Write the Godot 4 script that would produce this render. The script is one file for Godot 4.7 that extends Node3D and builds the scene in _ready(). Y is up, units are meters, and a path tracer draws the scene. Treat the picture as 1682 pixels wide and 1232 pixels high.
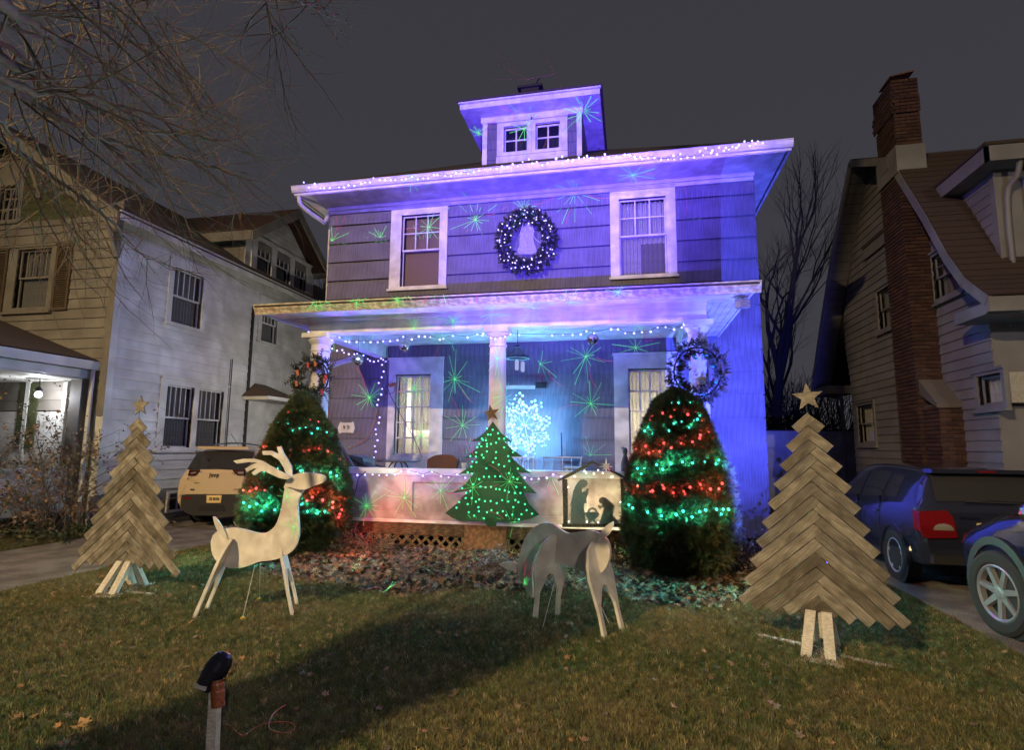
extends Node3D
# A house decorated for Christmas at night, with its neighbours, lawn figures and parked cars. x right along the house front, -z towards the house, metres.

const FOC := 924.0
const EYE := Vector3(0, 1.72, 0)
const WZ := -11.95    # front wall of the house
const PZ := -9.2      # front of the porch
var view := Basis.from_euler(Vector3(deg_to_rad(7.3), deg_to_rad(11.86), deg_to_rad(0.5)))
var rng := RandomNumberGenerator.new()
var M := {}
var T := {}
var bulb_mesh: ArrayMesh

class MB:
	var v := PackedVector3Array()
	var n := PackedVector3Array()
	var c := PackedColorArray()
	var tint := Color.WHITE
	var tinted := false
	func tri(a: Vector3, b: Vector3, d: Vector3, na: Vector3, nb: Vector3, nd: Vector3) -> void:
		v.append(a); v.append(d); v.append(b)
		n.append(na); n.append(nd); n.append(nb)
		if tinted:
			c.append(tint); c.append(tint); c.append(tint)
	func flat(a: Vector3, b: Vector3, d: Vector3) -> void:
		var m := (b - a).cross(d - a).normalized()
		tri(a, b, d, m, m, m)
	func quad(a: Vector3, b: Vector3, d: Vector3, e: Vector3) -> void:   # counter-clockwise seen from outside
		var m := (d - a).cross(e - b).normalized()
		tri(a, b, d, m, m, m)
		tri(a, d, e, m, m, m)
	func hexa(p: Array) -> void:   # p[0..3] bottom ring counter-clockwise from above, p[4..7] top ring
		quad(p[3], p[2], p[1], p[0])
		quad(p[4], p[5], p[6], p[7])
		for i in 4:
			var j: int = (i + 1) % 4
			quad(p[i], p[j], p[j + 4], p[i + 4])
	func bx(x0: float, y0: float, z0: float, x1: float, y1: float, z1: float, t := Transform3D()) -> void:
		var a := minf(x0, x1); var b := maxf(x0, x1)
		var e := minf(y0, y1); var f := maxf(y0, y1)
		var g := minf(z0, z1); var h := maxf(z0, z1)
		hexa([t * Vector3(a, e, h), t * Vector3(b, e, h), t * Vector3(b, e, g), t * Vector3(a, e, g), t * Vector3(a, f, h), t * Vector3(b, f, h), t * Vector3(b, f, g), t * Vector3(a, f, g)])
	func box(at: Vector3, s: Vector3, b := Basis()) -> void:
		bx(-s.x / 2, -s.y / 2, -s.z / 2, s.x / 2, s.y / 2, s.z / 2, Transform3D(b, at))
	func bev(at: Vector3, s: Vector3, b := Basis(), r := 0.01) -> void:   # a box with chamfered long edges (along x)
		var y := s.y / 2; var z := s.z / 2; var x := s.x / 2
		var ring := [Vector2(-z + r, -y), Vector2(z - r, -y), Vector2(z, -y + r), Vector2(z, y - r), Vector2(z - r, y), Vector2(-z + r, y), Vector2(-z, y - r), Vector2(-z, -y + r)]
		var t := Transform3D(b, at)
		for i in 8:
			var p: Vector2 = ring[i]; var q: Vector2 = ring[(i + 1) % 8]
			quad(t * Vector3(-x, p.y, p.x), t * Vector3(x, p.y, p.x), t * Vector3(x, q.y, q.x), t * Vector3(-x, q.y, q.x))
		for i in range(1, 7):
			flat(t * Vector3(x, ring[0].y, ring[0].x), t * Vector3(x, ring[i + 1].y, ring[i + 1].x), t * Vector3(x, ring[i].y, ring[i].x))
			flat(t * Vector3(-x, ring[0].y, ring[0].x), t * Vector3(-x, ring[i].y, ring[i].x), t * Vector3(-x, ring[i + 1].y, ring[i + 1].x))
	func tube(p: Array, r0: float, r1: float, sides := 5) -> void:
		var k := p.size()
		if k < 2:
			return
		var d: Vector3 = (p[1] - p[0]).normalized()
		var u := d.cross(Vector3.UP if absf(d.y) < 0.9 else Vector3.RIGHT).normalized()
		var last := []
		for i in k:
			var e: Vector3 = (p[mini(i + 1, k - 1)] - p[maxi(i - 1, 0)]).normalized()
			u = (u - e * u.dot(e)).normalized()
			var w := e.cross(u)
			var r := lerpf(r0, r1, float(i) / (k - 1))
			var ring := []
			for s in sides:
				var a := TAU * s / sides
				var q := u * cos(a) + w * sin(a)
				ring.append([p[i] + q * r, q])
			if i > 0:
				for s in sides:
					var z: int = (s + 1) % sides
					tri(last[s][0], last[z][0], ring[z][0], last[s][1], last[z][1], ring[z][1])
					tri(last[s][0], ring[z][0], ring[s][0], last[s][1], ring[z][1], ring[s][1])
			last = ring
	func rod(a: Vector3, b: Vector3, r: float, sides := 6) -> void:
		tube([a, b], r, r, sides)
	func lathe(prof: Array, sides := 16, t := Transform3D()) -> void:   # Vector2(radius, y) from the bottom up
		for i in prof.size() - 1:
			var a: Vector2 = prof[i]; var b: Vector2 = prof[i + 1]
			var s := Vector2(b.y - a.y, a.x - b.x).normalized()
			for k in sides:
				var p := TAU * k / sides; var q := TAU * (k + 1) / sides
				var dp := Vector3(sin(p), 0, cos(p)); var dq := Vector3(sin(q), 0, cos(q))
				var na := (t.basis * (dp * s.x + Vector3.UP * s.y)).normalized(); var nb := (t.basis * (dq * s.x + Vector3.UP * s.y)).normalized()
				var a0 := t * (dp * a.x + Vector3.UP * a.y); var a1 := t * (dq * a.x + Vector3.UP * a.y)
				var b0 := t * (dp * b.x + Vector3.UP * b.y); var b1 := t * (dq * b.x + Vector3.UP * b.y)
				if a.x > 1e-5:
					tri(a0, a1, b1, na, nb, nb)
				if b.x > 1e-5:
					tri(a0, b1, b0, na, nb, na)
	func ball(at: Vector3, r: float, sides := 10, rings := 6, sq := Vector3.ONE) -> void:
		var prof := []
		for i in rings + 1:
			var a := -PI / 2 + PI * i / rings
			prof.append(Vector2(cos(a), sin(a)))
		lathe(prof, sides, Transform3D(Basis.from_scale(sq * r), at))
	func prism(poly: PackedVector2Array, z0: float, z1: float, t := Transform3D()) -> void:
		if t.basis.determinant() < 0.0:
			t.basis.z = -t.basis.z
			var zs := z0; z0 = -z1; z1 = -zs
		var p := poly
		if Geometry2D.is_polygon_clockwise(p):
			p = p.duplicate(); p.reverse()
		var k := p.size()
		var ix := Geometry2D.triangulate_polygon(p)
		for i in range(0, ix.size(), 3):
			var a := p[ix[i]]; var b := p[ix[i + 1]]; var d := p[ix[i + 2]]
			if (b - a).cross(d - a) < 0:
				var s := b; b = d; d = s
			flat(t * Vector3(a.x, a.y, z1), t * Vector3(b.x, b.y, z1), t * Vector3(d.x, d.y, z1))
			flat(t * Vector3(a.x, a.y, z0), t * Vector3(d.x, d.y, z0), t * Vector3(b.x, b.y, z0))
		for i in k:
			var a := p[i]; var b := p[(i + 1) % k]
			quad(t * Vector3(a.x, a.y, z0), t * Vector3(b.x, b.y, z0), t * Vector3(b.x, b.y, z1), t * Vector3(a.x, a.y, z1))
	func mesh() -> ArrayMesh:
		var m := ArrayMesh.new()
		if v.is_empty():
			return m
		var a := []
		a.resize(Mesh.ARRAY_MAX)
		a[Mesh.ARRAY_VERTEX] = v
		a[Mesh.ARRAY_NORMAL] = n
		if tinted:
			a[Mesh.ARRAY_COLOR] = c
		m.add_surface_from_arrays(Mesh.PRIMITIVE_TRIANGLES, a)
		return m

# ---- pixel of the 1682 x 1232 photograph -> point on a plane of the place
func ray(px: float, py: float) -> Vector3:
	return (view * Vector3(px - 841.0, 616.0 - py, -FOC)).normalized()
func onz(px: float, py: float, z: float) -> Vector3:
	var d := ray(px, py); return EYE + d * (z / d.z)
func onx(px: float, py: float, x: float) -> Vector3:
	var d := ray(px, py); return EYE + d * (x / d.x)
func ony(px: float, py: float, y := 0.0) -> Vector3:
	var d := ray(px, py); return EYE + d * ((y - EYE.y) / d.y)
func onp(px: float, py: float, p0: Vector3, nn: Vector3) -> Vector3:
	var d := ray(px, py); return EYE + d * ((p0 - EYE).dot(nn) / d.dot(nn))

# ---- things and parts
func thing(called: String, label: String, category: String, at := Vector3.ZERO, group := "") -> Node3D:
	var o := Node3D.new()
	o.name = called
	add_child(o, true)
	o.position = at
	tag(o, label, category, group)
	return o
func tag(o: Node, label: String, category: String, group := "") -> void:
	o.set_meta("label", label); o.set_meta("category", category)
	if group:
		o.set_meta("group", group)
func put(called: String, m: Mesh, mat: Material, parent: Node3D, t := Transform3D()) -> MeshInstance3D:   # t in world space
	var o := MeshInstance3D.new()
	o.name = called
	o.mesh = m
	o.material_override = mat
	parent.add_child(o, true)
	o.transform = parent.global_transform.affine_inverse() * t if parent != self else t
	return o
func struct(called: String, m: Mesh, mat: Material) -> MeshInstance3D:
	var o := put(called, m, mat, self)
	o.set_meta("kind", "structure")
	return o
func scatter(called: String, m: Mesh, mat: Material, xf: Array, col: Array, parent: Node3D) -> MultiMeshInstance3D:
	var mm := MultiMesh.new()
	mm.transform_format = MultiMesh.TRANSFORM_3D
	mm.use_colors = col.size() > 0
	mm.mesh = m
	mm.instance_count = xf.size()
	for i in xf.size():
		mm.set_instance_transform(i, xf[i])
		if col.size() > 0:
			mm.set_instance_color(i, col[i])
	var o := MultiMeshInstance3D.new()
	o.name = called
	o.multimesh = mm
	o.material_override = mat
	parent.add_child(o, true)
	o.set_meta("kind", "stuff")
	if parent != self:
		o.transform = parent.global_transform.affine_inverse()
	return o
func lamp(parent: Node3D, at: Vector3, col: Color, energy: float, size := 0.02) -> OmniLight3D:
	var l := OmniLight3D.new()
	l.name = "lamp_light"
	l.light_color = col.linear_to_srgb()
	l.light_energy = energy
	l.light_size = size
	l.omni_range = 30.0
	l.omni_attenuation = 2.0
	l.shadow_enabled = true
	parent.add_child(l, true)
	l.position = parent.global_transform.affine_inverse() * at
	return l

# ---- materials: base colours are linear
func mat(called: String, col: Color, rough := 0.8, tex = null, sc := Vector3.ONE, world := false, relief := 0.0, metal := 0.0) -> StandardMaterial3D:
	var m := StandardMaterial3D.new()
	m.resource_name = called
	m.albedo_color = col.linear_to_srgb()
	m.roughness = rough
	m.metallic = metal
	if tex:
		m.albedo_texture = tex
		m.uv1_triplanar = true
		m.uv1_world_triplanar = world
		m.uv1_scale = sc
		m.uv1_triplanar_sharpness = 4.0
		if relief != 0.0:
			m.heightmap_enabled = true
			m.heightmap_texture = tex
			m.heightmap_scale = relief
	M[called] = m
	return m
func glow(called: String, col: Color, e: float) -> StandardMaterial3D:
	var m := mat(called, Color(0.05, 0.05, 0.05), 0.4)
	m.emission_enabled = true
	m.emission = col.linear_to_srgb()
	m.emission_energy_multiplier = e
	return m
func stained(m: StandardMaterial3D, tex: Texture2D, sc: Vector3, amount := 1.0) -> void:
	m.detail_enabled = true
	m.detail_blend_mode = BaseMaterial3D.BLEND_MODE_MUL
	m.detail_albedo = tex
	m.detail_uv_layer = BaseMaterial3D.DETAIL_UV_2
	m.uv2_triplanar = true
	m.uv2_world_triplanar = true
	m.uv2_scale = sc
func noise_tex(freq: float, oct: int, lo: Color, hi: Color, sd: int, cell := false, p0 := 0.25, p1 := 0.75) -> NoiseTexture2D:
	var f := FastNoiseLite.new()
	f.seed = sd
	f.noise_type = FastNoiseLite.TYPE_CELLULAR if cell else FastNoiseLite.TYPE_SIMPLEX_SMOOTH
	f.frequency = freq
	f.fractal_octaves = oct
	var g := Gradient.new()
	g.offsets = PackedFloat32Array([p0, p1])
	g.colors = PackedColorArray([lo, hi])
	var t := NoiseTexture2D.new()
	t.width = 512; t.height = 512
	t.seamless = true
	t.noise = f
	t.color_ramp = g
	return t

func make_materials() -> void:
	T.grain = noise_tex(0.02, 5, Color(0.5, 0.49, 0.47), Color(1, 1, 1), 3)
	T.grain_soft = noise_tex(0.02, 5, Color(0.82, 0.82, 0.82), Color(1, 1, 1), 5)
	T.blotch = noise_tex(0.01, 4, Color(0.74, 0.72, 0.7), Color(1, 1, 1), 11)
	T.blotch_soft = noise_tex(0.006, 3, Color(0.9, 0.895, 0.89), Color(1, 1, 1), 12)
	T.even = noise_tex(0.005, 2, Color(0.9, 0.895, 0.885), Color(1, 1, 1), 51)
	T.grain_v = noise_tex(0.03, 4, Color(0.66, 0.66, 0.66), Color(1, 1, 1), 33)
	T.speck = noise_tex(0.12, 3, Color(0.5, 0.5, 0.5), Color(1, 1, 1), 17)
	T.roofing = noise_tex(0.06, 4, Color(0.45, 0.43, 0.42), Color(1, 1, 1), 21)
	# the house
	stained(mat("siding", Color(0.205, 0.19, 0.26), 0.75, T.grain_v, Vector3(9, 0.09, 9), true, 0.06), T.blotch_soft, Vector3(0.5, 0.5, 0.5))
	stained(mat("trim", Color(0.7, 0.68, 0.65), 0.55, T.even, Vector3(0.9, 0.9, 0.9), true), T.blotch_soft, Vector3(0.6, 0.6, 0.6))
	stained(mat("gutter", Color(0.62, 0.56, 0.42), 0.5, T.blotch, Vector3(1.2, 2.5, 1.2), true), T.blotch_soft, Vector3(4, 1, 4))
	mat("roofing", Color(0.09, 0.07, 0.065), 0.95, T.roofing, Vector3(3, 3, 3), true, 0.4)
	mat("dark", Color(0.01, 0.01, 0.012), 0.9)
	mat("room", Color(0.03, 0.028, 0.026), 0.95)
	mat("black_metal", Color(0.02, 0.02, 0.022), 0.45, null, Vector3.ONE, false, 0.0, 0.3)
	mat("wire", Color(0.015, 0.025, 0.02), 0.6)
	var gl := mat("glass", Color(0.02, 0.02, 0.025), 0.04)
	gl.transparency = BaseMaterial3D.TRANSPARENCY_ALPHA
	gl.albedo_color.a = 0.12
	mat("curtain", Color(0.62, 0.6, 0.55), 0.95, T.grain_soft, Vector3(8, 1, 8), true)
	M.curtain.backlight_enabled = true
	M.curtain.backlight = Color(0.8, 0.8, 0.75)
	mat("sheer_dark", Color(0.16, 0.155, 0.14), 0.95, T.grain_soft, Vector3(9, 1, 9), true)
	mat("blind", Color(0.2, 0.12, 0.085), 0.6, T.grain_soft, Vector3(2, 30, 2), true)
	stained(mat("old_wood", Color(0.16, 0.11, 0.055), 0.85, T.grain, Vector3(0.7, 9, 9), true, 0.3), T.blotch, Vector3(0.8, 0.8, 0.8))
	stained(mat("lattice", Color(0.3, 0.24, 0.13), 0.85, T.grain, Vector3(5, 5, 5), true), T.blotch, Vector3(1, 1, 1))
	stained(mat("parapet", Color(0.42, 0.38, 0.35), 0.6, T.even, Vector3(0.8, 0.8, 0.8), true), T.blotch, Vector3(0.35, 0.35, 0.35))
	mat("brown_pier", Color(0.22, 0.12, 0.055), 0.8, T.blotch, Vector3(2, 2, 2), true)
	# left neighbour
	stained(mat("white_siding", Color(0.6, 0.6, 0.565), 0.5, T.even, Vector3(0.5, 0.5, 0.5), true), T.blotch_soft, Vector3(0.35, 0.35, 0.35))
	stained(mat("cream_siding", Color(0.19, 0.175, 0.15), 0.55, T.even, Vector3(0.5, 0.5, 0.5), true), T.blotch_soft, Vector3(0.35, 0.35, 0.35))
	mat("green_siding", Color(0.05, 0.06, 0.02), 0.6, T.even, Vector3(0.5, 0.5, 0.5), true)
	mat("shutter", Color(0.08, 0.055, 0.03), 0.6, T.grain_soft, Vector3(2, 2, 2), true)
	mat("red_roof", Color(0.08, 0.035, 0.02), 0.95, T.roofing, Vector3(2.5, 2.5, 2.5), true, 0.4)
	mat("brown_roof", Color(0.09, 0.06, 0.045), 0.95, T.roofing, Vector3(2.5, 2.5, 2.5), true, 0.4)
	mat("stone_base", Color(0.3, 0.29, 0.27), 0.9, T.speck, Vector3(1, 1, 1), true, 0.4)
	# right neighbour
	for k in 4:
		mat("brick_%d" % k, [Color(0.085, 0.034, 0.022), Color(0.11, 0.05, 0.032), Color(0.07, 0.03, 0.021), Color(0.13, 0.06, 0.036)][k], 0.9, T.speck, Vector3(3, 3, 3), true, 0.2)
	mat("mortar", Color(0.2, 0.18, 0.165), 0.95, T.speck, Vector3(4, 4, 4), true, 0.2)
	mat("dim_siding", Color(0.19, 0.185, 0.19), 0.6, T.even, Vector3(0.5, 0.5, 0.5), true)
	mat("cap_stone", Color(0.2, 0.175, 0.145), 0.85, T.speck, Vector3(2, 2, 2), true)
	# yard
	stained(mat("soil", Color(0.05, 0.038, 0.022), 0.98, T.speck, Vector3(2.5, 2.5, 2.5), true, 0.6), T.blotch, Vector3(0.3, 0.3, 0.3))
	stained(mat("concrete", Color(0.3, 0.26, 0.21), 0.9, T.speck, Vector3(1.1, 1.1, 1.1), true, 0.25), T.blotch, Vector3(0.35, 0.35, 0.35))
	stained(mat("far_ground", Color(0.06, 0.05, 0.035), 0.95, T.speck, Vector3(1, 1, 1), true), T.blotch, Vector3(0.1, 0.1, 0.1))
	var g := mat("grass_blade", Color(1, 1, 1), 0.7)
	g.vertex_color_use_as_albedo = true
	g.backlight_enabled = true
	g.backlight = Color(0.25, 0.25, 0.2)
	var lf := mat("leaf", Color(1, 1, 1), 0.75)
	lf.vertex_color_use_as_albedo = true
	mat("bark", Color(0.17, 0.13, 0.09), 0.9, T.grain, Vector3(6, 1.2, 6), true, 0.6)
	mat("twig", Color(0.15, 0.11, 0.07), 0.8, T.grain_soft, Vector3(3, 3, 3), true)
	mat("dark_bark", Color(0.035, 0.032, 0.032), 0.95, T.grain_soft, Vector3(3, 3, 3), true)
	# figures
	for k in 5:
		stained(mat("plank_%d" % k, [Color(0.36, 0.32, 0.25), Color(0.27, 0.24, 0.19), Color(0.43, 0.39, 0.31), Color(0.32, 0.295, 0.245), Color(0.22, 0.19, 0.14)][k], 0.8, T.grain_v, Vector3(0.35, 11, 11), false, 0.06), T.blotch, Vector3(0.9, 0.9, 0.9))
	stained(mat("white_wood", Color(0.7, 0.65, 0.56), 0.65, T.grain_soft, Vector3(2, 10, 10), true), T.blotch_soft, Vector3(2, 2, 2))
	stained(mat("deer_paint", Color(0.78, 0.73, 0.64), 0.6, T.even, Vector3(1.5, 1.5, 1.5), true), T.blotch_soft, Vector3(1.5, 1.5, 1.5))
	mat("tree_paint", Color(0.012, 0.075, 0.03), 0.55, T.grain_soft, Vector3(3, 3, 3), true)
	mat("grey_ply", Color(0.13, 0.13, 0.12), 0.7, T.grain_soft, Vector3(2, 8, 2), true)
	mat("stable_wood", Color(0.11, 0.075, 0.05), 0.8, T.grain, Vector3(8, 2, 8), true, 0.2)
	mat("pale_star", Color(0.55, 0.62, 0.55), 0.5)
	mat("rust", Color(0.2, 0.1, 0.045), 0.7, T.blotch, Vector3(5, 5, 5), true)
	var nd := mat("needles", Color(1, 1, 1), 0.7)
	nd.vertex_color_use_as_albedo = true
	# cars
	for k in [["tan_paint", Color(0.5, 0.38, 0.24), 0.3], ["dark_paint", Color(0.016, 0.018, 0.032), 0.12], ["navy_paint", Color(0.008, 0.01, 0.026), 0.12]]:
		var p := mat(k[0], k[1], k[2])
		p.clearcoat_enabled = true
		p.clearcoat = 1.0
		p.clearcoat_roughness = 0.04
	mat("black_plastic", Color(0.018, 0.018, 0.018), 0.55)
	mat("tyre", Color(0.02, 0.019, 0.018), 0.85, T.speck, Vector3(4, 4, 4), false)
	mat("alloy", Color(0.28, 0.28, 0.3), 0.32, null, Vector3.ONE, false, 0.0, 0.5)
	mat("chrome", Color(0.6, 0.6, 0.62), 0.12, null, Vector3.ONE, false, 0.0, 1.0)
	mat("tail_red", Color(0.15, 0.006, 0.008), 0.12)
	mat("tail_dark", Color(0.05, 0.012, 0.01), 0.15)
	mat("tail_clear", Color(0.22, 0.2, 0.17), 0.2)
	mat("plate_gold", Color(0.62, 0.45, 0.2), 0.45)
	mat("ink", Color(0.015, 0.015, 0.03), 0.6)
	var cg := mat("car_glass", Color(0.02, 0.022, 0.026), 0.03)
	cg.transparency = BaseMaterial3D.TRANSPARENCY_ALPHA
	cg.albedo_color.a = 0.55
	# lamps
	glow("led_blue", Color(0.42, 0.36, 1.0), 3.6)
	glow("led_green", Color(0.06, 1.0, 0.42), 1.7)
	glow("led_red", Color(1.0, 0.1, 0.09), 2.2)
	glow("led_cyan", Color(0.1, 1.0, 0.84), 2.0)
	glow("led_ice", Color(0.34, 0.78, 1.0), 2.4)
	glow("led_warm", Color(1.0, 0.83, 0.52), 6.0)
	glow("frosted_bulb", Color(0.6, 0.66, 1.0), 0.55)
	glow("street_glow", Color(1.0, 0.68, 0.32), 6.0)
	glow("white_glow", Color(0.95, 0.97, 1.0), 5.0)
	glow("flood_glow", Color(0.2, 0.2, 1.0), 5.0)
	glow("laser_green", Color(0.16, 1.0, 0.22), 1.1)  # the two laser glows paint projected light on surfaces; no lamps
	glow("laser_red", Color(1.0, 0.06, 0.2), 0.7)
	mat("rubber_orange", Color(0.4, 0.1, 0.02), 0.5)
	var b := MB.new()
	b.ball(Vector3.ZERO, 1.0, 6, 4)
	bulb_mesh = b.mesh()

func bulb(parent: Node3D, at: Vector3, r: float, m: Material, col := Color.WHITE, energy := 0.0, called := "bulb") -> void:
	var o := put(called, bulb_mesh, m, parent, Transform3D(Basis.from_scale(Vector3.ONE * r), at))
	if energy > 0.0:
		var l := OmniLight3D.new()
		l.name = "bulb_light"
		l.light_color = col.linear_to_srgb()
		l.light_energy = energy
		l.light_size = r * 0.8
		l.omni_range = 12.0
		l.omni_attenuation = 2.0
		l.shadow_enabled = true
		o.add_child(l, true)
func fairy(label: String, pts: Array, m: String, col: Color, energy: float, every: int, r: float, group := "strings of fairy lights", wire := true) -> Node3D:
	var t := thing("fairy_lights", label, "string lights", pts[0], group)
	if wire:
		var w := MB.new()
		var line := []
		for p in pts:
			line.append(p + Vector3(0, r * 1.1, 0))
		w.tube(line, 0.004, 0.004, 4)
		put("wire", w.mesh(), M.wire, t)
	for i in pts.size():
		bulb(t, pts[i], r * rng.randf_range(0.8, 1.15), M[m], col, energy * every if i % every == every / 2 else 0.0)
	return t
func along(a: Vector3, b: Vector3, k: int, sag := 0.0, jit := Vector3.ZERO) -> Array:
	var out := []
	for i in k:
		var t := (i + 0.5) / k
		out.append(a.lerp(b, t) + Vector3(rng.randf_range(-1, 1) * jit.x, rng.randf_range(-1, 1) * jit.y - sag * 4.0 * t * (1.0 - t), rng.randf_range(-1, 1) * jit.z))
	return out
func path_pts(p: Array, k: int) -> Array:   # k points evenly along a polyline
	var len := 0.0
	for i in p.size() - 1:
		len += p[i].distance_to(p[i + 1])
	var out := []
	for j in k:
		var s := len * j / (k - 1)
		for i in p.size() - 1:
			var d: float = p[i].distance_to(p[i + 1])
			if s <= d or i == p.size() - 2:
				out.append(p[i].lerp(p[i + 1], clampf(s / maxf(d, 1e-6), 0, 1)))
				break
			s -= d
	return out
func smooth(p: Array, per := 6) -> Array:   # Catmull-Rom through the points
	var out := []
	for i in p.size() - 1:
		var a = p[maxi(i - 1, 0)]; var b = p[i]; var c = p[i + 1]; var d = p[mini(i + 2, p.size() - 1)]
		for k in per:
			var t := float(k) / per
			out.append(0.5 * ((2.0 * b) + (c - a) * t + (2.0 * a - 5.0 * b + 4.0 * c - d) * t * t + (3.0 * b - 3.0 * c + d - a) * t * t * t))
	out.append(p[-1])
	return out
# A flat board cut to an outline: pixels laid on the plane through p0 with normal nn, given thickness along nn
func board(called: String, px: Array, p0: Vector3, nn: Vector3, thick: float, m: Material, parent: Node3D, round_it := 0) -> MeshInstance3D:
	var u := Vector3.UP.cross(nn).normalized()
	var t := Transform3D(Basis(u, Vector3.UP, nn), p0)
	var inv := t.affine_inverse()
	var p2 := []
	for q in px:
		var l: Vector3 = inv * onp(q.x, q.y, p0, nn)
		p2.append(Vector2(l.x, l.y))
	if round_it > 0:
		p2.append(p2[0])
		p2 = smooth(p2, round_it)
		p2.pop_back()
	var b := MB.new()
	b.prism(PackedVector2Array(p2), -thick / 2, thick / 2, t)
	return put(called, b.mesh(), m, parent)
func zp(off: Vector2, sc: float, a: Array) -> Array:   # points read off an enlarged view, back in photograph pixels
	var out := []
	for i in range(0, a.size(), 2):
		out.append(off + Vector2(a[i], a[i + 1]) / sc)
	return out
func text(called: String, s: String, h: float, m: Material, parent: Node3D, t: Transform3D, font := "Droid Sans", depth := 0.004) -> MeshInstance3D:
	var f := SystemFont.new()
	f.font_names = PackedStringArray([font])
	f.font_weight = 700
	var tm := TextMesh.new()
	tm.text = s
	tm.font = f
	tm.font_size = 32
	tm.pixel_size = h / 32.0
	tm.depth = depth
	return put(called, tm, m, parent, t)

# ---- walls and windows, built in a frame: x right as seen from outside, y up, z outwards
func cut(rects: Array, h: Rect2) -> Array:
	var out := []
	for r in rects:
		if not r.intersects(h):
			out.append(r)
			continue
		var e: Rect2 = r.intersection(h)
		if e.position.x > r.position.x + 0.005: out.append(Rect2(r.position.x, r.position.y, e.position.x - r.position.x, r.size.y))
		if e.end.x < r.end.x - 0.005: out.append(Rect2(e.end.x, r.position.y, r.end.x - e.end.x, r.size.y))
		if e.position.y > r.position.y + 0.005: out.append(Rect2(e.position.x, r.position.y, e.size.x, e.position.y - r.position.y))
		if e.end.y < r.end.y - 0.005: out.append(Rect2(e.position.x, e.end.y, e.size.x, r.end.y - e.end.y))
	return out
func core(called: String, f: Transform3D, area: Rect2, thick: float, holes: Array, m: Material, parent: Node3D) -> MeshInstance3D:
	var rs := [area]
	for h in holes:
		rs = cut(rs, h)
	var b := MB.new()
	for r in rs:
		b.bx(r.position.x, r.position.y, -thick, r.end.x, r.end.y, 0, f)
	return put(called, b.mesh(), m, parent)
func prof(a: Array, y: float) -> float:   # Vector2(y, x) pairs, rising y
	for i in a.size() - 1:
		if y <= a[i + 1].x:
			return lerpf(a[i].y, a[i + 1].y, clampf((y - a[i].x) / (a[i + 1].x - a[i].x), 0, 1))
	return a[-1].y
# overlapping boards (each its own part); width > 0 splits a course into shingles of about that width
func courses(called: String, f: Transform3D, left: Array, right: Array, y0: float, y1: float, pitch: float, out: float, holes: Array, m: Material, parent: Node3D, width := 0.0, gap := 0.0) -> void:
	var y := y0
	var row := 0
	while y < y1 - 0.02:
		var top := minf(y + pitch + 0.025, y1)
		var xa := minf(prof(left, y), prof(left, top)); var xb := maxf(prof(right, y), prof(right, top))
		var la := prof(left, y); var lb := prof(left, top); var ra := prof(right, y); var rb := prof(right, top)
		var slant := absf(la - lb) > 0.02 or absf(ra - rb) > 0.02
		var spans := []
		if width > 0.0:
			var x := xa
			var first := width * (0.5 if row % 2 else 1.0)
			while x < xb - 0.01:
				var w: float = first if x == xa else width * rng.randf_range(0.85, 1.15)
				if xb - x - w < width * 0.35: w = xb - x
				spans.append([x + 0.0007, x + w - 0.0007])
				x += w
		else:
			spans.append([xa, xb])
		for s in spans:
			var rs := [Rect2(s[0], y + gap, s[1] - s[0], top - y - gap)]
			for h in holes:
				rs = cut(rs, h)
			for r in rs:
				var b := MB.new()
				var drop := rng.randf_range(-0.002, 0.002) if width > 0.0 else 0.0
				var lift := rng.randf_range(-0.001, 0.001) if width > 0.0 else 0.0
				var p0: float = r.position.y + (drop if r.position.y == y + gap else 0.0); var p1: float = r.end.y
				var z0 := lerpf(out, 0.004, (p0 - y) / (pitch + 0.025)) + lift; var z1 := lerpf(out, 0.004, (p1 - y) / (pitch + 0.025)) + lift
				var ax0: float = maxf(r.position.x, prof(left, p0)) if slant else r.position.x; var ax1: float = minf(r.end.x, prof(right, p0)) if slant else r.end.x
				var bx0: float = maxf(r.position.x, prof(left, p1)) if slant else r.position.x; var bx1: float = minf(r.end.x, prof(right, p1)) if slant else r.end.x
				if ax1 - ax0 < 0.01 and bx1 - bx0 < 0.01:
					continue
				b.hexa([f * Vector3(ax0, p0, z0), f * Vector3(ax1, p0, z0), f * Vector3(ax1, p0, -0.01), f * Vector3(ax0, p0, -0.01), f * Vector3(bx0, p1, z1), f * Vector3(bx1, p1, z1), f * Vector3(bx1, p1, -0.01), f * Vector3(bx0, p1, -0.01)])
				put(called, b.mesh(), m, parent)
		y += pitch
		row += 1
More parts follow.
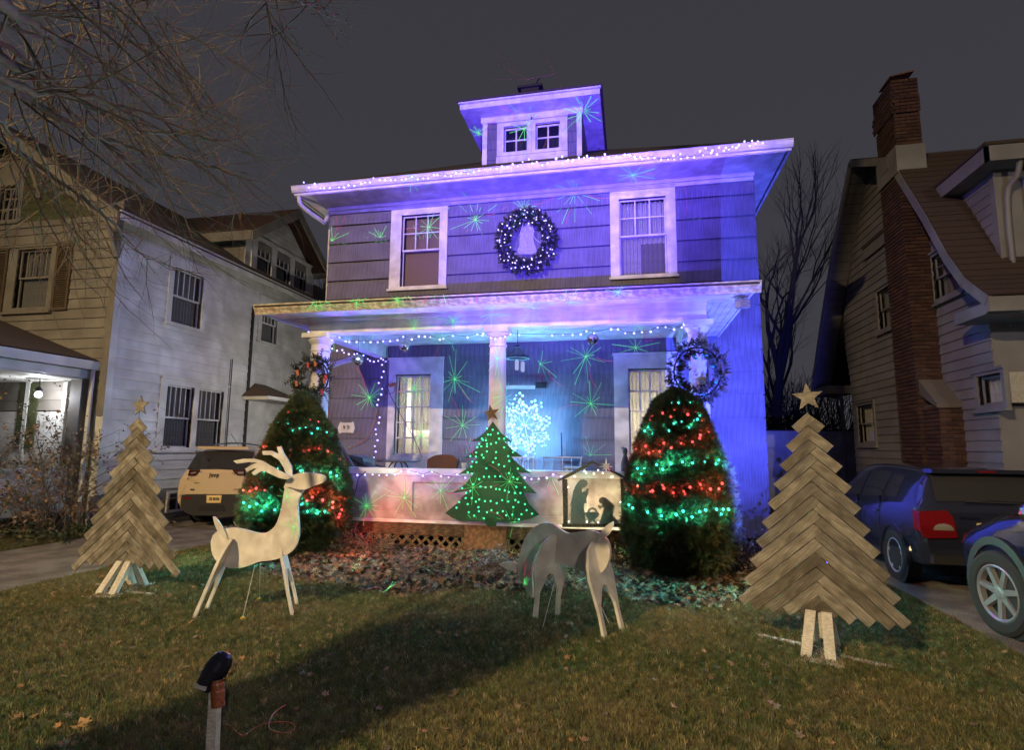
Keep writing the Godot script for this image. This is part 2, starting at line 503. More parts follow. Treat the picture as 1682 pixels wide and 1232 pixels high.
# o: outer casing, g: glass; rows [upper panes across, upper panes high, lower across, lower high, meeting rail height as share of the glass]
func window(parent: Node3D, f: Transform3D, o: Rect2, g: Rect2, rows: Array, trim: Material, behind := "", cover = null, proud := 0.05, sill := true) -> MeshInstance3D:
	var b := MB.new()
	var e := 0.035
	var i := g.grow(e)
	for r in cut([o], i):
		b.bx(r.position.x, r.position.y, -0.02, r.end.x, r.end.y, proud, f)
	b.bx(o.position.x - 0.02, o.end.y - 0.03, proud + 0.002, o.end.x + 0.02, o.end.y + 0.02, proud + 0.035, f)   # drip cap
	var w := put("window", b.mesh(), trim, parent)
	var rc := MB.new()   # the opening's reveal and the dark room behind
	var d := -1.3 if behind == "lit" else -0.42
	rc.quad(f * Vector3(i.position.x, i.position.y, d), f * Vector3(i.end.x, i.position.y, d), f * Vector3(i.end.x, i.end.y, d), f * Vector3(i.position.x, i.end.y, d))
	for s in [[Vector2(i.position.x, i.position.y), Vector2(i.end.x, i.position.y)], [Vector2(i.end.x, i.position.y), i.end], [i.end, Vector2(i.position.x, i.end.y)], [Vector2(i.position.x, i.end.y), i.position]]:
		rc.quad(f * Vector3(s[0].x, s[0].y, -0.02), f * Vector3(s[1].x, s[1].y, -0.02), f * Vector3(s[1].x, s[1].y, d), f * Vector3(s[0].x, s[0].y, d))
	put("room_recess", rc.mesh(), M.room if behind != "lit" else M.curtain, w)
	var ym: float = g.position.y + g.size.y * rows[4]
	var s := MB.new()
	var st := 0.04
	for part in [[g.position.y, ym, -0.06], [ym, g.end.y, -0.03]] if rows[4] > 0.0 else [[g.position.y, g.end.y, -0.04]]:
		var za: float = part[2]
		for r in cut([Rect2(i.position.x, part[0] - (e if part[0] == g.position.y else 0.02), i.size.x, part[1] - part[0] + e + 0.02)], Rect2(g.position.x, part[0] + (0.0 if part[0] == g.position.y else 0.02), g.size.x, part[1] - part[0] - 0.02)):
			s.bx(r.position.x, r.position.y, za - 0.03, r.end.x, r.end.y, za, f)
	put("sash", s.mesh(), trim, w)
	var halves := [[rows[0], rows[1], ym + 0.02, g.end.y, -0.035], [rows[2], rows[3], g.position.y, ym - 0.0, -0.065]] if rows[4] > 0.0 else [[rows[0], rows[1], g.position.y, g.end.y, -0.045]]
	for h in halves:
		var q := MB.new()
		var z: float = h[4] - 0.012
		q.quad(f * Vector3(g.position.x, h[2], z), f * Vector3(g.end.x, h[2], z), f * Vector3(g.end.x, h[3], z), f * Vector3(g.position.x, h[3], z))
		put("pane", q.mesh(), M.glass, w)
		for k in range(1, h[0]):
			var x: float = lerpf(g.position.x, g.end.x, float(k) / h[0])
			var mb := MB.new()
			var mw := 0.011 if rows[4] > 0.0 else 0.017
			mb.bx(x - mw, h[2], h[4] - 0.008, x + mw, h[3], h[4] + 0.006, f)
			put("muntin", mb.mesh(), trim, w)
		for k in range(1, h[1]):
			var y: float = lerpf(h[2], h[3], float(k) / h[1])
			var mb := MB.new()
			var mw := 0.011 if rows[4] > 0.0 else 0.017
			mb.bx(g.position.x, y - mw, h[4] - 0.009, g.end.x, y + mw, h[4] + 0.005, f)
			put("muntin", mb.mesh(), trim, w)
	if sill:
		var sb := MB.new()
		sb.bx(o.position.x - 0.03, o.position.y - 0.05, -0.01, o.end.x + 0.03, o.position.y - 0.002, proud + 0.05, f)
		put("sill", sb.mesh(), trim, w)
	if cover != null:
		for cv in cover:   # [x0, x1, y0, y1 as shares of the glass, material, pleat depth, pleats]
			var c := MB.new()
			var n: int = int(cv[6]) * 6 + 1
			for k in n - 1:
				var u := []
				for kk in [k, k + 1]:
					var tt := float(kk) / (n - 1)
					u.append(Vector3(g.position.x + g.size.x * lerpf(cv[0], cv[1], tt), 0, -0.14 + cv[5] * sin(TAU * tt * cv[6])))
				var ya: float = g.position.y + g.size.y * cv[2]; var yb: float = g.position.y + g.size.y * cv[3]
				c.quad(f * (u[0] + Vector3(0, ya, 0)), f * (u[1] + Vector3(0, ya, 0)), f * (u[1] + Vector3(0, yb, 0)), f * (u[0] + Vector3(0, yb, 0)))
			put("curtain" if cv[4] != "blind" else "blind", c.mesh(), M[cv[4]], w)
	return w

func _ready() -> void:
	rng.seed = 20241
	# ---- camera, sky, exposure
	var cam := Camera3D.new()
	cam.name = "camera"
	cam.fov = rad_to_deg(2.0 * atan(616.0 / FOC))
	cam.near = 0.05
	cam.far = 600.0
	add_child(cam)
	cam.transform = Transform3D(view, EYE)
	cam.current = true
	var we := WorldEnvironment.new()
	we.name = "world"
	var env := Environment.new()
	env.background_mode = Environment.BG_SKY
	var sky := Sky.new()
	var sm := ProceduralSkyMaterial.new()
	sm.sky_top_color = Color(0.226, 0.222, 0.248)
	sm.sky_horizon_color = Color(0.255, 0.25, 0.272)
	sm.sky_curve = 0.3
	sm.ground_horizon_color = Color(0.2, 0.19, 0.2)
	sm.ground_bottom_color = Color(0.08, 0.075, 0.07)
	sky.sky_material = sm
	env.sky = sky
	env.tonemap_mode = Environment.TONE_MAPPER_LINEAR
	env.tonemap_exposure = 1.0
	env.sdfgi_enabled = true
	env.ssao_enabled = true
	env.ssil_enabled = true
	we.environment = env
	add_child(we)
	make_materials()
	street_lamps()
	ground()
	house()
	left_house()
	right_house()
	garage()
	trees()
	cars()
	bushes()
	lights_on_house()
	porch_things()
	wreaths()
	figures()
	vegetation()
	lawn()
	projector()
	laser()

# ---- the lamps of the street, out of the picture: they throw the shadows that cross the lawn
func street_lamps() -> void:
	var l := thing("street_lamp", "tall street lamp with a warm glowing head over the kerb behind the street tree", "street lamp", Vector3(-10.0, 0, 12.6))
	var b := MB.new()
	b.tube([Vector3(-10, 0, 12.6), Vector3(-10, 12.3, 12.6), Vector3(-10, 12.6, 12.2)], 0.1, 0.06, 8)
	put("pole", b.mesh(), M.black_metal, l)
	b = MB.new()
	b.box(Vector3(-10, 12.62, 12.0), Vector3(0.3, 0.12, 0.6))
	put("lamp_head", b.mesh(), M.black_metal, l)
	b = MB.new()
	b.box(Vector3(-10, 12.5, 12.0), Vector3(0.22, 0.1, 0.4))
	put("lamp_glass", b.mesh(), M.street_glow, l)
	var sl := SpotLight3D.new()
	sl.name = "street_light"
	sl.light_color = Color(1.0, 0.73, 0.38).linear_to_srgb()
	sl.light_energy = 640.0
	sl.light_size = 0.14
	sl.spot_angle = 40.0
	sl.spot_angle_attenuation = 1.0
	sl.spot_range = 70.0
	sl.spot_attenuation = 2.0
	sl.shadow_enabled = true
	l.add_child(sl)
	sl.global_transform = Transform3D(Basis.looking_at(Vector3(-4.5, 1.0, -8.0) - Vector3(-10, 12.38, 12.0), Vector3.UP), Vector3(-10, 12.38, 12.0))
	# added blue floodlight hidden behind the right wooden tree to brighten the corner siding
	var at := Vector3(1.78, 0.5, -5.95)
	var aim := Vector3(2.0, 3.6, -12.0)
	l = thing("unseen_blue_floodlight", "added blue floodlight hidden behind the right wooden tree and aimed at the house corner", "floodlight", Vector3(at.x, 0, at.z))
	b = MB.new()
	b.rod(Vector3(at.x, 0, at.z), at, 0.012)
	put("stake", b.mesh(), M.black_metal, l)
	var bs := Basis.looking_at(aim - at, Vector3.UP)
	b = MB.new()
	b.bx(-0.08, -0.06, 0.0, 0.08, 0.06, 0.07, Transform3D(bs, at))
	put("housing", b.mesh(), M.black_plastic, l)
	b = MB.new()
	b.bx(-0.07, -0.05, -0.012, 0.07, 0.05, -0.002, Transform3D(bs, at))
	put("lamp_glass", b.mesh(), M.flood_glow, l)
	for fx in [-1.0, 1.0]:   # added flaps keep the beam on the corner of the house
		b = MB.new()
		b.bx(fx * 0.043, -0.07, -0.22, fx * 0.049, 0.07, -0.012, Transform3D(bs, at))
		put("added_flap", b.mesh(), M.black_metal, l)
	var s := SpotLight3D.new()
	s.name = "flood_light"
	s.light_color = Color(0.075, 0.1, 1.0).linear_to_srgb()
	s.light_energy = 260.0
	s.light_size = 0.012
	s.spot_angle = 32.0
	s.spot_angle_attenuation = 1.0
	s.spot_range = 40.0
	s.spot_attenuation = 2.0
	s.shadow_enabled = true
	l.add_child(s)
	s.global_transform = Transform3D(bs, at + (aim - at).normalized() * 0.03)
	# the other blue floodlight stands by the camera and washes the upper storey
	at = Vector3(0.5, 0.8, 0.7)
	aim = Vector3(-1.5, 7.4, -12.0)
	l = thing("unseen_blue_floodlight", "small blue floodlight on a stake in the front lawn aimed at the upper storey", "floodlight", Vector3(at.x, 0, at.z))
	b = MB.new()
	b.rod(Vector3(at.x, 0, at.z), at, 0.012)
	put("stake", b.mesh(), M.black_metal, l)
	bs = Basis.looking_at(aim - at, Vector3.UP)
	b = MB.new()
	b.bx(-0.08, -0.06, 0.0, 0.08, 0.06, 0.07, Transform3D(bs, at))
	put("housing", b.mesh(), M.black_plastic, l)
	b = MB.new()
	b.bx(-0.07, -0.05, -0.012, 0.07, 0.05, -0.002, Transform3D(bs, at))
	put("lamp_glass", b.mesh(), M.flood_glow, l)
	s = s.duplicate()
	s.light_color = Color(0.1, 0.055, 1.0).linear_to_srgb()
	s.light_energy = 760.0
	s.light_size = 0.05
	s.spot_angle = 18.0
	l.add_child(s)
	s.global_transform = Transform3D(bs, at + (aim - at).normalized() * 0.05)
	# a second street lamp on the right, farther and whiter
	l = thing("street_lamp", "second street lamp with a whiter head, far behind the camera on the right", "street lamp", Vector3(10.5, 0, 15.0))
	b = MB.new()
	b.tube([Vector3(10.5, 0, 15.4), Vector3(10.5, 8.6, 15.4), Vector3(10.5, 8.9, 15.0)], 0.1, 0.06, 8)
	put("pole", b.mesh(), M.black_metal, l)
	b = MB.new()
	b.box(Vector3(10.5, 9.0, 14.9), Vector3(0.3, 0.12, 0.6))
	put("lamp_head", b.mesh(), M.black_metal, l)
	b = MB.new()
	b.box(Vector3(10.5, 8.88, 14.9), Vector3(0.22, 0.1, 0.4))
	put("lamp_glass", b.mesh(), M.white_glow, l)
	lamp(l, Vector3(10.5, 8.76, 14.9), Color(1.0, 0.88, 0.84), 120.0, 0.12)
	# lamp over the side door of the decorated house, hidden by its corner: it lights the white wall across the drive
	l = thing("side_door_lamp", "white wall lamp above the side door facing the left driveway", "wall lamp", Vector3(-7.1, 3.0, -13.6))
	b = MB.new()
	b.box(Vector3(-7.11, 3.0, -13.6), Vector3(0.06, 0.2, 0.14))
	put("back_plate", b.mesh(), M.black_metal, l)
	b = MB.new()
	b.ball(Vector3(-7.26, 3.0, -13.6), 0.09, 10, 6)
	put("lamp_globe", b.mesh(), M.white_glow, l)
	lamp(l, Vector3(-7.26, 3.0, -13.6), Color(1.0, 0.97, 0.9), 5.0, 0.08)

func ground() -> void:
	var b := MB.new()
	b.quad(Vector3(-150, -0.03, 60), Vector3(150, -0.03, 60), Vector3(150, -0.03, -200), Vector3(-150, -0.03, -200))
	struct("ground", b.mesh(), M.far_ground)
	b = MB.new()
	b.bx(-7.1, -0.026, -9.3, 3.18, 0.0, 3.0)
	struct("lawn_soil", b.mesh(), M.soil)
	b = MB.new()
	b.bx(-30, -0.026, -9.9, -9.75, 0.0, 3.0)
	struct("side_lawn_soil", b.mesh(), M.soil)
	for d in [[-9.72, -7.13, "left"], [3.22, 6.3, "right"]]:   # concrete drives in slabs with open joints
		var z := 2.9
		while z > -22.0:
			b = MB.new()
			b.bx(d[0], -0.026, z - 2.985, d[1], rng.randf_range(0.012, 0.018), z)
			struct("driveway_slab", b.mesh(), M.concrete)
			z -= 3.0
	b = MB.new()
	b.bx(-40, -0.026, 3.05, 40, 0.02, 4.4)
	struct("pavement", b.mesh(), M.concrete)
	b = MB.new()
	b.bx(-60, -0.03, 7.0, 60, -0.02, 18.0)
	struct("road", b.mesh(), mat("asphalt", Color(0.05, 0.05, 0.05), 0.9, T.speck, Vector3(1, 1, 1), true))

func house() -> void:
	var h := thing("shingled_house", "two storey house with blue grey shingles, dormer and deep front porch hung with blue lights", "house", Vector3(-2.2, 0, WZ))
	var F := Transform3D(Basis(), Vector3(0, 0, WZ))
	var xl := -7.05; var xr := 2.6
	var wins := [   # casing, glass
		[Rect2(-5.456, 5.34, 1.4, 2.02), Rect2(-5.153, 5.43, 0.878, 1.66)],
		[Rect2(-0.35, 5.34, 1.375, 2.02), Rect2(-0.125, 5.42, 0.918, 1.645)],
		[Rect2(-5.37, 0.6, 1.3, 3.1), Rect2(-5.17, 1.56, 0.77, 1.74)],
		[Rect2(-0.32, 0.5, 1.32, 3.18), Rect2(0.01, 1.2, 0.81, 2.13)]]
	var holes := []
	for w in wins:
		holes.append(w[1].grow(0.035))
	var cf := F.translated(Vector3(0, 0, -0.012))
	var wall := core("wall", cf, Rect2(xl, 0.0, xr - xl, 7.46), 0.25, holes, M.siding, h)
	courses("shingle", F, [Vector2(0, xl), Vector2(9, xl)], [Vector2(0, xr), Vector2(9, xr)], 0.05, 5.11, 0.46, 0.03, holes, M.siding, wall, 0.66)
	courses("shingle", F, [Vector2(0, xl), Vector2(9, xl)], [Vector2(0, xr), Vector2(9, xr)], 5.11, 7.45, 0.46, 0.05, holes, M.siding, wall, 0.66, 0.055)
	var b := MB.new()
	b.bx(xl, 0, WZ - 0.27, xl + 0.2, 7.46, -20.5)
	b.bx(xr - 0.2, 0, WZ - 0.27, xr, 7.46, -20.5)
	b.bx(xl + 0.2, 0, -20.5, xr - 0.2, 7.46, -20.3)
	b.bx(xl + 0.2, 7.3, WZ - 0.27, xr - 0.2, 7.46, -20.3)
	put("back_wall", b.mesh(), M.siding, h)
	b = MB.new()
	for k in 16:   # side courses
		for x in [[xl - 0.03, xl], [xr, xr + 0.03]]:
			b.bx(x[0], 0.05 + k * 0.46, WZ - 0.02, x[1], 0.02 + (k + 1) * 0.46, -20.5)
	put("side_course", b.mesh(), M.siding, h).set_meta("kind", "stuff")
	window(h, F, wins[0][0], wins[0][1], [3, 2, 1, 1, 0.51], M.trim, "", [[0.0, 1.0, 0.0, 1.0, "blind", 0.0, 1]])
	window(h, F, wins[1][0], wins[1][1], [3, 2, 1, 1, 0.52], M.trim, "", [[0.0, 0.5, 0.0, 1.0, "curtain", 0.03, 6], [0.45, 1.0, 0.42, 1.0, "curtain", 0.03, 5], [0.46, 1.0, 0.0, 0.42, "sheer_dark", 0.01, 5]])
	window(h, F, wins[2][0], wins[2][1], [4, 5, 1, 1, 0.0], M.trim, "lit", [[0.0, 0.24, 0.0, 1.0, "curtain", 0.012, 3], [0.36, 1.0, 0.3, 1.0, "curtain", 0.013, 6]], 0.05, false)
	window(h, F, wins[3][0], wins[3][1], [4, 5, 1, 1, 0.0], M.trim, "lit", [[0.0, 1.0, 0.0, 1.0, "curtain", 0.012, 9]], 0.05, false)
	for w in [[Vector3(-4.78, 2.5, WZ - 1.0), 2.6], [Vector3(0.41, 2.3, WZ - 1.0), 4.0]]:   # lamps in the two lit rooms
		var rl := thing("room_lamp", "warm lamp glowing behind the curtain of the porch %s" % ["window" if w[0].x < -2 else "door"], "lamp", w[0])
		bulb(rl, w[0], 0.03, M.led_warm, Color(1.0, 0.9, 0.74), w[1], "lamp_bulb")
	var knob := MB.new()
	knob.ball(Vector3(-0.16, 1.72, WZ + 0.1), 0.035, 8, 6)
	put("door_knob", knob.mesh(), M.chrome, h)
	# main roof: soffit, fascia, gutter, hipped slopes
	var ex0 := -7.52; var ex1 := 3.14; var ez := -11.05; var ey := 7.63; var bz := -21.0
	b = MB.new()
	b.bx(ex0 + 0.1, 7.44, ez - 0.06, ex1 - 0.1, 7.475, bz + 0.1)
	put("soffit", b.mesh(), M.trim, h)
	b = MB.new()
	b.bx(xl, 7.28, WZ + 0.032, xr, 7.44, WZ + 0.07)
	b.bx(xl - 0.02, 7.36, WZ + 0.07, xr + 0.02, 7.438, WZ + 0.12)
	put("frieze_board", b.mesh(), M.trim, h)
	b = MB.new()
	b.bx(ex0, 7.45, ez - 0.1, ex1, 7.6, ez - 0.04)
	b.bx(ex0, 7.45, ez - 0.1, ex0 + 0.05, 7.6, bz)
	b.bx(ex1 - 0.05, 7.45, ez - 0.1, ex1, 7.6, bz)
	put("fascia", b.mesh(), M.trim, h)
	b = MB.new()
	b.prism(PackedVector2Array([Vector2(0, 0.0), Vector2(0.05, 0.0), Vector2(0.085, 0.05), Vector2(0.1, 0.115), Vector2(0.115, 0.12), Vector2(0.115, 0.135), Vector2(0.09, 0.135), Vector2(0.07, 0.06), Vector2(0.0, 0.04)]), ex0 - 0.02, ex1 + 0.02, Transform3D(Basis(Vector3(0, 0, 1), Vector3(0, 1, 0), Vector3(1, 0, 0)), Vector3(0, 7.5, ez - 0.04)))
	put("gutter", b.mesh(), M.trim, h)
	b = MB.new()
	var p := 0.6
	var half := (ex1 - ex0) / 2.0
	var ax := (ex0 + ex1) / 2.0
	var c := [Vector3(ex0 - 0.04, ey, ez + 0.04), Vector3(ex1 + 0.04, ey, ez + 0.04), Vector3(ex1 + 0.04, ey, bz), Vector3(ex0 - 0.04, ey, bz)]
	var zr := -0.5 * (absf(ez) + absf(bz))
	var a0 := Vector3(ax - 0.2, ey + p * (ez - zr), zr); var a1 := Vector3(ax + 0.2, ey + p * (ez - zr), zr)
	b.quad(c[0], c[1], a1, a0)
	b.flat(c[1], c[2], a1)
	b.quad(c[2], c[3], a0, a1)
	b.flat(c[3], c[0], a0)
	for k in 4:
		var q: Vector3 = c[k]; var r: Vector3 = c[(k + 1) % 4]
		b.quad(q - Vector3(0, 0.03, 0), r - Vector3(0, 0.03, 0), r, q)
	b.quad(c[3] - Vector3(0, 0.03, 0), c[2] - Vector3(0, 0.03, 0), c[1] - Vector3(0, 0.03, 0), c[0] - Vector3(0, 0.03, 0))
	put("roof", b.mesh(), M.roofing, h)
	b = MB.new()   # downpipe under the left eave
	b.tube(smooth([Vector3(-7.42, 7.5, ez - 0.1), Vector3(-7.42, 7.3, ez - 0.15), Vector3(-7.3, 7.16, ez - 0.4), Vector3(-7.15, 7.05, ez - 0.75), Vector3(-7.12, 6.85, WZ - 0.12), Vector3(-7.12, 0.3, WZ - 0.14)], 4), 0.05, 0.05, 8)
	put("downpipe", b.mesh(), M.trim, h)
	dormer(h)
	porch(h)

func dormer(h: Node3D) -> void:
	var dz := -12.6
	var F := Transform3D(Basis(), Vector3(0, 0, dz))
	var g := [Rect2(-2.86, 8.85, 0.52, 0.6), Rect2(-2.075, 8.84, 0.52, 0.61)]
	var w := core("dormer_wall", F.translated(Vector3(0, 0, -0.02)), Rect2(-3.42, 8.4, 2.41, 1.4), 0.2, [g[0].grow(0.035), g[1].grow(0.035)], M.siding, h)
	courses("shingle", F, [Vector2(0, -3.3), Vector2(20, -3.3)], [Vector2(0, -1.13), Vector2(20, -1.13)], 8.4, 9.6, 0.27, 0.02, [Rect2(-3.06, 8.3, 1.72, 1.4)], M.siding, w)
	var b := MB.new()
	b.bx(-3.42, 8.4, dz - 0.2, -3.38, 9.8, -16.0)
	b.bx(-1.05, 8.4, dz - 0.2, -1.01, 9.8, -16.0)
	put("dormer_side", b.mesh(), M.siding, w)
	b = MB.new()
	b.bx(-3.43, 8.4, dz, -3.31, 9.66, dz + 0.05)
	b.bx(-1.12, 8.4, dz, -1.0, 9.66, dz + 0.05)
	b.bx(-3.47, 9.62, dz, -0.96, 9.8, dz + 0.07)
	b.bx(-3.08, 8.42, dz, -1.34, 8.72, dz + 0.045)
	put("dormer_trim", b.mesh(), M.trim, w)
	for k in 2:
		window(h, F, Rect2(-3.06 if k == 0 else -2.198, 8.725, 0.858 if k == 0 else 0.858, 0.89), g[k], [2, 2, 1, 1, 0.0], M.trim, "", null, 0.06, false)
	b = MB.new()   # a loose board leaning inside the right window
	b.tube([Vector3(-2.0, 8.86, dz - 0.2), Vector3(-1.83, 9.3, dz - 0.25)], 0.025, 0.025, 4)
	put("leaning_board", b.mesh(), M.rust, w)
	# roof
	var x0 := -3.9; var x1 := -0.55; var fz := dz + 0.45
	b = MB.new()
	b.bx(x0 + 0.04, 9.8, fz - 0.05, x1 - 0.04, 9.83, -15.0)
	put("dormer_soffit", b.mesh(), M.trim, w)
	b = MB.new()
	b.bx(x0, 9.8, fz - 0.05, x1, 9.95, fz)
	b.bx(x0 - 0.03, 9.93, fz - 0.02, x1 + 0.03, 10.0, fz + 0.05)
	b.bx(x0, 9.8, fz - 0.05, x0 + 0.04, 9.97, -15.2)
	b.bx(x1 - 0.04, 9.8, fz - 0.05, x1, 9.97, -15.2)
	put("dormer_fascia", b.mesh(), M.trim, w)
	b = MB.new()
	var y := 10.01
	var c := [Vector3(x0 - 0.06, y, fz + 0.08), Vector3(x1 + 0.06, y, fz + 0.08), Vector3(x1 + 0.06, y, -17.0), Vector3(x0 - 0.06, y, -17.0)]
	var r0 := Vector3(-2.23, y + 0.42, fz - 1.6); var r1 := Vector3(-2.23, y + 0.42, -17.0)
	b.flat(c[0], c[1], r0)
	b.quad(c[1], c[2], r1, r0)
	b.quad(c[3], c[0], r0, r1)
	for k in 3:
		var q: Vector3 = c[(k + 3) % 4]; var r: Vector3 = c[(k + 4) % 4]
		b.quad(q - Vector3(0, 0.04, 0), r - Vector3(0, 0.04, 0), r, q)
	b.quad(c[3] - Vector3(0, 0.04, 0), c[2] - Vector3(0, 0.04, 0), c[1] - Vector3(0, 0.04, 0), c[0] - Vector3(0, 0.04, 0))
	put("dormer_roof", b.mesh(), M.roofing, w)
	# vent and aerial on top
	b = MB.new()
	var vb := onz(872, 152, fz - 0.6)
	b.box(vb + Vector3(0, -0.02, 0), Vector3(0.44, 0.1, 0.3))
	b.box(vb + Vector3(0, 0.06, 0), Vector3(0.62, 0.06, 0.4))
	put("roof_vent", b.mesh(), M.black_metal, w)
	var t := thing("tv_aerial", "thin metal television aerial with splayed rods standing on the dormer roof", "antenna", vb)
	var z := vb.z
	b = MB.new()
	b.rod(vb, onz(886, 128, z), 0.02)
	put("mast", b.mesh(), M.black_metal, t)
	b = MB.new()
	b.rod(onz(865, 131, z), onz(911, 122, z), 0.012)
	put("boom", b.mesh(), M.rust, t)
	for r in [[865, 131, 809, 102], [865, 131, 815, 86], [865, 131, 810, 131], [865, 131, 850, 150], [911, 121, 888, 79], [911, 121, 921, 145]]:
		b = MB.new()
		b.rod(onz(r[0], r[1], z), onz(r[2], r[3], z), 0.006, 4)
		put("rod", b.mesh(), M.rust, t)

func porch(h: Node3D) -> void:
	var b := MB.new()
	var x0 := -5.66; var x1 := 1.2
	b.bx(x0, 0.42, PZ + 0.02, x1, 0.49, WZ + 0.04)
	put("porch_floor", b.mesh(), M.old_wood, h)
	b = MB.new()
	b.bx(x0 - 0.02, 0.455, PZ - 0.02, x1 + 0.04, 0.497, PZ + 0.13)
	put("deck_edge", b.mesh(), M.trim, h)
	b = MB.new()
	b.bx(x0, 0.25, PZ + 0.03, x1, 0.45, PZ + 0.09)
	put("skirt_board", b.mesh(), M.old_wood, h)
	# lattice panels between piers
	for s in [[-5.5, -4.75], [-4.7, -2.72], [-1.95, -1.05], [-1.0, 0.45], [0.5, 1.2]]:
		for dir in [1, -1]:
			var x: float = s[0] - 0.26
			while x < s[1]:
				var a := Vector2(x, -0.02); var e := Vector2(x + 0.28, 0.26)
				if dir < 0: a = Vector2(x + 0.28, -0.02); e = Vector2(x, 0.26)
				var q := a; var r := e
				# clip to the panel
				var lo: float = s[0]; var hi: float = s[1]
				if minf(q.x, r.x) < hi and maxf(q.x, r.x) > lo:
					var t0 := 0.0; var t1 := 1.0
					var dx := r.x - q.x
					var u0: float = (lo - q.x) / dx; var u1: float = (hi - q.x) / dx
					t0 = maxf(0.0, minf(u0, u1)); t1 = minf(1.0, maxf(u0, u1))
					if t1 - t0 > 0.15:
						var pa := q.lerp(r, t0); var pb := q.lerp(r, t1)
						var m := (pa + pb) / 2.0
						b = MB.new()
						b.box(Vector3(m.x, m.y, PZ + (0.055 if dir > 0 else 0.043)), Vector3(pa.distance_to(pb), 0.042, 0.011), Basis(Vector3(0, 0, 1), atan2(pb.y - pa.y, pb.x - pa.x)))
						put("lattice_slat", b.mesh(), M.lattice, h)
				x += 0.172
		b = MB.new()
		b.bx(s[0] - 0.03, -0.02, PZ + 0.03, s[0] + 0.02, 0.25, PZ + 0.075)
		b.bx(s[1] - 0.02, -0.02, PZ + 0.03, s[1] + 0.03, 0.25, PZ + 0.075)
		b.bx(s[0], -0.02, PZ + 0.032, s[1], 0.02, PZ + 0.07)
		put("lattice_frame", b.mesh(), M.lattice, h)
	b = MB.new()
	b.bx(-2.68, -0.02, PZ + 0.0, -1.98, 0.45, PZ + 0.105)
	put("pier", b.mesh(), M.brown_pier, h)
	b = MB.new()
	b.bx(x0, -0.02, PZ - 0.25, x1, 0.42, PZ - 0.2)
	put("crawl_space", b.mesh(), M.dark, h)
	# parapet: flat panels set in stiles under a rail
	b = MB.new()
	b.bx(x0 + 0.1, 0.497, PZ - 0.06, x1 - 0.1, 1.24, PZ + 0.03)
	var par := put("parapet", b.mesh(), M.parapet, h)
	var xs := [-5.5, -4.86, -3.62, -3.4, -2.3, -2.08, -1.1, -0.88, 0.25, 0.45, 1.1]
	for i in range(0, xs.size(), 1):
		if i % 2 == 1 or i == 0:
			continue
	for s in [[-5.55, -4.9], [-3.75, -3.62], [-2.43, -2.06], [-0.9, -0.68], [0.5, 0.7], [1.0, 1.1]]:
		b = MB.new()
		b.bx(s[0], 0.62, PZ + 0.03, s[1], 1.12, PZ + 0.055)
		put("stile", b.mesh(), M.parapet, par)
	b = MB.new()
	b.bx(x0 + 0.1, 0.497, PZ + 0.03, x1 - 0.1, 0.62, PZ + 0.056)
	put("bottom_rail", b.mesh(), M.parapet, par)
	b = MB.new()
	b.bx(x0 + 0.1, 1.12, PZ + 0.03, x1 - 0.1, 1.24, PZ + 0.056)
	put("upper_rail", b.mesh(), M.parapet, par)
	b = MB.new()
	b.bx(x0 + 0.05, 1.24, PZ - 0.13, x1 - 0.05, 1.285, PZ + 0.1)
	b.bx(x0 + 0.02, 1.285, PZ - 0.16, x1 - 0.02, 1.345, PZ + 0.13)
	put("cap_rail", b.mesh(), M.trim, par)
	# columns
	for cx in [[-5.5, 0.168], [-2.18, 0.142], [1.07, 0.148]]:
		b = MB.new()
		var r: float = cx[1]
		b.lathe([Vector2(0, 1.35), Vector2(r * 1.3, 1.35), Vector2(r * 1.3, 1.42), Vector2(r * 1.12, 1.47), Vector2(r * 1.06, 1.5), Vector2(r * 1.06, 2.2), Vector2(r * 0.98, 3.3), Vector2(r * 0.97, 3.4), Vector2(r * 1.08, 3.41), Vector2(r * 1.08, 3.44), Vector2(r * 0.97, 3.45), Vector2(r * 0.98, 3.53), Vector2(r * 1.2, 3.57), Vector2(r * 1.36, 3.61), Vector2(r * 1.36, 3.64), Vector2(0, 3.64)], 24, Transform3D(Basis(), Vector3(cx[0], 0, PZ)))
		var col := put("column", b.mesh(), M.trim, h)
		b = MB.new()
		b.box(Vector3(cx[0], 3.68, PZ), Vector3(r * 2.95, 0.08, r * 2.95))
		put("capital", b.mesh(), M.trim, col)
		b = MB.new()
		b.bx(cx[0] - r * 1.25, 0.497, PZ - 0.2, cx[0] + r * 1.25, 1.24, PZ + 0.06)
		put("pedestal", b.mesh(), M.parapet, col)
	# beams, ceiling boards, soffit, gutter, roof
	b = MB.new()
	b.bx(-5.68, 3.722, PZ - 0.13, 1.2, 4.02, PZ + 0.13)
	b.bx(-5.68, 3.722, PZ - 0.13, -5.42, 4.02, WZ + 0.04)
	b.bx(0.96, 3.722, PZ - 0.13, 1.2, 4.02, WZ + 0.04)
	put("beam", b.mesh(), M.trim, h)
	b = MB.new()
	b.bx(-5.69, 3.72, PZ + 0.13, 1.21, 3.78, PZ + 0.145)
	b.bx(-5.69, 3.95, PZ + 0.13, 1.21, 4.02, PZ + 0.16)
	put("beam_moulding", b.mesh(), M.trim, h)
	var n := 34
	for k in n:   # ceiling and soffit boards run along the porch
		var za := lerpf(PZ - 0.13, WZ + 0.05, float(k) / n); var zb := lerpf(PZ - 0.13, WZ + 0.05, float(k + 1) / n)
		b = MB.new()
		b.bx(-5.42, 4.0, za - 0.003, 0.96, 4.02, zb + 0.003)
		put("ceiling_board", b.mesh(), M.trim, h)
	var gx0 := -6.38; var gx1 := 1.87; var gz := -8.5
	b = MB.new()
	b.bx(gx0 + 0.1, 4.02, gz - 0.1, gx1 - 0.1, 4.05, WZ + 0.02)
	put("porch_soffit", b.mesh(), M.trim, h)
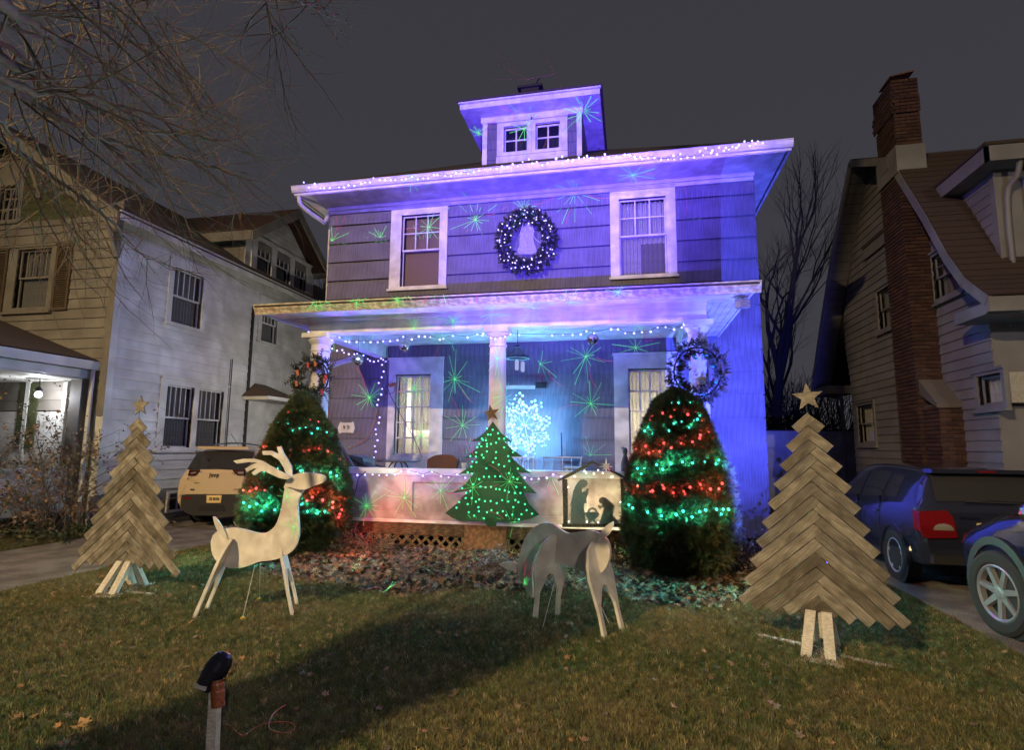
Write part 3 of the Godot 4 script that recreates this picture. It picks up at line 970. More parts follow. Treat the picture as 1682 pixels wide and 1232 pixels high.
	for k in 5:
		for s in [[-6.28 + k * 0.12, 1], [1.22 + k * 0.11, 1]]:
			b = MB.new()
			b.bx(s[0], 4.008, PZ + 0.1, s[0] + 0.104, 4.019, WZ + 0.05)
			put("soffit_board", b.mesh(), M.trim, h)
	b = MB.new()
	b.bx(gx0 + 0.06, 3.99, gz - 0.1, gx1 - 0.06, 4.12, gz - 0.06)
	b.bx(gx0 + 0.06, 3.99, gz - 0.1, gx0 + 0.1, 4.12, WZ + 0.02)
	b.bx(gx1 - 0.1, 3.99, gz - 0.1, gx1 - 0.06, 4.12, WZ + 0.02)
	put("porch_fascia", b.mesh(), M.trim, h)
	b = MB.new()
	var along_x := Basis(Vector3(0, 0, 1), Vector3(0, 1, 0), Vector3(1, 0, 0))
	b.prism(PackedVector2Array([Vector2(0, 0.0), Vector2(0.03, 0.0), Vector2(0.045, 0.05), Vector2(0.075, 0.09), Vector2(0.085, 0.14), Vector2(0.1, 0.145), Vector2(0.1, 0.165), Vector2(0.07, 0.165), Vector2(0.05, 0.07), Vector2(0.0, 0.04)]), gx0 - 0.03, gx1 + 0.03, Transform3D(along_x, Vector3(0, 3.985, gz - 0.06)))
	put("porch_gutter", b.mesh(), M.gutter, h)
	b = MB.new()
	var c := [Vector3(gx0, 4.13, gz + 0.03), Vector3(gx1, 4.13, gz + 0.03), Vector3(gx1, 4.13, WZ + 0.02), Vector3(gx0, 4.13, WZ + 0.02)]
	var t0 := Vector3(gx0 + 1.2, 5.12, WZ + 0.02); var t1 := Vector3(gx1 - 1.2, 5.12, WZ + 0.02)
	b.quad(c[0], c[1], t1, t0)
	b.flat(c[1], c[2], t1)
	b.flat(c[3], c[0], t0)
	for k in [[3, 0], [0, 1], [1, 2]]:
		b.quad(c[k[0]] - Vector3(0, 0.03, 0), c[k[1]] - Vector3(0, 0.03, 0), c[k[1]], c[k[0]])
	b.quad(c[3] - Vector3(0, 0.03, 0), c[2] - Vector3(0, 0.03, 0), c[1] - Vector3(0, 0.03, 0), c[0] - Vector3(0, 0.03, 0))
	put("porch_roof", b.mesh(), M.roofing, h)
	# slanting white board by the left column
	b = MB.new()
	var pa := onz(537, 603, -10.4); var pb := onz(584, 588, -10.4)
	b.box((pa + pb) / 2, Vector3(pa.distance_to(pb), 0.1, 0.04), Basis(Vector3(0, 0, 1), atan2(pb.y - pa.y, pb.x - pa.x)))
	put("slanting_board", b.mesh(), M.trim, h)

func rect_on(f: Transform3D, a: Vector3, b: Vector3) -> Rect2:   # two world corners -> rectangle in a wall's frame
	var i := f.affine_inverse()
	var p := i * a; var q := i * b
	return Rect2(minf(p.x, q.x), minf(p.y, q.y), absf(p.x - q.x), absf(p.y - q.y))

func left_house() -> void:
	var X := -10.8; var Z := -9.8
	var h := thing("white_clapboard_house", "white and cream clapboard house left of the driveway with green gable and gabled side dormer", "house", Vector3(X, 0, Z))
	var S := Transform3D(Basis(Vector3(0, 0, -1), Vector3.UP, Vector3(1, 0, 0)), Vector3(X, 0, 0))
	var F := Transform3D(Basis(), Vector3(0, 0, Z))
	# ---- side wall facing the drive
	var sw := []   # [casing, glass, rows]
	for q in [[279.5, 419, 332, 545, 288, 441, 325.5, 538.5, [5, 1, 1, 1, 0.5]], [264, 618.6, 318, 740, 275.4, 634, 308.5, 733, [5, 1, 1, 1, 0.48]], [318.4, 639, 366, 742, 326, 642.4, 358, 735, [5, 1, 1, 1, 0.48]], [426, 484, 460, 570, 432, 500, 451, 564, [4, 1, 1, 1, 0.5]]]:
		var o := rect_on(S, onx(q[0], q[1], X), onx(q[2], q[3], X))
		var g := rect_on(S, onx(q[4], q[5], X), onx(q[6], q[7], X))
		sw.append([o.merge(g.grow(0.06)), g, q[8]])
	sw[2][0] = Rect2(sw[1][0].end.x + 0.004, sw[1][0].position.y, sw[2][0].end.x - sw[1][0].end.x, sw[1][0].size.y)
	sw[2][1] = Rect2(sw[2][1].position.x, sw[1][1].position.y, sw[2][1].size.x, sw[1][1].size.y)
	var holes := []
	for w in sw:
		holes.append(w[1].grow(0.035))
	var lz := -Z
	var wall := core("side_wall", S.translated_local(Vector3(0, 0, -0.012)), Rect2(lz, 0.0, 12.5, 6.6), 0.2, holes, M.white_siding, h)
	courses("clapboard", S, [Vector2(0, lz + 0.1), Vector2(9, lz + 0.1)], [Vector2(0, 22.2), Vector2(9, 22.2)], 0.66, 6.45, 0.222, 0.04, holes, M.white_siding, wall, 0.0, 0.016)
	for k in sw.size():
		window(h, S, sw[k][0], sw[k][1], sw[k][2], M.white_siding, "", [[0.0, 1.0, 0.0, 1.0, "sheer_dark", 0.02, 9]])
	var b := MB.new()
	b.bx(lz - 0.03, 0.66, 0.0, lz + 0.13, 6.6, 0.035, S)
	put("corner_board", b.mesh(), M.white_siding, wall)
	b = MB.new()
	b.bx(lz - 0.1, -0.02, -0.015, 22.3, 0.64, 0.03, S)
	put("foundation", b.mesh(), M.stone_base, wall)
	b = MB.new()
	b.bx(lz, 6.42, 0.0, 22.3, 6.6, 0.04, S)
	put("frieze_board", b.mesh(), M.white_siding, wall)
	var bw := rect_on(S, onx(272, 807, X), onx(303, 838, X))
	var bf := S.translated_local(Vector3(0, 0, 0.035))
	b = MB.new()
	for r in cut([bw], bw.grow(-0.06)):
		b.bx(r.position.x, r.position.y, 0, r.end.x, r.end.y, 0.05, bf)
	b.bx(bw.get_center().x - 0.02, bw.position.y, 0, bw.get_center().x + 0.02, bw.end.y, 0.04, bf)
	var cw := put("cellar_window", b.mesh(), M.white_siding, h)
	b = MB.new()
	b.bx(bw.position.x + 0.05, bw.position.y + 0.05, 0.004, bw.end.x - 0.05, bw.end.y - 0.05, 0.012, bf)
	put("pane", b.mesh(), M.dark, cw)
	# downpipe, service pipe and cable on the side wall
	for q in [[414, 505, 404, 742, 0.045, "dark"], [383, 590, 372, 735, 0.012, "black_metal"], [380, 590, 369, 735, 0.008, "black_metal"]]:
		b = MB.new()
		var p0 := onx(q[0], q[1], X + 0.05); var p1 := onx(q[2], q[3], X + 0.05)
		b.rod(Vector3(X + 0.05, p0.y, (p0.z + p1.z) / 2), Vector3(X + 0.05, p1.y, (p0.z + p1.z) / 2), q[4], 6)
		put("downpipe" if q[4] > 0.02 else "cable", b.mesh(), M[q[5]], wall)
	# canopy over the side door
	var c0 := onx(441, 650, -9.95)
	b = MB.new()
	b.bx(X + 0.02, c0.y - 0.1, c0.z - 1.5, -9.95, c0.y, c0.z)
	put("canopy_frame", b.mesh(), M.white_siding, h)
	b = MB.new()
	var k0 := [Vector3(X + 0.03, c0.y + 0.002, c0.z + 0.05), Vector3(-9.9, c0.y + 0.002, c0.z + 0.05), Vector3(-9.9, c0.y + 0.002, c0.z - 1.55), Vector3(X + 0.03, c0.y + 0.002, c0.z - 1.55)]
	var ka := Vector3(X + 0.03, c0.y + 0.42, c0.z - 0.5); var kb := Vector3(X + 0.03, c0.y + 0.42, c0.z - 1.0)
	b.flat(k0[0], k0[1], ka); b.quad(k0[1], k0[2], kb, ka); b.flat(k0[2], k0[3], kb); b.quad(k0[3], k0[2], k0[1], k0[0])
	put("canopy_roof", b.mesh(), M.brown_roof, h)
	b = MB.new()
	b.bx(X, 0.7, c0.z - 1.3, X + 0.05, c0.y - 0.12, c0.z - 0.2)
	put("side_door", b.mesh(), M.white_siding, h)
	# ---- front wall with the green gable
	var ra := onz(203, 352, -9.35); var rb := onz(-5, 198, -9.35)
	var m := (rb.y - ra.y) / (rb.x - ra.x)
	var rx := rb.x; var ry := rb.y - 0.12
	var xl := 2.0 * rx - X
	var belt := onz(150, 364, Z).y
	var gw := [rect_on(F, onz(22, 408, Z), onz(86, 511, Z)), rect_on(F, onz(37, 414, Z), onz(77, 502, Z))]
	var tw := [rect_on(F, onz(-14, 268, Z), onz(37, 365, Z)), rect_on(F, onz(8, 310, Z), onz(28, 359, Z))]
	var fh := [gw[1].grow(0.035), tw[1].grow(0.035)]
	var yw := ry + m * (X - rx)
	var L := [Vector2(0, xl), Vector2(yw, xl), Vector2(ry, rx)]
	var R := [Vector2(0, X), Vector2(yw, X), Vector2(ry, rx)]
	var fb := MB.new()
	for r in cut(cut([Rect2(xl, 0, X - xl, belt)], fh[0]), fh[1]):
		fb.bx(r.position.x, r.position.y, -0.2, r.end.x, r.end.y, -0.012, F)
	var front := put("front_wall", fb.mesh(), M.cream_siding, h)
	courses("clapboard", F, L, [Vector2(0, X - 0.1), Vector2(9, X - 0.1)], 2.4, belt, 0.222, 0.036, fh, M.cream_siding, front, 0.0, 0.012)
	var y := belt + 0.12
	fb = MB.new()
	for r in cut([Rect2(xl + 0.4, belt, X - xl - 0.8, ry - belt)], fh[1]):
		var n := 24
		for k in n:
			var ya: float = lerpf(r.position.y, r.end.y, float(k) / n); var yb: float = lerpf(r.position.y, r.end.y, float(k + 1) / n)
			var xa: float = maxf(r.position.x, prof(L, yb)); var xb: float = minf(r.end.x, prof(R, yb))
			if xb > xa:
				fb.bx(xa, ya, -0.2, xb, yb, -0.012, F)
	var gable := put("gable_wall", fb.mesh(), M.green_siding, h)
	courses("clapboard", F, L, R, belt + 0.1, ry, 0.16, 0.02, fh, M.green_siding, gable)
	b = MB.new()
	b.bx(xl, belt - 0.03, 0, X, belt + 0.1, 0.045, F)
	put("belt_board", b.mesh(), M.cream_siding, front)
	b = MB.new()
	b.bx(X - 0.14, 2.3, 0, X + 0.033, yw + 0.3, 0.036, F)
	put("corner_board", b.mesh(), M.cream_siding, front)
	window(h, F, gw[0], gw[1], [5, 1, 1, 1, 0.52], M.cream_siding, "", [[0.0, 1.0, 0.0, 1.0, "sheer_dark", 0.02, 9]])
	window(h, F, tw[0], tw[1], [3, 3, 1, 1, 0.0], M.cream_siding)
	for s in [[gw[0].end.x + 0.03, 0.42], [gw[0].position.x - 0.45, 0.42]]:   # louvred shutters
		b = MB.new()
		var x0: float = s[0]; var y0: float = gw[0].position.y; var y1: float = gw[0].end.y
		for r in cut([Rect2(x0, y0, s[1], y1 - y0)], Rect2(x0 + 0.05, y0 + 0.07, s[1] - 0.1, y1 - y0 - 0.14)):
			b.bx(r.position.x, r.position.y, 0.025, r.end.x, r.end.y, 0.065, F)
		var sh := put("shutter", b.mesh(), M.shutter, h)
		var yy := y0 + 0.08
		while yy < y1 - 0.1:
			b = MB.new()
			b.box(F * Vector3(x0 + s[1] / 2, yy + 0.025, 0.045), Vector3(s[1] - 0.1, 0.045, 0.008), Basis(Vector3.RIGHT, -0.6))
			put("slat", b.mesh(), M.shutter, sh)
			yy += 0.05
	# ---- roof: two slopes, barge boards, knee braces
	var ov := 0.42
	var ex := X + ov
	var th := 0.14
	var yr := ry + 0.14
	for s in [1.0, -1.0]:
		var x1: float = rx + s * (ex - rx)
		var y1: float = yr + m * (ex - rx)
		b = MB.new()
		var p := [Vector3(rx, yr - th, -9.35), Vector3(x1, y1 - th, -9.35), Vector3(x1, y1 - th, -23.0), Vector3(rx, yr - th, -23.0)]
		var q := []
		for v in p:
			q.append(v + Vector3(0, th, 0))
		if s > 0: b.hexa(p + q)
		else: b.hexa([p[1], p[0], p[3], p[2], q[1], q[0], q[3], q[2]])
		put("roof", b.mesh(), M.red_roof if false else M.brown_roof, h)
		b = MB.new()
		var d := 0.3
		var z0 := -9.35; var z1 := -9.29
		b.hexa([Vector3(x1, y1 - th - d, z1), Vector3(rx, yr - th - d, z1), Vector3(rx, yr - th - d, z0), Vector3(x1, y1 - th - d, z0), Vector3(x1, y1 - 0.03, z1), Vector3(rx, yr - 0.03, z1), Vector3(rx, yr - 0.03, z0), Vector3(x1, y1 - 0.03, z0)] if s < 0 else [Vector3(rx, yr - th - d, z1), Vector3(x1, y1 - th - d, z1), Vector3(x1, y1 - th - d, z0), Vector3(rx, yr - th - d, z0), Vector3(rx, yr - 0.03, z1), Vector3(x1, y1 - 0.03, z1), Vector3(x1, y1 - 0.03, z0), Vector3(rx, yr - 0.03, z0)])
		put("barge_board", b.mesh(), M.cream_siding, h)
	b = MB.new()
	var ye := yr + m * (ex - rx) - th
	b.bx(X + 0.04, 6.58, -9.4, ex - 0.02, 6.62, -22.8)
	b.bx(ex - 0.03, minf(6.58, ye - 0.02), -9.36, ex + 0.02, ye + 0.1, -22.9)
	put("eave_board", b.mesh(), M.white_siding, h)
	for bx_ in [[56, 312], [183, 400]]:   # knee braces under the barge board
		var bp := onz(bx_[0], bx_[1], Z + 0.2)
		var yt := yr + m * (bp.x - rx) - th - 0.05
		b = MB.new()
		b.bx(bp.x - 0.06, yt - 0.95, Z, bp.x + 0.06, yt, Z + 0.1)
		b.bx(bp.x - 0.05, yt - 0.14, Z, bp.x + 0.05, yt - 0.02, Z + 0.45)
		b.tube([Vector3(bp.x, yt - 0.85, Z + 0.08), Vector3(bp.x, yt - 0.1, Z + 0.42)], 0.055, 0.055, 4)
		put("knee_brace", b.mesh(), M.cream_siding, h)
	# ---- gabled dormer on the side slope
	var XD := -11.15
	var D := Transform3D(Basis(Vector3(0, 0, -1), Vector3.UP, Vector3(1, 0, 0)), Vector3(XD, 0, 0))
	var XO := -10.7
	var e0 := onx(407, 380, XO); var pk := onx(492.5, 343, XO); var e1 := onx(541, 455, XO)
	var zc := pk.z
	var dw := []
	for q in [[424, 396, 443, 450], [455, 417, 473.5, 466], [484, 431.5, 500, 479]]:
		dw.append(rect_on(D, onx(q[0], q[1], XD), onx(q[2], q[3], XD)))
	var w0: float = -onx(404, 400, XD).z; var w1: float = -onx(514, 480, XD).z
	var gy0: float = minf(dw[0].position.y, dw[2].position.y); var gy1: float = maxf(dw[0].end.y, dw[2].end.y)
	var dh := []
	for k in 3:
		dw[k] = Rect2(dw[k].position.x, gy0, dw[k].size.x, gy1 - gy0)
		dh.append(dw[k].grow(0.035))
	var ey := e0.y - 0.05
	var slope: float = (pk.y - e0.y) / absf(pk.z - e0.z)
	var top: float = ey + slope * (-zc - w0)
	var DL := [Vector2(0, w0), Vector2(ey, w0), Vector2(top, -zc)]
	var DR := [Vector2(0, w1), Vector2(ey, w1), Vector2(top, -zc)]
	b = MB.new()
	for r in cut(cut(cut([Rect2(w0, 5.6, w1 - w0, ey - 5.6)], dh[0]), dh[1]), dh[2]):
		b.bx(r.position.x, r.position.y, -0.2, r.end.x, r.end.y, -0.012, D)
	for k in 8:
		var ya := lerpf(ey, top, k / 8.0); var yb := lerpf(ey, top, (k + 1) / 8.0)
		if prof(DR, yb) > prof(DL, yb):
			b.bx(prof(DL, yb), ya, -0.2, prof(DR, yb), yb, -0.012, D)
	b.bx(w0, 5.6, -3.5, w0 + 0.2, ey + 0.1, -0.21, D)
	b.bx(w1 - 0.2, 5.6, -3.5, w1, ey + 0.1, -0.21, D)
	var dwall := put("dormer_wall", b.mesh(), M.cream_siding, h)
	courses("clapboard", D, DL, DR, 5.7, top - 0.1, 0.16, 0.018, dh, M.white_siding, dwall)
	for k in 3:
		var xa: float = w0 + 0.25 if k == 0 else (dw[k - 1].end.x + dw[k].position.x) / 2 + 0.003
		var xb: float = w1 - 0.25 if k == 2 else (dw[k].end.x + dw[k + 1].position.x) / 2
		window(h, D, Rect2(xa, gy0 - 0.09, xb - xa, gy1 - gy0 + 0.22), dw[k], [3, 1, 1, 1, 0.5], M.white_siding)
	for s in [-1.0, 1.0]:
		var run: float = (-zc - (w0 - 0.35)) if s < 0 else (w1 + 0.3 + zc)
		var zE: float = zc - s * run
		var yE: float = pk.y - slope * run
		b = MB.new()
		var p := [Vector3(XO, pk.y - 0.12, zc), Vector3(XO, yE - 0.12, zE), Vector3(-15.2, yE - 0.12, zE), Vector3(-15.2, pk.y - 0.12, zc)]
		var q := []
		for v in p:
			q.append(v + Vector3(0, 0.12, 0))
		if s > 0: b.hexa(p + q)
		else: b.hexa([p[1], p[0], p[3], p[2], q[1], q[0], q[3], q[2]])
		put("dormer_roof", b.mesh(), M.red_roof, dwall)
		b = MB.new()
		for v in [[XO - 0.01, XO + 0.04]]:
			var a := Vector3(v[0], pk.y - 0.34, zc); var e := Vector3(v[0], yE - 0.34, zE)
			var up := Vector3(0, 0.32, 0); var dx := Vector3(v[1] - v[0], 0, 0)
			if s > 0: b.hexa([a + dx, e + dx, e, a, a + dx + up, e + dx + up, e + up, a + up])
			else: b.hexa([e + dx, a + dx, a, e, e + dx + up, a + dx + up, a + up, e + up])
		put("dormer_barge_board", b.mesh(), M.cream_siding, dwall)
		b = MB.new()   # fascia along the dormer's own eave
		b.bx(XO, yE - 0.3, zE - 0.03, -13.5, yE - 0.02, zE + 0.03)
		put("dormer_fascia", b.mesh(), M.cream_siding, dwall)
	b = MB.new()
	b.rod(onx(396, 367, -12.3), onx(396, 348, -12.3), 0.06, 8)
	put("vent_pipe", b.mesh(), M.rust, h)
	# ---- side of the front porch, behind the tangled shrub
	var pA := onz(0, 523, Z); var pB := onz(164, 588, Z)
	var gp := onz(165, 597, Z)
	b = MB.new()
	b.quad(Vector3(pB.x + 0.05, gp.y + 0.05, Z + 0.04), Vector3(pA.x - 2.0, pA.y + 2.0 * (pA.y - pB.y) / (pB.x - pA.x), Z + 0.04), Vector3(pA.x - 2.0, pA.y + 2.0 * (pA.y - pB.y) / (pB.x - pA.x), -5.0), Vector3(pB.x + 0.05, gp.y + 0.05, -5.0))
	put("porch_roof", b.mesh(), M.brown_roof, h)
	b = MB.new()
	b.bx(gp.x - 0.05, gp.y - 0.16, -5.0, gp.x + 0.06, gp.y + 0.02, Z + 0.03)
	b.bx(gp.x - 0.15, gp.y - 0.34, -5.0, gp.x - 0.06, gp.y - 0.17, Z + 0.03)
	b.bx(pA.x - 2.0, gp.y - 0.37, -5.0, gp.x - 0.16, gp.y - 0.33, Z + 0.03)
	put("porch_eave", b.mesh(), M.white_siding, h)
	b = MB.new()
	b.rod(Vector3(gp.x, 0.1, Z + 0.14), Vector3(gp.x, gp.y - 0.1, Z + 0.14), 0.045, 8)
	put("porch_downpipe", b.mesh(), M.white_siding, h)
	b = MB.new()
	b.bx(gp.x - 0.4, 0.0, Z + 0.03, gp.x - 0.12, gp.y - 0.36, Z + 0.25)
	put("porch_post", b.mesh(), M.cream_siding, h)
	for k in 5:
		b = MB.new()
		b.bx(gp.x - 0.3, 0.35 + k * 0.18, -5.0, gp.x - 0.23 + 0.01, 0.52 + k * 0.18, Z + 0.26)
		put("porch_clapboard", b.mesh(), M.white_siding, h)
	b = MB.new()
	b.bx(-18, 0.3, -5.0, gp.x - 0.3, 0.42, Z + 0.02)
	put("porch_floor", b.mesh(), M.stone_base, h)
	b = MB.new()
	var ps := onz(38, 700, Z + 0.1)
	b.bx(ps.x - 0.25, 1.6, Z + 0.01, ps.x + 0.25, 3.0, Z + 0.05)
	put("porch_shutter", b.mesh(), M.green_siding, h)
	b = MB.new()
	for k in 3:
		b.bx(gp.x - 0.8 - k * 1.0, 0.45, Z + 0.02, gp.x - 0.7 - k * 1.0, 3.2, Z + 0.07)
	b.bx(gp.x - 3.0, 0.45, Z + 0.01, gp.x - 0.4, 2.39, Z + 0.018)
	put("porch_wall", b.mesh(), M.white_siding, h)
	var pl := onz(64, 648, Z + 0.45)
	var lt := thing("porch_lantern", "cool white lantern glowing under the left neighbour's porch roof behind the bare shrub", "lantern", pl)
	b = MB.new()
	b.rod(pl, Vector3(pl.x, gp.y - 0.35, pl.z), 0.01)
	b.lathe([Vector2(0.09, 0.08), Vector2(0.02, 0.16)], 8, Transform3D(Basis(), pl))
	put("bracket", b.mesh(), M.black_metal, lt)
	bulb(lt, pl, 0.075, M.white_glow, Color(0.9, 0.92, 1.0), 1.5, "lantern_glass")

func right_house() -> void:
	var X := 6.4; var XR := 5.9
	var h := thing("gabled_house_with_chimney", "dim house on the right with a steep flared roof, clapboard gable and tall brick chimney", "house", Vector3(X, 0, -14))
	var S := Transform3D(Basis(Vector3(0, 0, 1), Vector3.UP, Vector3(-1, 0, 0)), Vector3(X, 0, 0))
	var rake := []   # from the rear eave over the top to the front eave
	for q in [[1334, 642], [1342, 580], [1351, 520], [1370, 400], [1396, 268], [1461, 264], [1519, 358], [1555, 424], [1583, 463], [1622, 493]]:
		rake.append(onx(q[0], q[1], XR))
	var left := [Vector2(0, rake[1].z + 1.2), Vector2(rake[0].y, rake[1].z + 1.2)]
	for k in range(1, 5):
		left.append(Vector2(rake[k].y - 0.1, maxf(rake[k].z, rake[1].z + 1.0)))
	var right := [Vector2(0, rake[9].z - 0.9), Vector2(rake[8].y, rake[9].z - 0.9)]
	for k in [7, 6, 5]:
		right.append(Vector2(rake[k].y - 0.1, rake[k].z))
	right.append(Vector2(rake[4].y - 0.1, rake[4].z + 0.1))
	var wr := []
	for q in [[1443, 461, 1466, 548, 1447, 470, 1463, 540], [1407, 652, 1441, 735, 1414, 665, 1434, 725], [1605, 600, 1655, 672, 1613, 615, 1645, 663], [1530, 395, 1577, 500, 1539, 402, 1572, 490]]:
		wr.append([rect_on(S, onx(q[0], q[3], X), onx(q[2], q[1], X)), rect_on(S, onx(q[4], q[7], X), onx(q[6], q[5], X))])
	for w in wr:
		w[1] = Rect2(w[1].position.x, w[1].position.y, maxf(w[1].size.x, 0.3), w[1].size.y)
		w[0] = w[1].grow(0.13)
	var holes := []
	for w in wr:
		holes.append(w[1].grow(0.035))
	var b := MB.new()
	var n := 44
	for k in n:
		var ya := lerpf(0, rake[4].y - 0.15, float(k) / n); var yb := lerpf(0, rake[4].y - 0.15, float(k + 1) / n)
		var rs := [Rect2(prof(left, yb), ya, prof(right, yb) - prof(left, yb), yb - ya)]
		for q in holes:
			rs = cut(rs, q)
		for r in rs:
			if r.size.x > 0:
				b.bx(r.position.x, r.position.y, -0.2, r.end.x, r.end.y, -0.012, S)
	var wall := put("gable_wall", b.mesh(), M.dim_siding, h)
	courses("clapboard", S, left, right, 0.5, rake[4].y - 0.2, 0.2, 0.032, holes, M.dim_siding, wall, 0.0, 0.014)
	for k in 4:
		window(h, S, wr[k][0], wr[k][1], [3 if k == 3 else 1, 2 if k == 3 else 1, 1, 1, 0.5 if k != 2 else 0.0], M.dim_siding, "lit" if k in [1, 2] else "", [[0.0, 1.0, 0.0, 1.0, "curtain" if k in [1, 2] else "sheer_dark", 0.015, 5]])
	for k in [1, 2]:
		var g: Rect2 = wr[k][1]
		var c := S * Vector3(g.get_center().x, g.get_center().y, -0.3)
		var rl := thing("room_lamp", ["dim yellow lamp in the narrow ground floor window left of the brick chimney", "dim yellow lamp behind the small square window right of the brick chimney"][k - 1], "lamp", c)
		bulb(rl, c, 0.02, M.led_warm, Color(1.0, 0.85, 0.4), 0.006, "lamp_bulb")
	# front wall and body
	b = MB.new()
	b.bx(X + 0.2, 0, right[0].y - 0.2, 14, 4.0, right[0].y)
	b.bx(X + 0.2, 0, left[0].y, 14, 4.0, left[0].y + 0.2)
	put("front_wall", b.mesh(), M.dim_siding, h)
	# roof slabs: shingled front slope, plain rear slope, rake boards and the boarded underside
	for k in 9:
		var p: Vector3 = rake[k]; var q: Vector3 = rake[k + 1]
		var d := (q - p).normalized()
		var nn := Vector3.RIGHT.cross(d)
		if nn.y < 0 and k != 0: nn = -nn
		if k < 4: nn = Vector3(0, absf(d.z), -absf(d.y)) if d.z > 0 else nn
		var o := nn * 0.1
		b = MB.new()
		var ex := Vector3(8, 0, 0)
		b.quad(p + o, q + o, q + o + ex, p + o + ex)
		b.quad(q + o * 0.3 + Vector3(0.05, 0, 0), p + o * 0.3 + Vector3(0.05, 0, 0), p + o * 0.3 + ex, q + o * 0.3 + ex)
		b.quad(p, q, q + o, p + o)
		var slab := put("roof", b.mesh(), M.brown_roof, h)
		b = MB.new()
		var dn := nn * -0.1
		b.hexa([p + dn - Vector3(0.03, 0, 0), q + dn - Vector3(0.03, 0, 0), q + dn + Vector3(0.03, 0, 0), p + dn + Vector3(0.03, 0, 0), p + o * 0.8 - Vector3(0.03, 0, 0), q + o * 0.8 - Vector3(0.03, 0, 0), q + o * 0.8 + Vector3(0.03, 0, 0), p + o * 0.8 + Vector3(0.03, 0, 0)])
		put("rake_board", b.mesh(), M.dim_siding, h)
		var steps := int(ceil(p.distance_to(q) / 0.3))
		for s in steps:
			var u := p.lerp(q, float(s) / steps + 0.004); var v := p.lerp(q, float(s + 1) / steps - 0.004)
			b = MB.new()
			var e := Vector3(0.52, 0, 0)
			b.quad(v, u, u + e, v + e)
			b.quad(u - nn * 0.012, v - nn * 0.012, v - nn * 0.012 + e, u - nn * 0.012 + e)
			put("soffit_board", b.mesh(), M.dim_siding, slab)
		if k >= 5:
			var f := Transform3D(Basis(Vector3.RIGHT, -d, nn), Vector3(0, 0, 0))
			f.origin = q + o
			var len := p.distance_to(q)
			courses("shingle", f, [Vector2(0, -0.02), Vector2(9, -0.02)], [Vector2(0, 2.0), Vector2(9, 2.0)], 0.0, len, 0.19, 0.022, [], M.brown_roof, slab, 0.33)
	b = MB.new()   # box end and gutter at the rear eave, front eave
	var r0: Vector3 = rake[0]
	b.bx(XR - 0.02, r0.y - 0.22, r0.z - 0.1, X + 0.3, r0.y + 0.02, r0.z + 1.4)
	put("eave_return", b.mesh(), M.dim_siding, h)
	var r9: Vector3 = rake[9]
	b = MB.new()
	b.bx(XR - 0.02, r9.y - 0.2, r9.z - 0.06, 14, r9.y + 0.05, r9.z + 0.05)
	b.bx(X - 0.02, r9.y - 0.22, r9.z - 1.1, 14, r9.y - 0.18, r9.z)
	b.bx(XR - 0.02, r9.y - 0.22, r9.z - 1.0, X - 0.021, r9.y - 0.02, r9.z - 0.06)
	put("front_eave", b.mesh(), M.dim_siding, h)
	b = MB.new()
	b.rod(Vector3(X - 0.1, 0.2, r0.z + 1.35), Vector3(X - 0.1, r0.y - 0.2, r0.z + 1.35), 0.045)
	b.rod(Vector3(X - 0.1, r0.y - 0.4, r0.z + 1.35), Vector3(XR + 0.1, r0.y - 0.2, r0.z + 0.6), 0.045)
	put("downpipe", b.mesh(), M.dim_siding, h)
	# dormer on the front slope
	var XC := 6.68
	var cheek := []
	var C := Transform3D(Basis(Vector3(0, 0, 1), Vector3.UP, Vector3(-1, 0, 0)), Vector3(XC, 0, 0))
	for q in [[1510, 268], [1632, 280], [1655, 445], [1580, 420]]:
		var p := C.affine_inverse() * onx(q[0], q[1], XC)
		cheek.append(Vector2(p.x, p.y))
	var zf: float = cheek[1].x; var yt: float = cheek[1].y; var yb2: float = cheek[2].y
	b = MB.new()
	b.bx(-16.0, yb2 - 1.0, -0.1, zf, yt, -0.012, C)
	var ck := put("dormer_cheek", b.mesh(), M.dim_siding, h)
	courses("clapboard", C, [Vector2(0, -16), Vector2(20, -16)], [Vector2(0, zf), Vector2(20, zf)], yb2 - 0.9, yt, 0.19, 0.02, [], M.dim_siding, ck)
	b = MB.new()
	b.bx(zf - 0.12, yb2 - 0.3, 0.0, zf + 0.02, yt, 0.04, C)
	put("corner_board", b.mesh(), M.dim_siding, ck)
	b = MB.new()
	b.bx(XC + 0.1, yb2 - 0.8, zf - 0.2, 14, yt, zf)
	put("dormer_front", b.mesh(), M.dim_siding, h)
	b = MB.new()
	var ox := XC - 0.35
	b.bx(ox, yt, -16.5, 14, yt + 0.04, zf + 0.45)
	b.bx(ox - 0.02, yt - 0.02, zf + 0.4, 14, yt + 0.28, zf + 0.47)
	b.bx(ox - 0.02, yt - 0.02, -16.5, ox + 0.03, yt + 0.26, zf + 0.47)
	put("dormer_eave", b.mesh(), M.dim_siding, h)
	b = MB.new()
	b.bx(ox - 0.04, yt + 0.27, -16.5, 14, yt + 0.33, zf + 0.5)
	put("dormer_roof", b.mesh(), M.brown_roof, h)
	b = MB.new()
	b.tube(smooth([Vector3(XC + 0.2, yt + 0.05, zf + 0.38), Vector3(XC + 0.2, yt - 0.25, zf + 0.25), Vector3(XC + 0.12, yt - 0.55, zf + 0.07), Vector3(XC + 0.1, yb2, zf + 0.06)], 4), 0.05, 0.05, 8)
	put("dormer_downpipe", b.mesh(), M.dim_siding, h)
	window(h, Transform3D(Basis(), Vector3(0, 0, zf)), Rect2(XC + 0.4, yb2 + 0.2, 1.3, yt - yb2 - 0.4), Rect2(XC + 0.55, yb2 + 0.35, 1.0, yt - yb2 - 0.7), [1, 1, 1, 1, 0.5], M.dim_siding, "", [[0.0, 1.0, 0.0, 1.0, "curtain", 0.0, 1]])
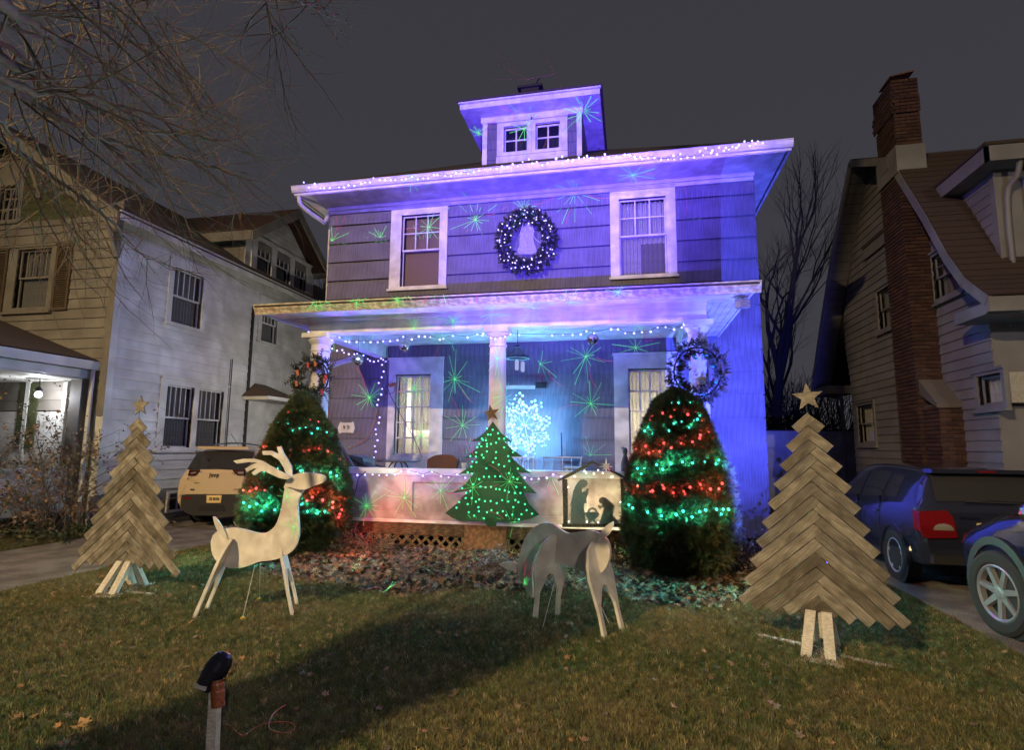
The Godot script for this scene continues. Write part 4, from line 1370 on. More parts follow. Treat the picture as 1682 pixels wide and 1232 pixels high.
	b = MB.new()   # eave of the upper slope, over the steep shingled one
	var ue := onx(1461, 264, XR)
	b.bx(XR - 0.06, ue.y - 0.2, ue.z - 0.4, 14, ue.y + 0.05, ue.z + 0.02)
	put("upper_eave", b.mesh(), M.dim_siding, h)
	chimney(h, X)

func chimney(h: Node3D, X: float) -> void:
	var XF := X - 0.5
	var zb := onx(1462, 513, XF).z; var zf := onx(1495, 513, XF).z
	var top := onx(1465, 132, XF).y
	var b := MB.new()
	b.bx(XF + 0.012, 0, zb + 0.012, X, top, zf - 0.012)
	var sh := onz(1520, 640, zf).y
	var zw := zf + 0.62
	b.bx(X - 0.42 + 0.012, 0, zf, X, sh - 0.35, zw - 0.012)
	var ch := put("chimney", b.mesh(), M.mortar, h)
	b = MB.new()   # sloped stone shoulder
	b.hexa([Vector3(X - 0.47, sh - 0.42, zw + 0.03), Vector3(X, sh - 0.42, zw + 0.03), Vector3(X, sh - 0.1, zf), Vector3(X - 0.47, sh - 0.1, zf), Vector3(X - 0.47, sh - 0.34, zw + 0.03), Vector3(X, sh - 0.34, zw + 0.03), Vector3(X, sh + 0.22, zf), Vector3(X - 0.47, sh + 0.22, zf)])
	put("shoulder", b.mesh(), M.cap_stone, ch)
	b = MB.new()
	var fy := onx(1470, 243, XF).y
	b.bx(XF - 0.05, fy - 0.62, zb - 0.05, X + 0.03, fy, zf + 0.05)
	put("flashing", b.mesh(), M.dim_siding, ch)
	b = MB.new()
	var fc := Vector3(XF + 0.3, top, (zb + zf) / 2)
	b.bx(fc.x - 0.2, top, fc.z - 0.25, fc.x + 0.2, top + 0.1, fc.z + 0.25)
	b.hexa([fc + Vector3(-0.25, 0.22, 0.3), fc + Vector3(0.25, 0.3, 0.3), fc + Vector3(0.25, 0.3, -0.3), fc + Vector3(-0.25, 0.22, -0.3), fc + Vector3(-0.25, 0.25, 0.3), fc + Vector3(0.25, 0.33, 0.3), fc + Vector3(0.25, 0.33, -0.3), fc + Vector3(-0.25, 0.25, -0.3)])
	for s in [-0.17, 0.17]:
		b.rod(fc + Vector3(s, 0.08, 0.1), fc + Vector3(s, 0.26, 0.1), 0.015)
	put("chimney_cap", b.mesh(), M.rust, ch)
	# bricks: the lower courses one by one, the upper ones joined
	var unit := MB.new()
	unit.bev(Vector3.ZERO, Vector3(0.205, 0.068, 0.03), Basis(), 0.005)
	var um := unit.mesh()
	var spots := []
	var row := 0
	var y := 0.9
	while y < top - 0.02:
		var grow := 0.0
		if top - y < 0.85: grow = 0.05
		if top - y < 0.45: grow = 0.02
		var off := 0.108 if row % 2 else 0.0
		var z := zb - 0.01 + off - 0.108
		while z < zf - 0.02:   # face towards the drive
			var z0 := maxf(z, zb - grow); var z1 := minf(z + 0.205, zf + grow)
			if z1 - z0 > 0.05:
				spots.append([Vector3(XF - grow, y + 0.034, (z0 + z1) / 2), Basis(Vector3.UP, PI / 2).scaled_local(Vector3((z1 - z0) / 0.205, 1, 1)), y])
			z += 0.216
		var x := XF + off - 0.108
		while x < X - 0.02:   # face towards the street
			var x0 := maxf(x, XF - grow); var x1 := minf(x + 0.205, X)
			if x1 - x0 > 0.05:
				spots.append([Vector3((x0 + x1) / 2, y + 0.034, zf + grow if y > sh - 0.4 else zf + grow), Basis.from_scale(Vector3((x1 - x0) / 0.205, 1, 1)), y])
			x += 0.216
		if y < sh - 0.42:
			x = X - 0.42 + off - 0.108
			while x < X - 0.02:
				var x0 := maxf(x, X - 0.42); var x1 := minf(x + 0.205, X)
				if x1 - x0 > 0.05:
					spots.append([Vector3((x0 + x1) / 2, y + 0.034, zw), Basis.from_scale(Vector3((x1 - x0) / 0.205, 1, 1)), y])
				x += 0.216
			z = zf + 0.01 + off - 0.108
			while z < zw - 0.02:
				var z0 := maxf(z, zf + 0.01); var z1 := minf(z + 0.205, zw)
				if z1 - z0 > 0.05:
					spots.append([Vector3(X - 0.42, y + 0.034, (z0 + z1) / 2), Basis(Vector3.UP, PI / 2).scaled_local(Vector3((z1 - z0) / 0.205, 1, 1)), y])
				z += 0.216
		y += 0.082
		row += 1
	var rest := [[], [], [], []]
	for i in spots.size():
		var k := rng.randi_range(0, 3)
		var t := Transform3D(spots[i][1], spots[i][0] + Vector3(rng.randf_range(-0.002, 0.002), 0, rng.randf_range(-0.002, 0.002)))
		if i < 300:
			put("brick", um, M["brick_%d" % k], ch, t)
		else:
			rest[k].append(t)
	for k in 4:
		scatter("upper_bricks", um, M["brick_%d" % k], rest[k], [], ch)

func garage() -> void:
	var z := -20.5
	var a := onz(1250, 708, z); var c := onz(1392, 712, z)
	var g := thing("garage", "low white garage with a panelled door at the end of the right driveway", "garage", Vector3(4.5, 0, z))
	var b := MB.new()
	b.bx(2.0, 0, z - 5, 7.6, a.y - 0.55, z)
	put("wall", b.mesh(), M.white_siding, g)
	b = MB.new()
	b.bx(1.9, a.y - 0.55, z - 5.1, 7.7, a.y, z + 0.12)
	put("fascia", b.mesh(), M.white_siding, g)
	b = MB.new()
	b.bx(1.85, a.y + 0.002, z - 5.2, 7.75, a.y + 0.05, z + 0.15)
	put("roof", b.mesh(), M.brown_roof, g)
	for i in 4:
		for j in 4:
			b = MB.new()
			var x0 := 2.5 + i * 1.2; var y0 := 0.05 + j * (a.y - 0.65) / 4
			b.bx(x0, y0, z + 0.002, x0 + 1.17, y0 + (a.y - 0.65) / 4 - 0.03, z + 0.03)
			b.bx(x0 + 0.15, y0 + 0.1, z + 0.03, x0 + 1.02, y0 + (a.y - 0.65) / 4 - 0.13, z + 0.045)
			put("door_panel", b.mesh(), M.white_siding, g)

# ---- bare trees
func grow(lim: MB, twg: MB, p: Vector3, d: Vector3, len: float, r: float, level: int, spread: float, lift: float) -> void:
	var pts := [p]
	var n := 4
	var e := d
	for k in n:
		e = (e + Vector3(rng.randf_range(-1, 1), rng.randf_range(-1, 1) + lift, rng.randf_range(-1, 1)) * 0.16).normalized()
		pts.append(pts[-1] + e * len / n)
	var r1 := r * 0.62 if level > 0 else r * 0.3
	(lim if level >= 2 else twg).tube(pts, r, r1, 6 if level >= 3 else (4 if level == 2 else 3))
	if level <= 0:
		return
	var kids := 3 if level >= 3 else 4
	for k in kids:
		var t := 1.0 if k == 0 else rng.randf_range(0.3, 0.95)
		var i := mini(int(t * n), n - 1)
		var at: Vector3 = pts[i].lerp(pts[i + 1], t * n - i) if k > 0 else pts[-1]
		var axis := e.cross(Vector3(rng.randf_range(-1, 1), rng.randf_range(-1, 1), rng.randf_range(-1, 1))).normalized()
		var nd := e.rotated(axis, rng.randf_range(0.25, 0.8) * spread * (0.35 if k == 0 else 1.0))
		grow(lim, twg, at, nd, len * rng.randf_range(0.6, 0.8), r1 * (0.95 if k == 0 else 0.7), level - 1, spread, lift)
func bare_tree(label: String, at: Vector3, lean: Vector3, height: float, r: float, m: Material, levels := 5, forks := 3, group := "bare trees behind the houses") -> void:
	var t := thing("bare_tree", label, "tree", at, group)
	var b := MB.new()
	var d := (Vector3.UP + lean).normalized()
	var th := height * 0.36
	var mid := at + d * th * 0.5 + Vector3(rng.randf_range(-0.1, 0.1), 0, 0)
	b.tube(smooth([at, mid, at + d * th], 4), r, r * 0.75, 9)
	put("trunk", b.mesh(), m, t)
	var lim := MB.new(); var tw := MB.new()
	for k in forks:
		var a := TAU * (k + rng.randf() * 0.5) / forks
		grow(lim, tw, at + d * th * (1.0 if k < 2 else 0.8), (d + Vector3(cos(a), 0, sin(a)) * rng.randf_range(0.12, 0.3)).normalized(), height * 0.26, r * 0.6, levels - 1, 0.9, 0.25)
	for k in forks:
		var a := rng.randf() * TAU
		grow(lim, tw, at + d * th * rng.randf_range(0.35, 0.9), (d * 0.35 + Vector3(cos(a), 0, sin(a))).normalized(), height * 0.17, r * 0.25, levels - 2, 0.9, 0.1)
	put("limbs", lim.mesh(), m, t)
	put("twigs", tw.mesh(), m, t).set_meta("kind", "stuff")

func trees() -> void:
	var z := -26.0
	var a := onz(1262, 705, z)
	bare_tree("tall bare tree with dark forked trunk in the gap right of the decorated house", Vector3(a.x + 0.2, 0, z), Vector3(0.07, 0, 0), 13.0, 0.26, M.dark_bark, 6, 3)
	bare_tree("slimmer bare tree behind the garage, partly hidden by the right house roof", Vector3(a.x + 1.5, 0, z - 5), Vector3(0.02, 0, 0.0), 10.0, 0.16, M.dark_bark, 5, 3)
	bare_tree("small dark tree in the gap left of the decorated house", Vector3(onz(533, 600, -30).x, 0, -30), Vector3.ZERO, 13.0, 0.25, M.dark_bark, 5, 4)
	# dark thicket behind the garage
	var hb := MB.new()
	var t := thing("thicket", "dark leafless thicket filling the gap above the garage roof", "thicket", Vector3(5, 0, -27.5))
	for k in 900:
		var p := Vector3(rng.randf_range(1, 9.5), rng.randf_range(0, 1), -27 + rng.randf_range(-1, 1))
		var d := Vector3(rng.randf_range(-0.5, 0.5), 1, rng.randf_range(-0.3, 0.3)).normalized()
		hb.tube([p, p + d * rng.randf_range(1.5, 2.6), p + d * rng.randf_range(3.0, 4.8) + Vector3(rng.randf_range(-0.7, 0.7), 0, 0)], 0.03, 0.008, 3)
	put("stems", hb.mesh(), M.dark_bark, t).set_meta("kind", "stuff")
	# the street tree: trunk behind the camera, limbs reaching over the lawn into the top left of the picture
	var st := thing("street_tree", "bare street tree whose warm lit branches hang in front of the white clapboard house", "tree", Vector3(-5.5, 0, 3.0))
	var tb := MB.new()
	tb.tube(smooth([Vector3(-5.5, -0.1, 3.0), Vector3(-5.48, 0.4, 3.0), Vector3(-5.5, 2.5, 3.0), Vector3(-5.48, 6.5, 3.0), Vector3(-5.5, 10.4, 3.0)], 4), 0.47, 0.33, 12)
	put("trunk", tb.mesh(), M.bark, st)
	var fork := Vector3(-5.55, 4.9, 2.7)
	var tw := MB.new()
	var limbs := [
		[0.05, -1.8, -4.6, [0, 3, 48, 34, 106, 73, 160, 106, 218, 143, 259, 164, 337, 194]],
		[0.042, -2.2, -4.4, [0, 95, 65, 123, 112, 153, 177, 191, 239, 218, 297, 218, 365, 232, 419, 222]],
		[0.045, -2.4, -4.8, [0, 140, 51, 167, 116, 204, 164, 225, 218, 245, 286, 259, 341, 273, 402, 293, 446, 305]],
		[0.03, -3.0, -5.0, [40, 120, 100, 170, 164, 225, 245, 300, 293, 317, 361, 351]],
		[0.03, -2.8, -5.2, [0, 225, 40, 255, 136, 327, 191, 372, 208, 400, 245, 424, 286, 445]],
		[0.026, -2.6, -3.6, [180, -40, 242, 0, 262, 31, 297, 55, 354, 77]],
		[0.02, -2.8, -3.6, [400, -60, 434, -5, 440, 30, 446, 78]],
		[0.02, -2.8, -3.8, [440, -50, 491, 0, 520, 8, 554, 22]],
		[0.03, -2.2, -4.0, [60, -30, 175, 0, 195, 40, 210, 66, 250, 90, 300, 105]],
		[0.03, -2.0, -4.4, [-10, 40, 60, 60, 130, 62, 200, 75, 270, 70, 290, 62]],
		[0.032, -2.3, -4.2, [-20, 60, 40, 100, 90, 180, 140, 215, 185, 262, 210, 330]],
		[0.025, -2.3, -4.0, [-20, 180, 20, 220, 60, 280, 95, 350, 120, 380]],
		[0.03, -2.0, -4.0, [-20, 110, 60, 150, 150, 160, 230, 185, 300, 190, 330, 160, 335, 140]],
		[0.025, -2.0, -3.8, [-20, 20, 60, 20, 120, 5, 190, 15, 250, 20]]]
	for l in limbs:
		var pts := []
		var px: Array = l[3]
		var n := px.size() / 2
		for i in n:
			pts.append(onz(px[i * 2], px[i * 2 + 1], lerpf(l[1], l[2], float(i) / (n - 1))))
		var start: Vector3 = pts[0]
		pts = smooth(pts, 5)
		for i in range(1, pts.size()):
			pts[i] += Vector3(rng.randf_range(-1, 1), rng.randf_range(-1, 1), rng.randf_range(-1, 1)) * 0.012
		var lb := MB.new()
		var back: Vector3 = (pts[0] - pts[3]).normalized()
		var all := smooth([fork + Vector3(0, rng.randf_range(-0.3, 0.3), 0), fork.lerp(start, 0.6) + Vector3(-0.35, 0.35, 0), start + back * 0.5], 5)
		all.append_array(pts)
		lb.tube(all, l[0] * 0.95, 0.004, 6)
		put("limb", lb.mesh(), M.twig, st)
		for i in range(1, pts.size() - 1):
			var d: Vector3 = (pts[i + 1] - pts[i]).normalized()
			var share := float(i) / pts.size()
			for k in (1 if rng.randf() < 0.72 else 0):
				var axis := d.cross(Vector3(rng.randf_range(-1, 1), rng.randf_range(-1, 1), rng.randf_range(-1, 1))).normalized()
				var nd := (d.rotated(axis, rng.randf_range(0.5, 1.35)) + Vector3(0.05, -0.04, -0.05)).normalized()
				grow(tw, tw, pts[i].lerp(pts[i + 1], rng.randf()), nd, rng.randf_range(0.2, 0.85) * (1.15 - 0.4 * share), lerpf(0.0085, 0.0045, share), 1 if rng.randf() < 0.6 else 2, 1.25, -0.05)
	put("twigs", tw.mesh(), M.twig, st).set_meta("kind", "stuff")
	var up := MB.new(); var ut := MB.new()
	for k in 5:   # the rest of the crown, above and behind the camera
		var a2 := TAU * k / 5.0
		grow(up, ut, Vector3(-5.5, 10.3, 3.0), (Vector3.UP * 1.6 + Vector3(cos(a2), 0, sin(a2))).normalized(), 2.4, 0.09, 3, 0.9, 0.2)
	put("upper_limbs", up.mesh(), M.bark, st)
	put("upper_twigs", ut.mesh(), M.twig, st).set_meta("kind", "stuff")

# ---- cars
func loft(b: MB, g: Array) -> void:   # a grid of points g[i][j], smooth normals
	var n := g.size(); var m: int = g[0].size()
	var nn := []
	for i in n:
		var row := []
		for j in m:
			var du: Vector3 = g[mini(i + 1, n - 1)][j] - g[maxi(i - 1, 0)][j]
			var dv: Vector3 = g[i][mini(j + 1, m - 1)] - g[i][maxi(j - 1, 0)]
			row.append(du.cross(dv).normalized())
		nn.append(row)
	for i in n - 1:
		for j in m - 1:
			b.tri(g[i][j], g[i + 1][j], g[i + 1][j + 1], nn[i][j], nn[i + 1][j], nn[i + 1][j + 1])
			b.tri(g[i][j], g[i + 1][j + 1], g[i][j + 1], nn[i][j], nn[i + 1][j + 1], nn[i][j + 1])
# stations, rear to front: [z, half width low, y low, half width mid, y mid, half width belt, y belt, half width roof, y roof]
func section(st: Array, z: float) -> Array:
	var i := 0
	while i < st.size() - 2 and z < st[i + 1][0]:
		i += 1
	var a = st[maxi(i - 1, 0)]; var b = st[i]; var c = st[i + 1]; var d = st[mini(i + 2, st.size() - 1)]
	var t: float = clampf((b[0] - z) / (b[0] - c[0]), 0, 1)
	var q := []
	for k in range(1, 9):
		var lin := lerpf(b[k], c[k], t)
		var cr: float = 0.5 * (2.0 * b[k] + (c[k] - a[k]) * t + (2.0 * a[k] - 5.0 * b[k] + 4.0 * c[k] - d[k]) * t * t + (3.0 * b[k] - 3.0 * c[k] + d[k] - a[k]) * t * t * t)
		q.append(lerpf(lin, cr, 0.6))
	var wl: float = q[0]; var yl: float = q[1]; var wm: float = q[2]; var ym: float = q[3]; var wb: float = q[4]; var yb: float = q[5]; var wr: float = q[6]; var yr: float = maxf(q[7], yb + 0.005)
	return [Vector3(wl * 0.9, yl, z), Vector3(wl, yl + 0.04, z), Vector3(lerpf(wl, wm, 0.7), lerpf(yl, ym, 0.45), z), Vector3(wm, ym, z), Vector3(lerpf(wm, wb, 0.4), lerpf(ym, yb, 0.6), z), Vector3(wb, yb - 0.03, z), Vector3(wb - 0.025, yb, z), Vector3(lerpf(wb - 0.04, wr, 0.5) + 0.02 * (yr - yb), lerpf(yb, yr, 0.5), z), Vector3(wr, yr - 0.06 * clampf((yr - yb) * 3.0, 0.0, 1.0), z), Vector3(wr - 0.07, yr - 0.012, z), Vector3(wr * 0.5, yr, z), Vector3(0, yr + 0.008, z)]
func car_shell(st: Array, t: Transform3D) -> ArrayMesh:
	var b := MB.new()
	var z0: float = st[0][0]; var z1: float = st[-1][0]
	var g := []
	var n := 60
	for i in n + 1:
		var s := section(st, lerpf(z0, z1, float(i) / n))
		var ring := []
		for k in s.size():
			ring.append(t * s[k])
		for k in range(s.size() - 2, -1, -1):
			ring.append(t * Vector3(-s[k].x, s[k].y, s[k].z))
		g.append(ring)
	g.reverse()
	loft(b, g)
	for e in [0, n]:
		var r: Array = g[e]
		var mid := Vector3.ZERO
		for p in r: mid += p
		mid /= r.size()
		for k in r.size():
			var a: Vector3 = r[k]; var d: Vector3 = r[(k + 1) % r.size()]
			if e == 0: b.flat(mid, a, d)
			else: b.flat(mid, d, a)
	return b.mesh()
func side_glass(st: Array, t: Transform3D, za: float, zb: float, u0: float, u1: float, side: float, cut_a := 0.0, cut_b := 0.0) -> ArrayMesh:
	var b := MB.new()
	var g := []
	for i in 9:
		var q := float(i) / 8
		var ring := []
		for j in 5:
			var u := lerpf(u0, u1, j / 4.0)
			var z := lerpf(za + cut_a * u, zb + cut_b * u, q)
			var s := section(st, z)
			var p: Vector3 = s[6].lerp(s[7], u * 2.0) if u < 0.5 else s[7].lerp(s[8], u * 2.0 - 1.0)
			ring.append(t * Vector3(side * (p.x + 0.006), p.y, z))
		g.append(ring)
	if side > 0: g.reverse()
	loft(b, g)
	return b.mesh()
func top_glass(st: Array, t: Transform3D, za: float, zb: float, share: float, lift := 0.008) -> ArrayMesh:
	var b := MB.new()
	var g := []
	for i in 7:
		var z := lerpf(za, zb, i / 6.0)
		var s := section(st, z)
		var ring := []
		for j in 9:
			var u := (j / 8.0 * 2.0 - 1.0) * share
			var p: Vector3 = s[11].lerp(s[9], absf(u))
			ring.append(t * Vector3(signf(u) * p.x, p.y + lift, z + lift))
		g.append(ring)
	loft(b, g)
	return b.mesh()
func wheel(parent: Node3D, at: Vector3, r: float, w: float, side: float, spokes: int, turn := 0.0) -> void:
	var t := Transform3D(Basis(Vector3.FORWARD, PI / 2 * -side), at)   # lathe axis y -> outwards
	if side < 0: t = Transform3D(Basis(Vector3(0, 0, 1), PI / 2), at)
	else: t = Transform3D(Basis(Vector3(0, 0, 1), -PI / 2), at)
	if turn != 0.0: t.basis = Basis(Vector3.UP, turn) * t.basis
	var h := w / 2
	var rr := r * 0.66
	var b := MB.new()
	b.lathe([Vector2(rr * 0.98, -h), Vector2(r * 0.88, -h), Vector2(r * 0.97, -h * 0.85), Vector2(r, -h * 0.6), Vector2(r, h * 0.6), Vector2(r * 0.97, h * 0.85), Vector2(r * 0.88, h), Vector2(r * 0.72, h * 0.96), Vector2(rr, h * 0.85)], 32, t)
	var wh := put("wheel", b.mesh(), M.tyre, parent)
	b = MB.new()
	b.lathe([Vector2(0, h * 0.3), Vector2(rr, h * 0.3)], 24, t)
	put("brake_disc", b.mesh(), M.dark, wh)
	b = MB.new()
	b.lathe([Vector2(rr * 1.02, h * 0.3), Vector2(rr * 1.02, h * 0.86), Vector2(rr * 0.97, h * 0.92), Vector2(rr * 0.9, h * 0.8), Vector2(rr * 0.88, h * 0.4)], 32, t)
	for k in spokes:
		var a := TAU * (k + 0.25) / spokes
		var rt := t * Transform3D(Basis(Vector3.UP, a), Vector3.ZERO)
		b.hexa([rt * Vector3(-0.028, h * 0.5, rr * 0.95), rt * Vector3(0.028, h * 0.5, rr * 0.95), rt * Vector3(0.038, h * 0.5, 0.03), rt * Vector3(-0.038, h * 0.5, 0.03), rt * Vector3(-0.02, h * 0.84, rr * 0.95), rt * Vector3(0.02, h * 0.84, rr * 0.95), rt * Vector3(0.03, h * 0.72, 0.03), rt * Vector3(-0.03, h * 0.72, 0.03)])
	b.lathe([Vector2(0.06, h * 0.4), Vector2(0.058, h * 0.76), Vector2(0.03, h * 0.8), Vector2(0, h * 0.8)], 12, t)
	put("rim", b.mesh(), M.alloy, wh)
func arch(parent: Node3D, at: Vector3, r: float, side: float, m: Material, width := 0.07) -> void:
	var b := MB.new()
	var n := 16
	for k in n:
		var a0 := PI * (-0.05 + 1.1 * k / n); var a1 := PI * (-0.05 + 1.1 * (k + 1) / n)
		var p := []
		for a in [a0, a1]:
			for q in [r, r + width]:
				p.append(at + Vector3(0, sin(a) * q, cos(a) * q))
		var o := Vector3(side * 0.03, 0, 0)
		if side < 0: b.hexa([p[0], p[1], p[1] + o, p[0] + o, p[2], p[3], p[3] + o, p[2] + o])
		else: b.hexa([p[0] + o, p[1] + o, p[1], p[0], p[2] + o, p[3] + o, p[3], p[2]])
	put("wheel_arch", b.mesh(), m, parent)
	b = MB.new()
	b.lathe([Vector2(0, 0), Vector2(r + 0.005, 0)], 24, Transform3D(Basis(Vector3(0, 0, 1), PI / 2 * -side), at + Vector3(side * 0.004, 0, 0)))
	put("wheel_well", b.mesh(), M.dark, parent)

func cars() -> void:
	M.tint = mat("tint", Color(0.03, 0.029, 0.03), 0.05)
	# ---- tan sport utility vehicle, rear towards us, in the left drive
	var rz := -10.35
	var cx := onz(352, 800, rz).x
	var t := Transform3D(Basis(), Vector3(cx, 0, rz))
	var c := thing("parked_car", "tan sport utility vehicle parked nose away in the left driveway beside the evergreen bush", "car", Vector3(cx, 0, rz), "cars parked in the driveways")
	var st := [[0.0, 0.76, 0.42, 0.86, 0.6, 0.84, 0.98, 0.72, 1.0], [-0.06, 0.84, 0.36, 0.91, 0.66, 0.88, 1.06, 0.73, 1.18], [-0.3, 0.88, 0.3, 0.93, 0.7, 0.9, 1.1, 0.69, 1.57], [-0.6, 0.89, 0.28, 0.93, 0.72, 0.9, 1.1, 0.66, 1.66], [-2.0, 0.9, 0.26, 0.93, 0.72, 0.9, 1.05, 0.66, 1.69], [-2.7, 0.9, 0.26, 0.93, 0.72, 0.9, 1.02, 0.64, 1.62], [-3.5, 0.9, 0.28, 0.93, 0.72, 0.88, 1.0, 0.7, 1.06], [-4.4, 0.86, 0.3, 0.9, 0.68, 0.82, 0.9, 0.68, 0.92], [-4.62, 0.7, 0.35, 0.78, 0.6, 0.72, 0.78, 0.6, 0.8]]
	put("body", car_shell(st, t), M.tan_paint, c)
	put("rear_window", top_glass(st, t, -0.07, -0.3, 1.12), M.tint, c)
	put("side_window", side_glass(st, t, -0.5, -2.5, 0.1, 0.9, -1.0), M.tint, c)
	put("side_window", side_glass(st, t, -0.5, -2.5, 0.1, 0.9, 1.0), M.tint, c)
	var zf := rz + 0.012
	var P := Vector3(0, 0, rz + 0.015)
	var nz := Vector3(0, 0, 1)
	board("tailgate", zp(Vector2(290, 700), 6.844, [138, 562, 235, 552, 268, 520, 625, 520, 660, 552, 768, 562, 742, 680, 725, 763, 100, 763, 120, 660]), P, nz, 0.04, M.tan_paint, c)
	var tl := board("tail_light", zp(Vector2(290, 700), 6.844, [140, 556, 158, 492, 262, 490, 240, 545, 215, 558]), P + Vector3(0, 0, 0.02), nz, 0.05, M.tail_dark, c)
	board("lens", zp(Vector2(290, 700), 6.844, [165, 522, 225, 515, 215, 530, 165, 535]), P + Vector3(0, 0, 0.05), nz, 0.012, M.tail_clear, tl)
	tl = board("tail_light", zp(Vector2(290, 700), 6.844, [640, 490, 770, 490, 775, 556, 700, 556, 665, 530]), P + Vector3(0, 0, 0.02), nz, 0.05, M.tail_dark, c)
	board("lens", zp(Vector2(290, 700), 6.844, [690, 515, 755, 512, 755, 535, 700, 535]), P + Vector3(0, 0, 0.05), nz, 0.012, M.tail_clear, tl)
	board("bumper", zp(Vector2(290, 700), 6.844, [98, 768, 732, 768, 765, 830, 790, 900, 780, 965, 740, 1000, 210, 1000, 130, 965, 85, 900, 85, 820]), P + Vector3(0, 0, 0.03), nz, 0.16, M.black_plastic, c)
	board("tow_recess", zp(Vector2(290, 700), 6.844, [275, 888, 530, 888, 550, 950, 250, 950]), P + Vector3(0, 0, 0.115), nz, 0.012, M.dark, c)
	for q in [[92, 797, 165, 797, 165, 820, 92, 820], [680, 797, 742, 797, 742, 818, 680, 818]]:
		board("reflector", zp(Vector2(290, 700), 6.844, q), P + Vector3(0, 0, 0.112), nz, 0.01, M.tail_red, c)
	var pl := board("number_plate", zp(Vector2(290, 700), 6.844, [345, 776, 513, 776, 500, 862, 342, 862]), P + Vector3(0, 0, 0.12), nz, 0.01, M.plate_gold, c)
	var pc := onz(352.3, 819.8, rz + 0.145)
	text("plate_text", "DA 98194", 0.085, M.ink, pl, Transform3D(Basis.from_scale(Vector3(0.62, 1, 1)), pc))
	text("badge", "Jeep", 0.11, M.dark, c, Transform3D(Basis(), onz(352.2, 780.6, rz + 0.045)))
	for q in [[160, 705, 205, 705, 205, 722, 160, 722], [645, 708, 712, 706, 712, 714, 645, 716]]:
		board("badge_plate", zp(Vector2(290, 700), 6.844, q), P + Vector3(0, 0, 0.025), nz, 0.006, M.black_plastic, c)
	for s in [-1.0, 1.0]:
		for w in [-0.82, -3.55]:
			wheel(c, t * Vector3(s * 0.82, 0.36, w), 0.36, 0.24, s, 5)
			arch(c, t * Vector3(s * 0.925, 0.36, w), 0.4, s, M.black_plastic)
		var b := MB.new()
		b.tube(smooth([t * Vector3(s * 0.6, 1.66, -0.55), t * Vector3(s * 0.6, 1.73, -0.8), t * Vector3(s * 0.6, 1.75, -1.6), t * Vector3(s * 0.58, 1.68, -2.4)], 5), 0.018, 0.018, 6)
		put("roof_rail", b.mesh(), M.black_plastic, c)
	var ab := MB.new()
	ab.rod(t * Vector3(0.05, 1.7, -0.6), t * Vector3(0.0, 1.95, -0.4), 0.006, 4)
	put("aerial", ab.mesh(), M.black_plastic, c)
	ab = MB.new()
	ab.bx(-0.62, 1.62, -0.36, 0.62, 1.68, -0.18, t)
	put("spoiler", ab.mesh(), M.tan_paint, c)
	# ---- dark hatchback in the right drive, rear towards us
	rz = -7.95
	t = Transform3D(Basis(), Vector3(4.32, 0, rz))
	c = thing("parked_car", "dark blue hatchback with red tail light parked nose away beside the dim brick chimney house", "car", Vector3(4.32, 0, rz), "cars parked in the driveways")
	st = [[0.0, 0.7, 0.42, 0.8, 0.62, 0.78, 0.95, 0.66, 0.98], [-0.07, 0.8, 0.34, 0.87, 0.66, 0.84, 1.02, 0.68, 1.1], [-0.32, 0.85, 0.28, 0.885, 0.68, 0.855, 1.05, 0.62, 1.42], [-0.6, 0.86, 0.26, 0.89, 0.7, 0.86, 1.04, 0.59, 1.5], [-1.6, 0.86, 0.24, 0.885, 0.7, 0.85, 0.99, 0.6, 1.535], [-2.4, 0.86, 0.24, 0.885, 0.7, 0.85, 0.95, 0.59, 1.47], [-3.3, 0.86, 0.26, 0.88, 0.68, 0.83, 0.94, 0.68, 0.99], [-4.15, 0.82, 0.3, 0.86, 0.62, 0.78, 0.82, 0.64, 0.84], [-4.4, 0.66, 0.36, 0.74, 0.55, 0.68, 0.7, 0.56, 0.72]]
	put("body", car_shell(st, t), M.dark_paint, c)
	put("rear_window", top_glass(st, t, -0.075, -0.33, 1.05), M.tint, c)
	for s in [-1.0, 1.0]:
		put("side_window", side_glass(st, t, -0.72, -1.12, 0.12, 0.8, s, -0.1, 0.0), M.tint, c)
		put("side_window", side_glass(st, t, -1.2, -1.9, 0.1, 0.88, s), M.tint, c)
		put("side_window", side_glass(st, t, -1.98, -2.85, 0.1, 0.88, s, 0.0, 0.35), M.tint, c)
		for w in [-0.72, -3.35]:
			wheel(c, t * Vector3(s * 0.79, 0.335, w), 0.335, 0.22, s, 5)
			arch(c, t * Vector3(s * 0.875, 0.335, w), 0.37, s, M.dark_paint, 0.05)
		for w in [-1.25, -2.25]:
			var hb := MB.new()
			hb.box(t * Vector3(s * 0.885, 0.87, w), Vector3(0.03, 0.035, 0.17))
			put("door_handle", hb.mesh(), M.chrome, c)
		for w in [-1.13, -1.95, -2.95]:   # door gaps
			var gb := MB.new()
			for k in 5:
				var sa: Array = section(st, w)
				gb.box(t * Vector3(s * (sa[2 + mini(k, 3)].x + 0.0), sa[2 + mini(k, 3)].y, w), Vector3(0.012, 0.2, 0.01))
			put("door_gap", gb.mesh(), M.dark, c)
		var mb := MB.new()
		mb.ball(t * Vector3(s * 1.0, 1.02, -2.75), 0.1, 8, 6, Vector3(1.0, 0.75, 0.6))
		put("door_mirror", mb.mesh(), M.dark_paint, c)
	P = Vector3(0, 0, rz + 0.015)
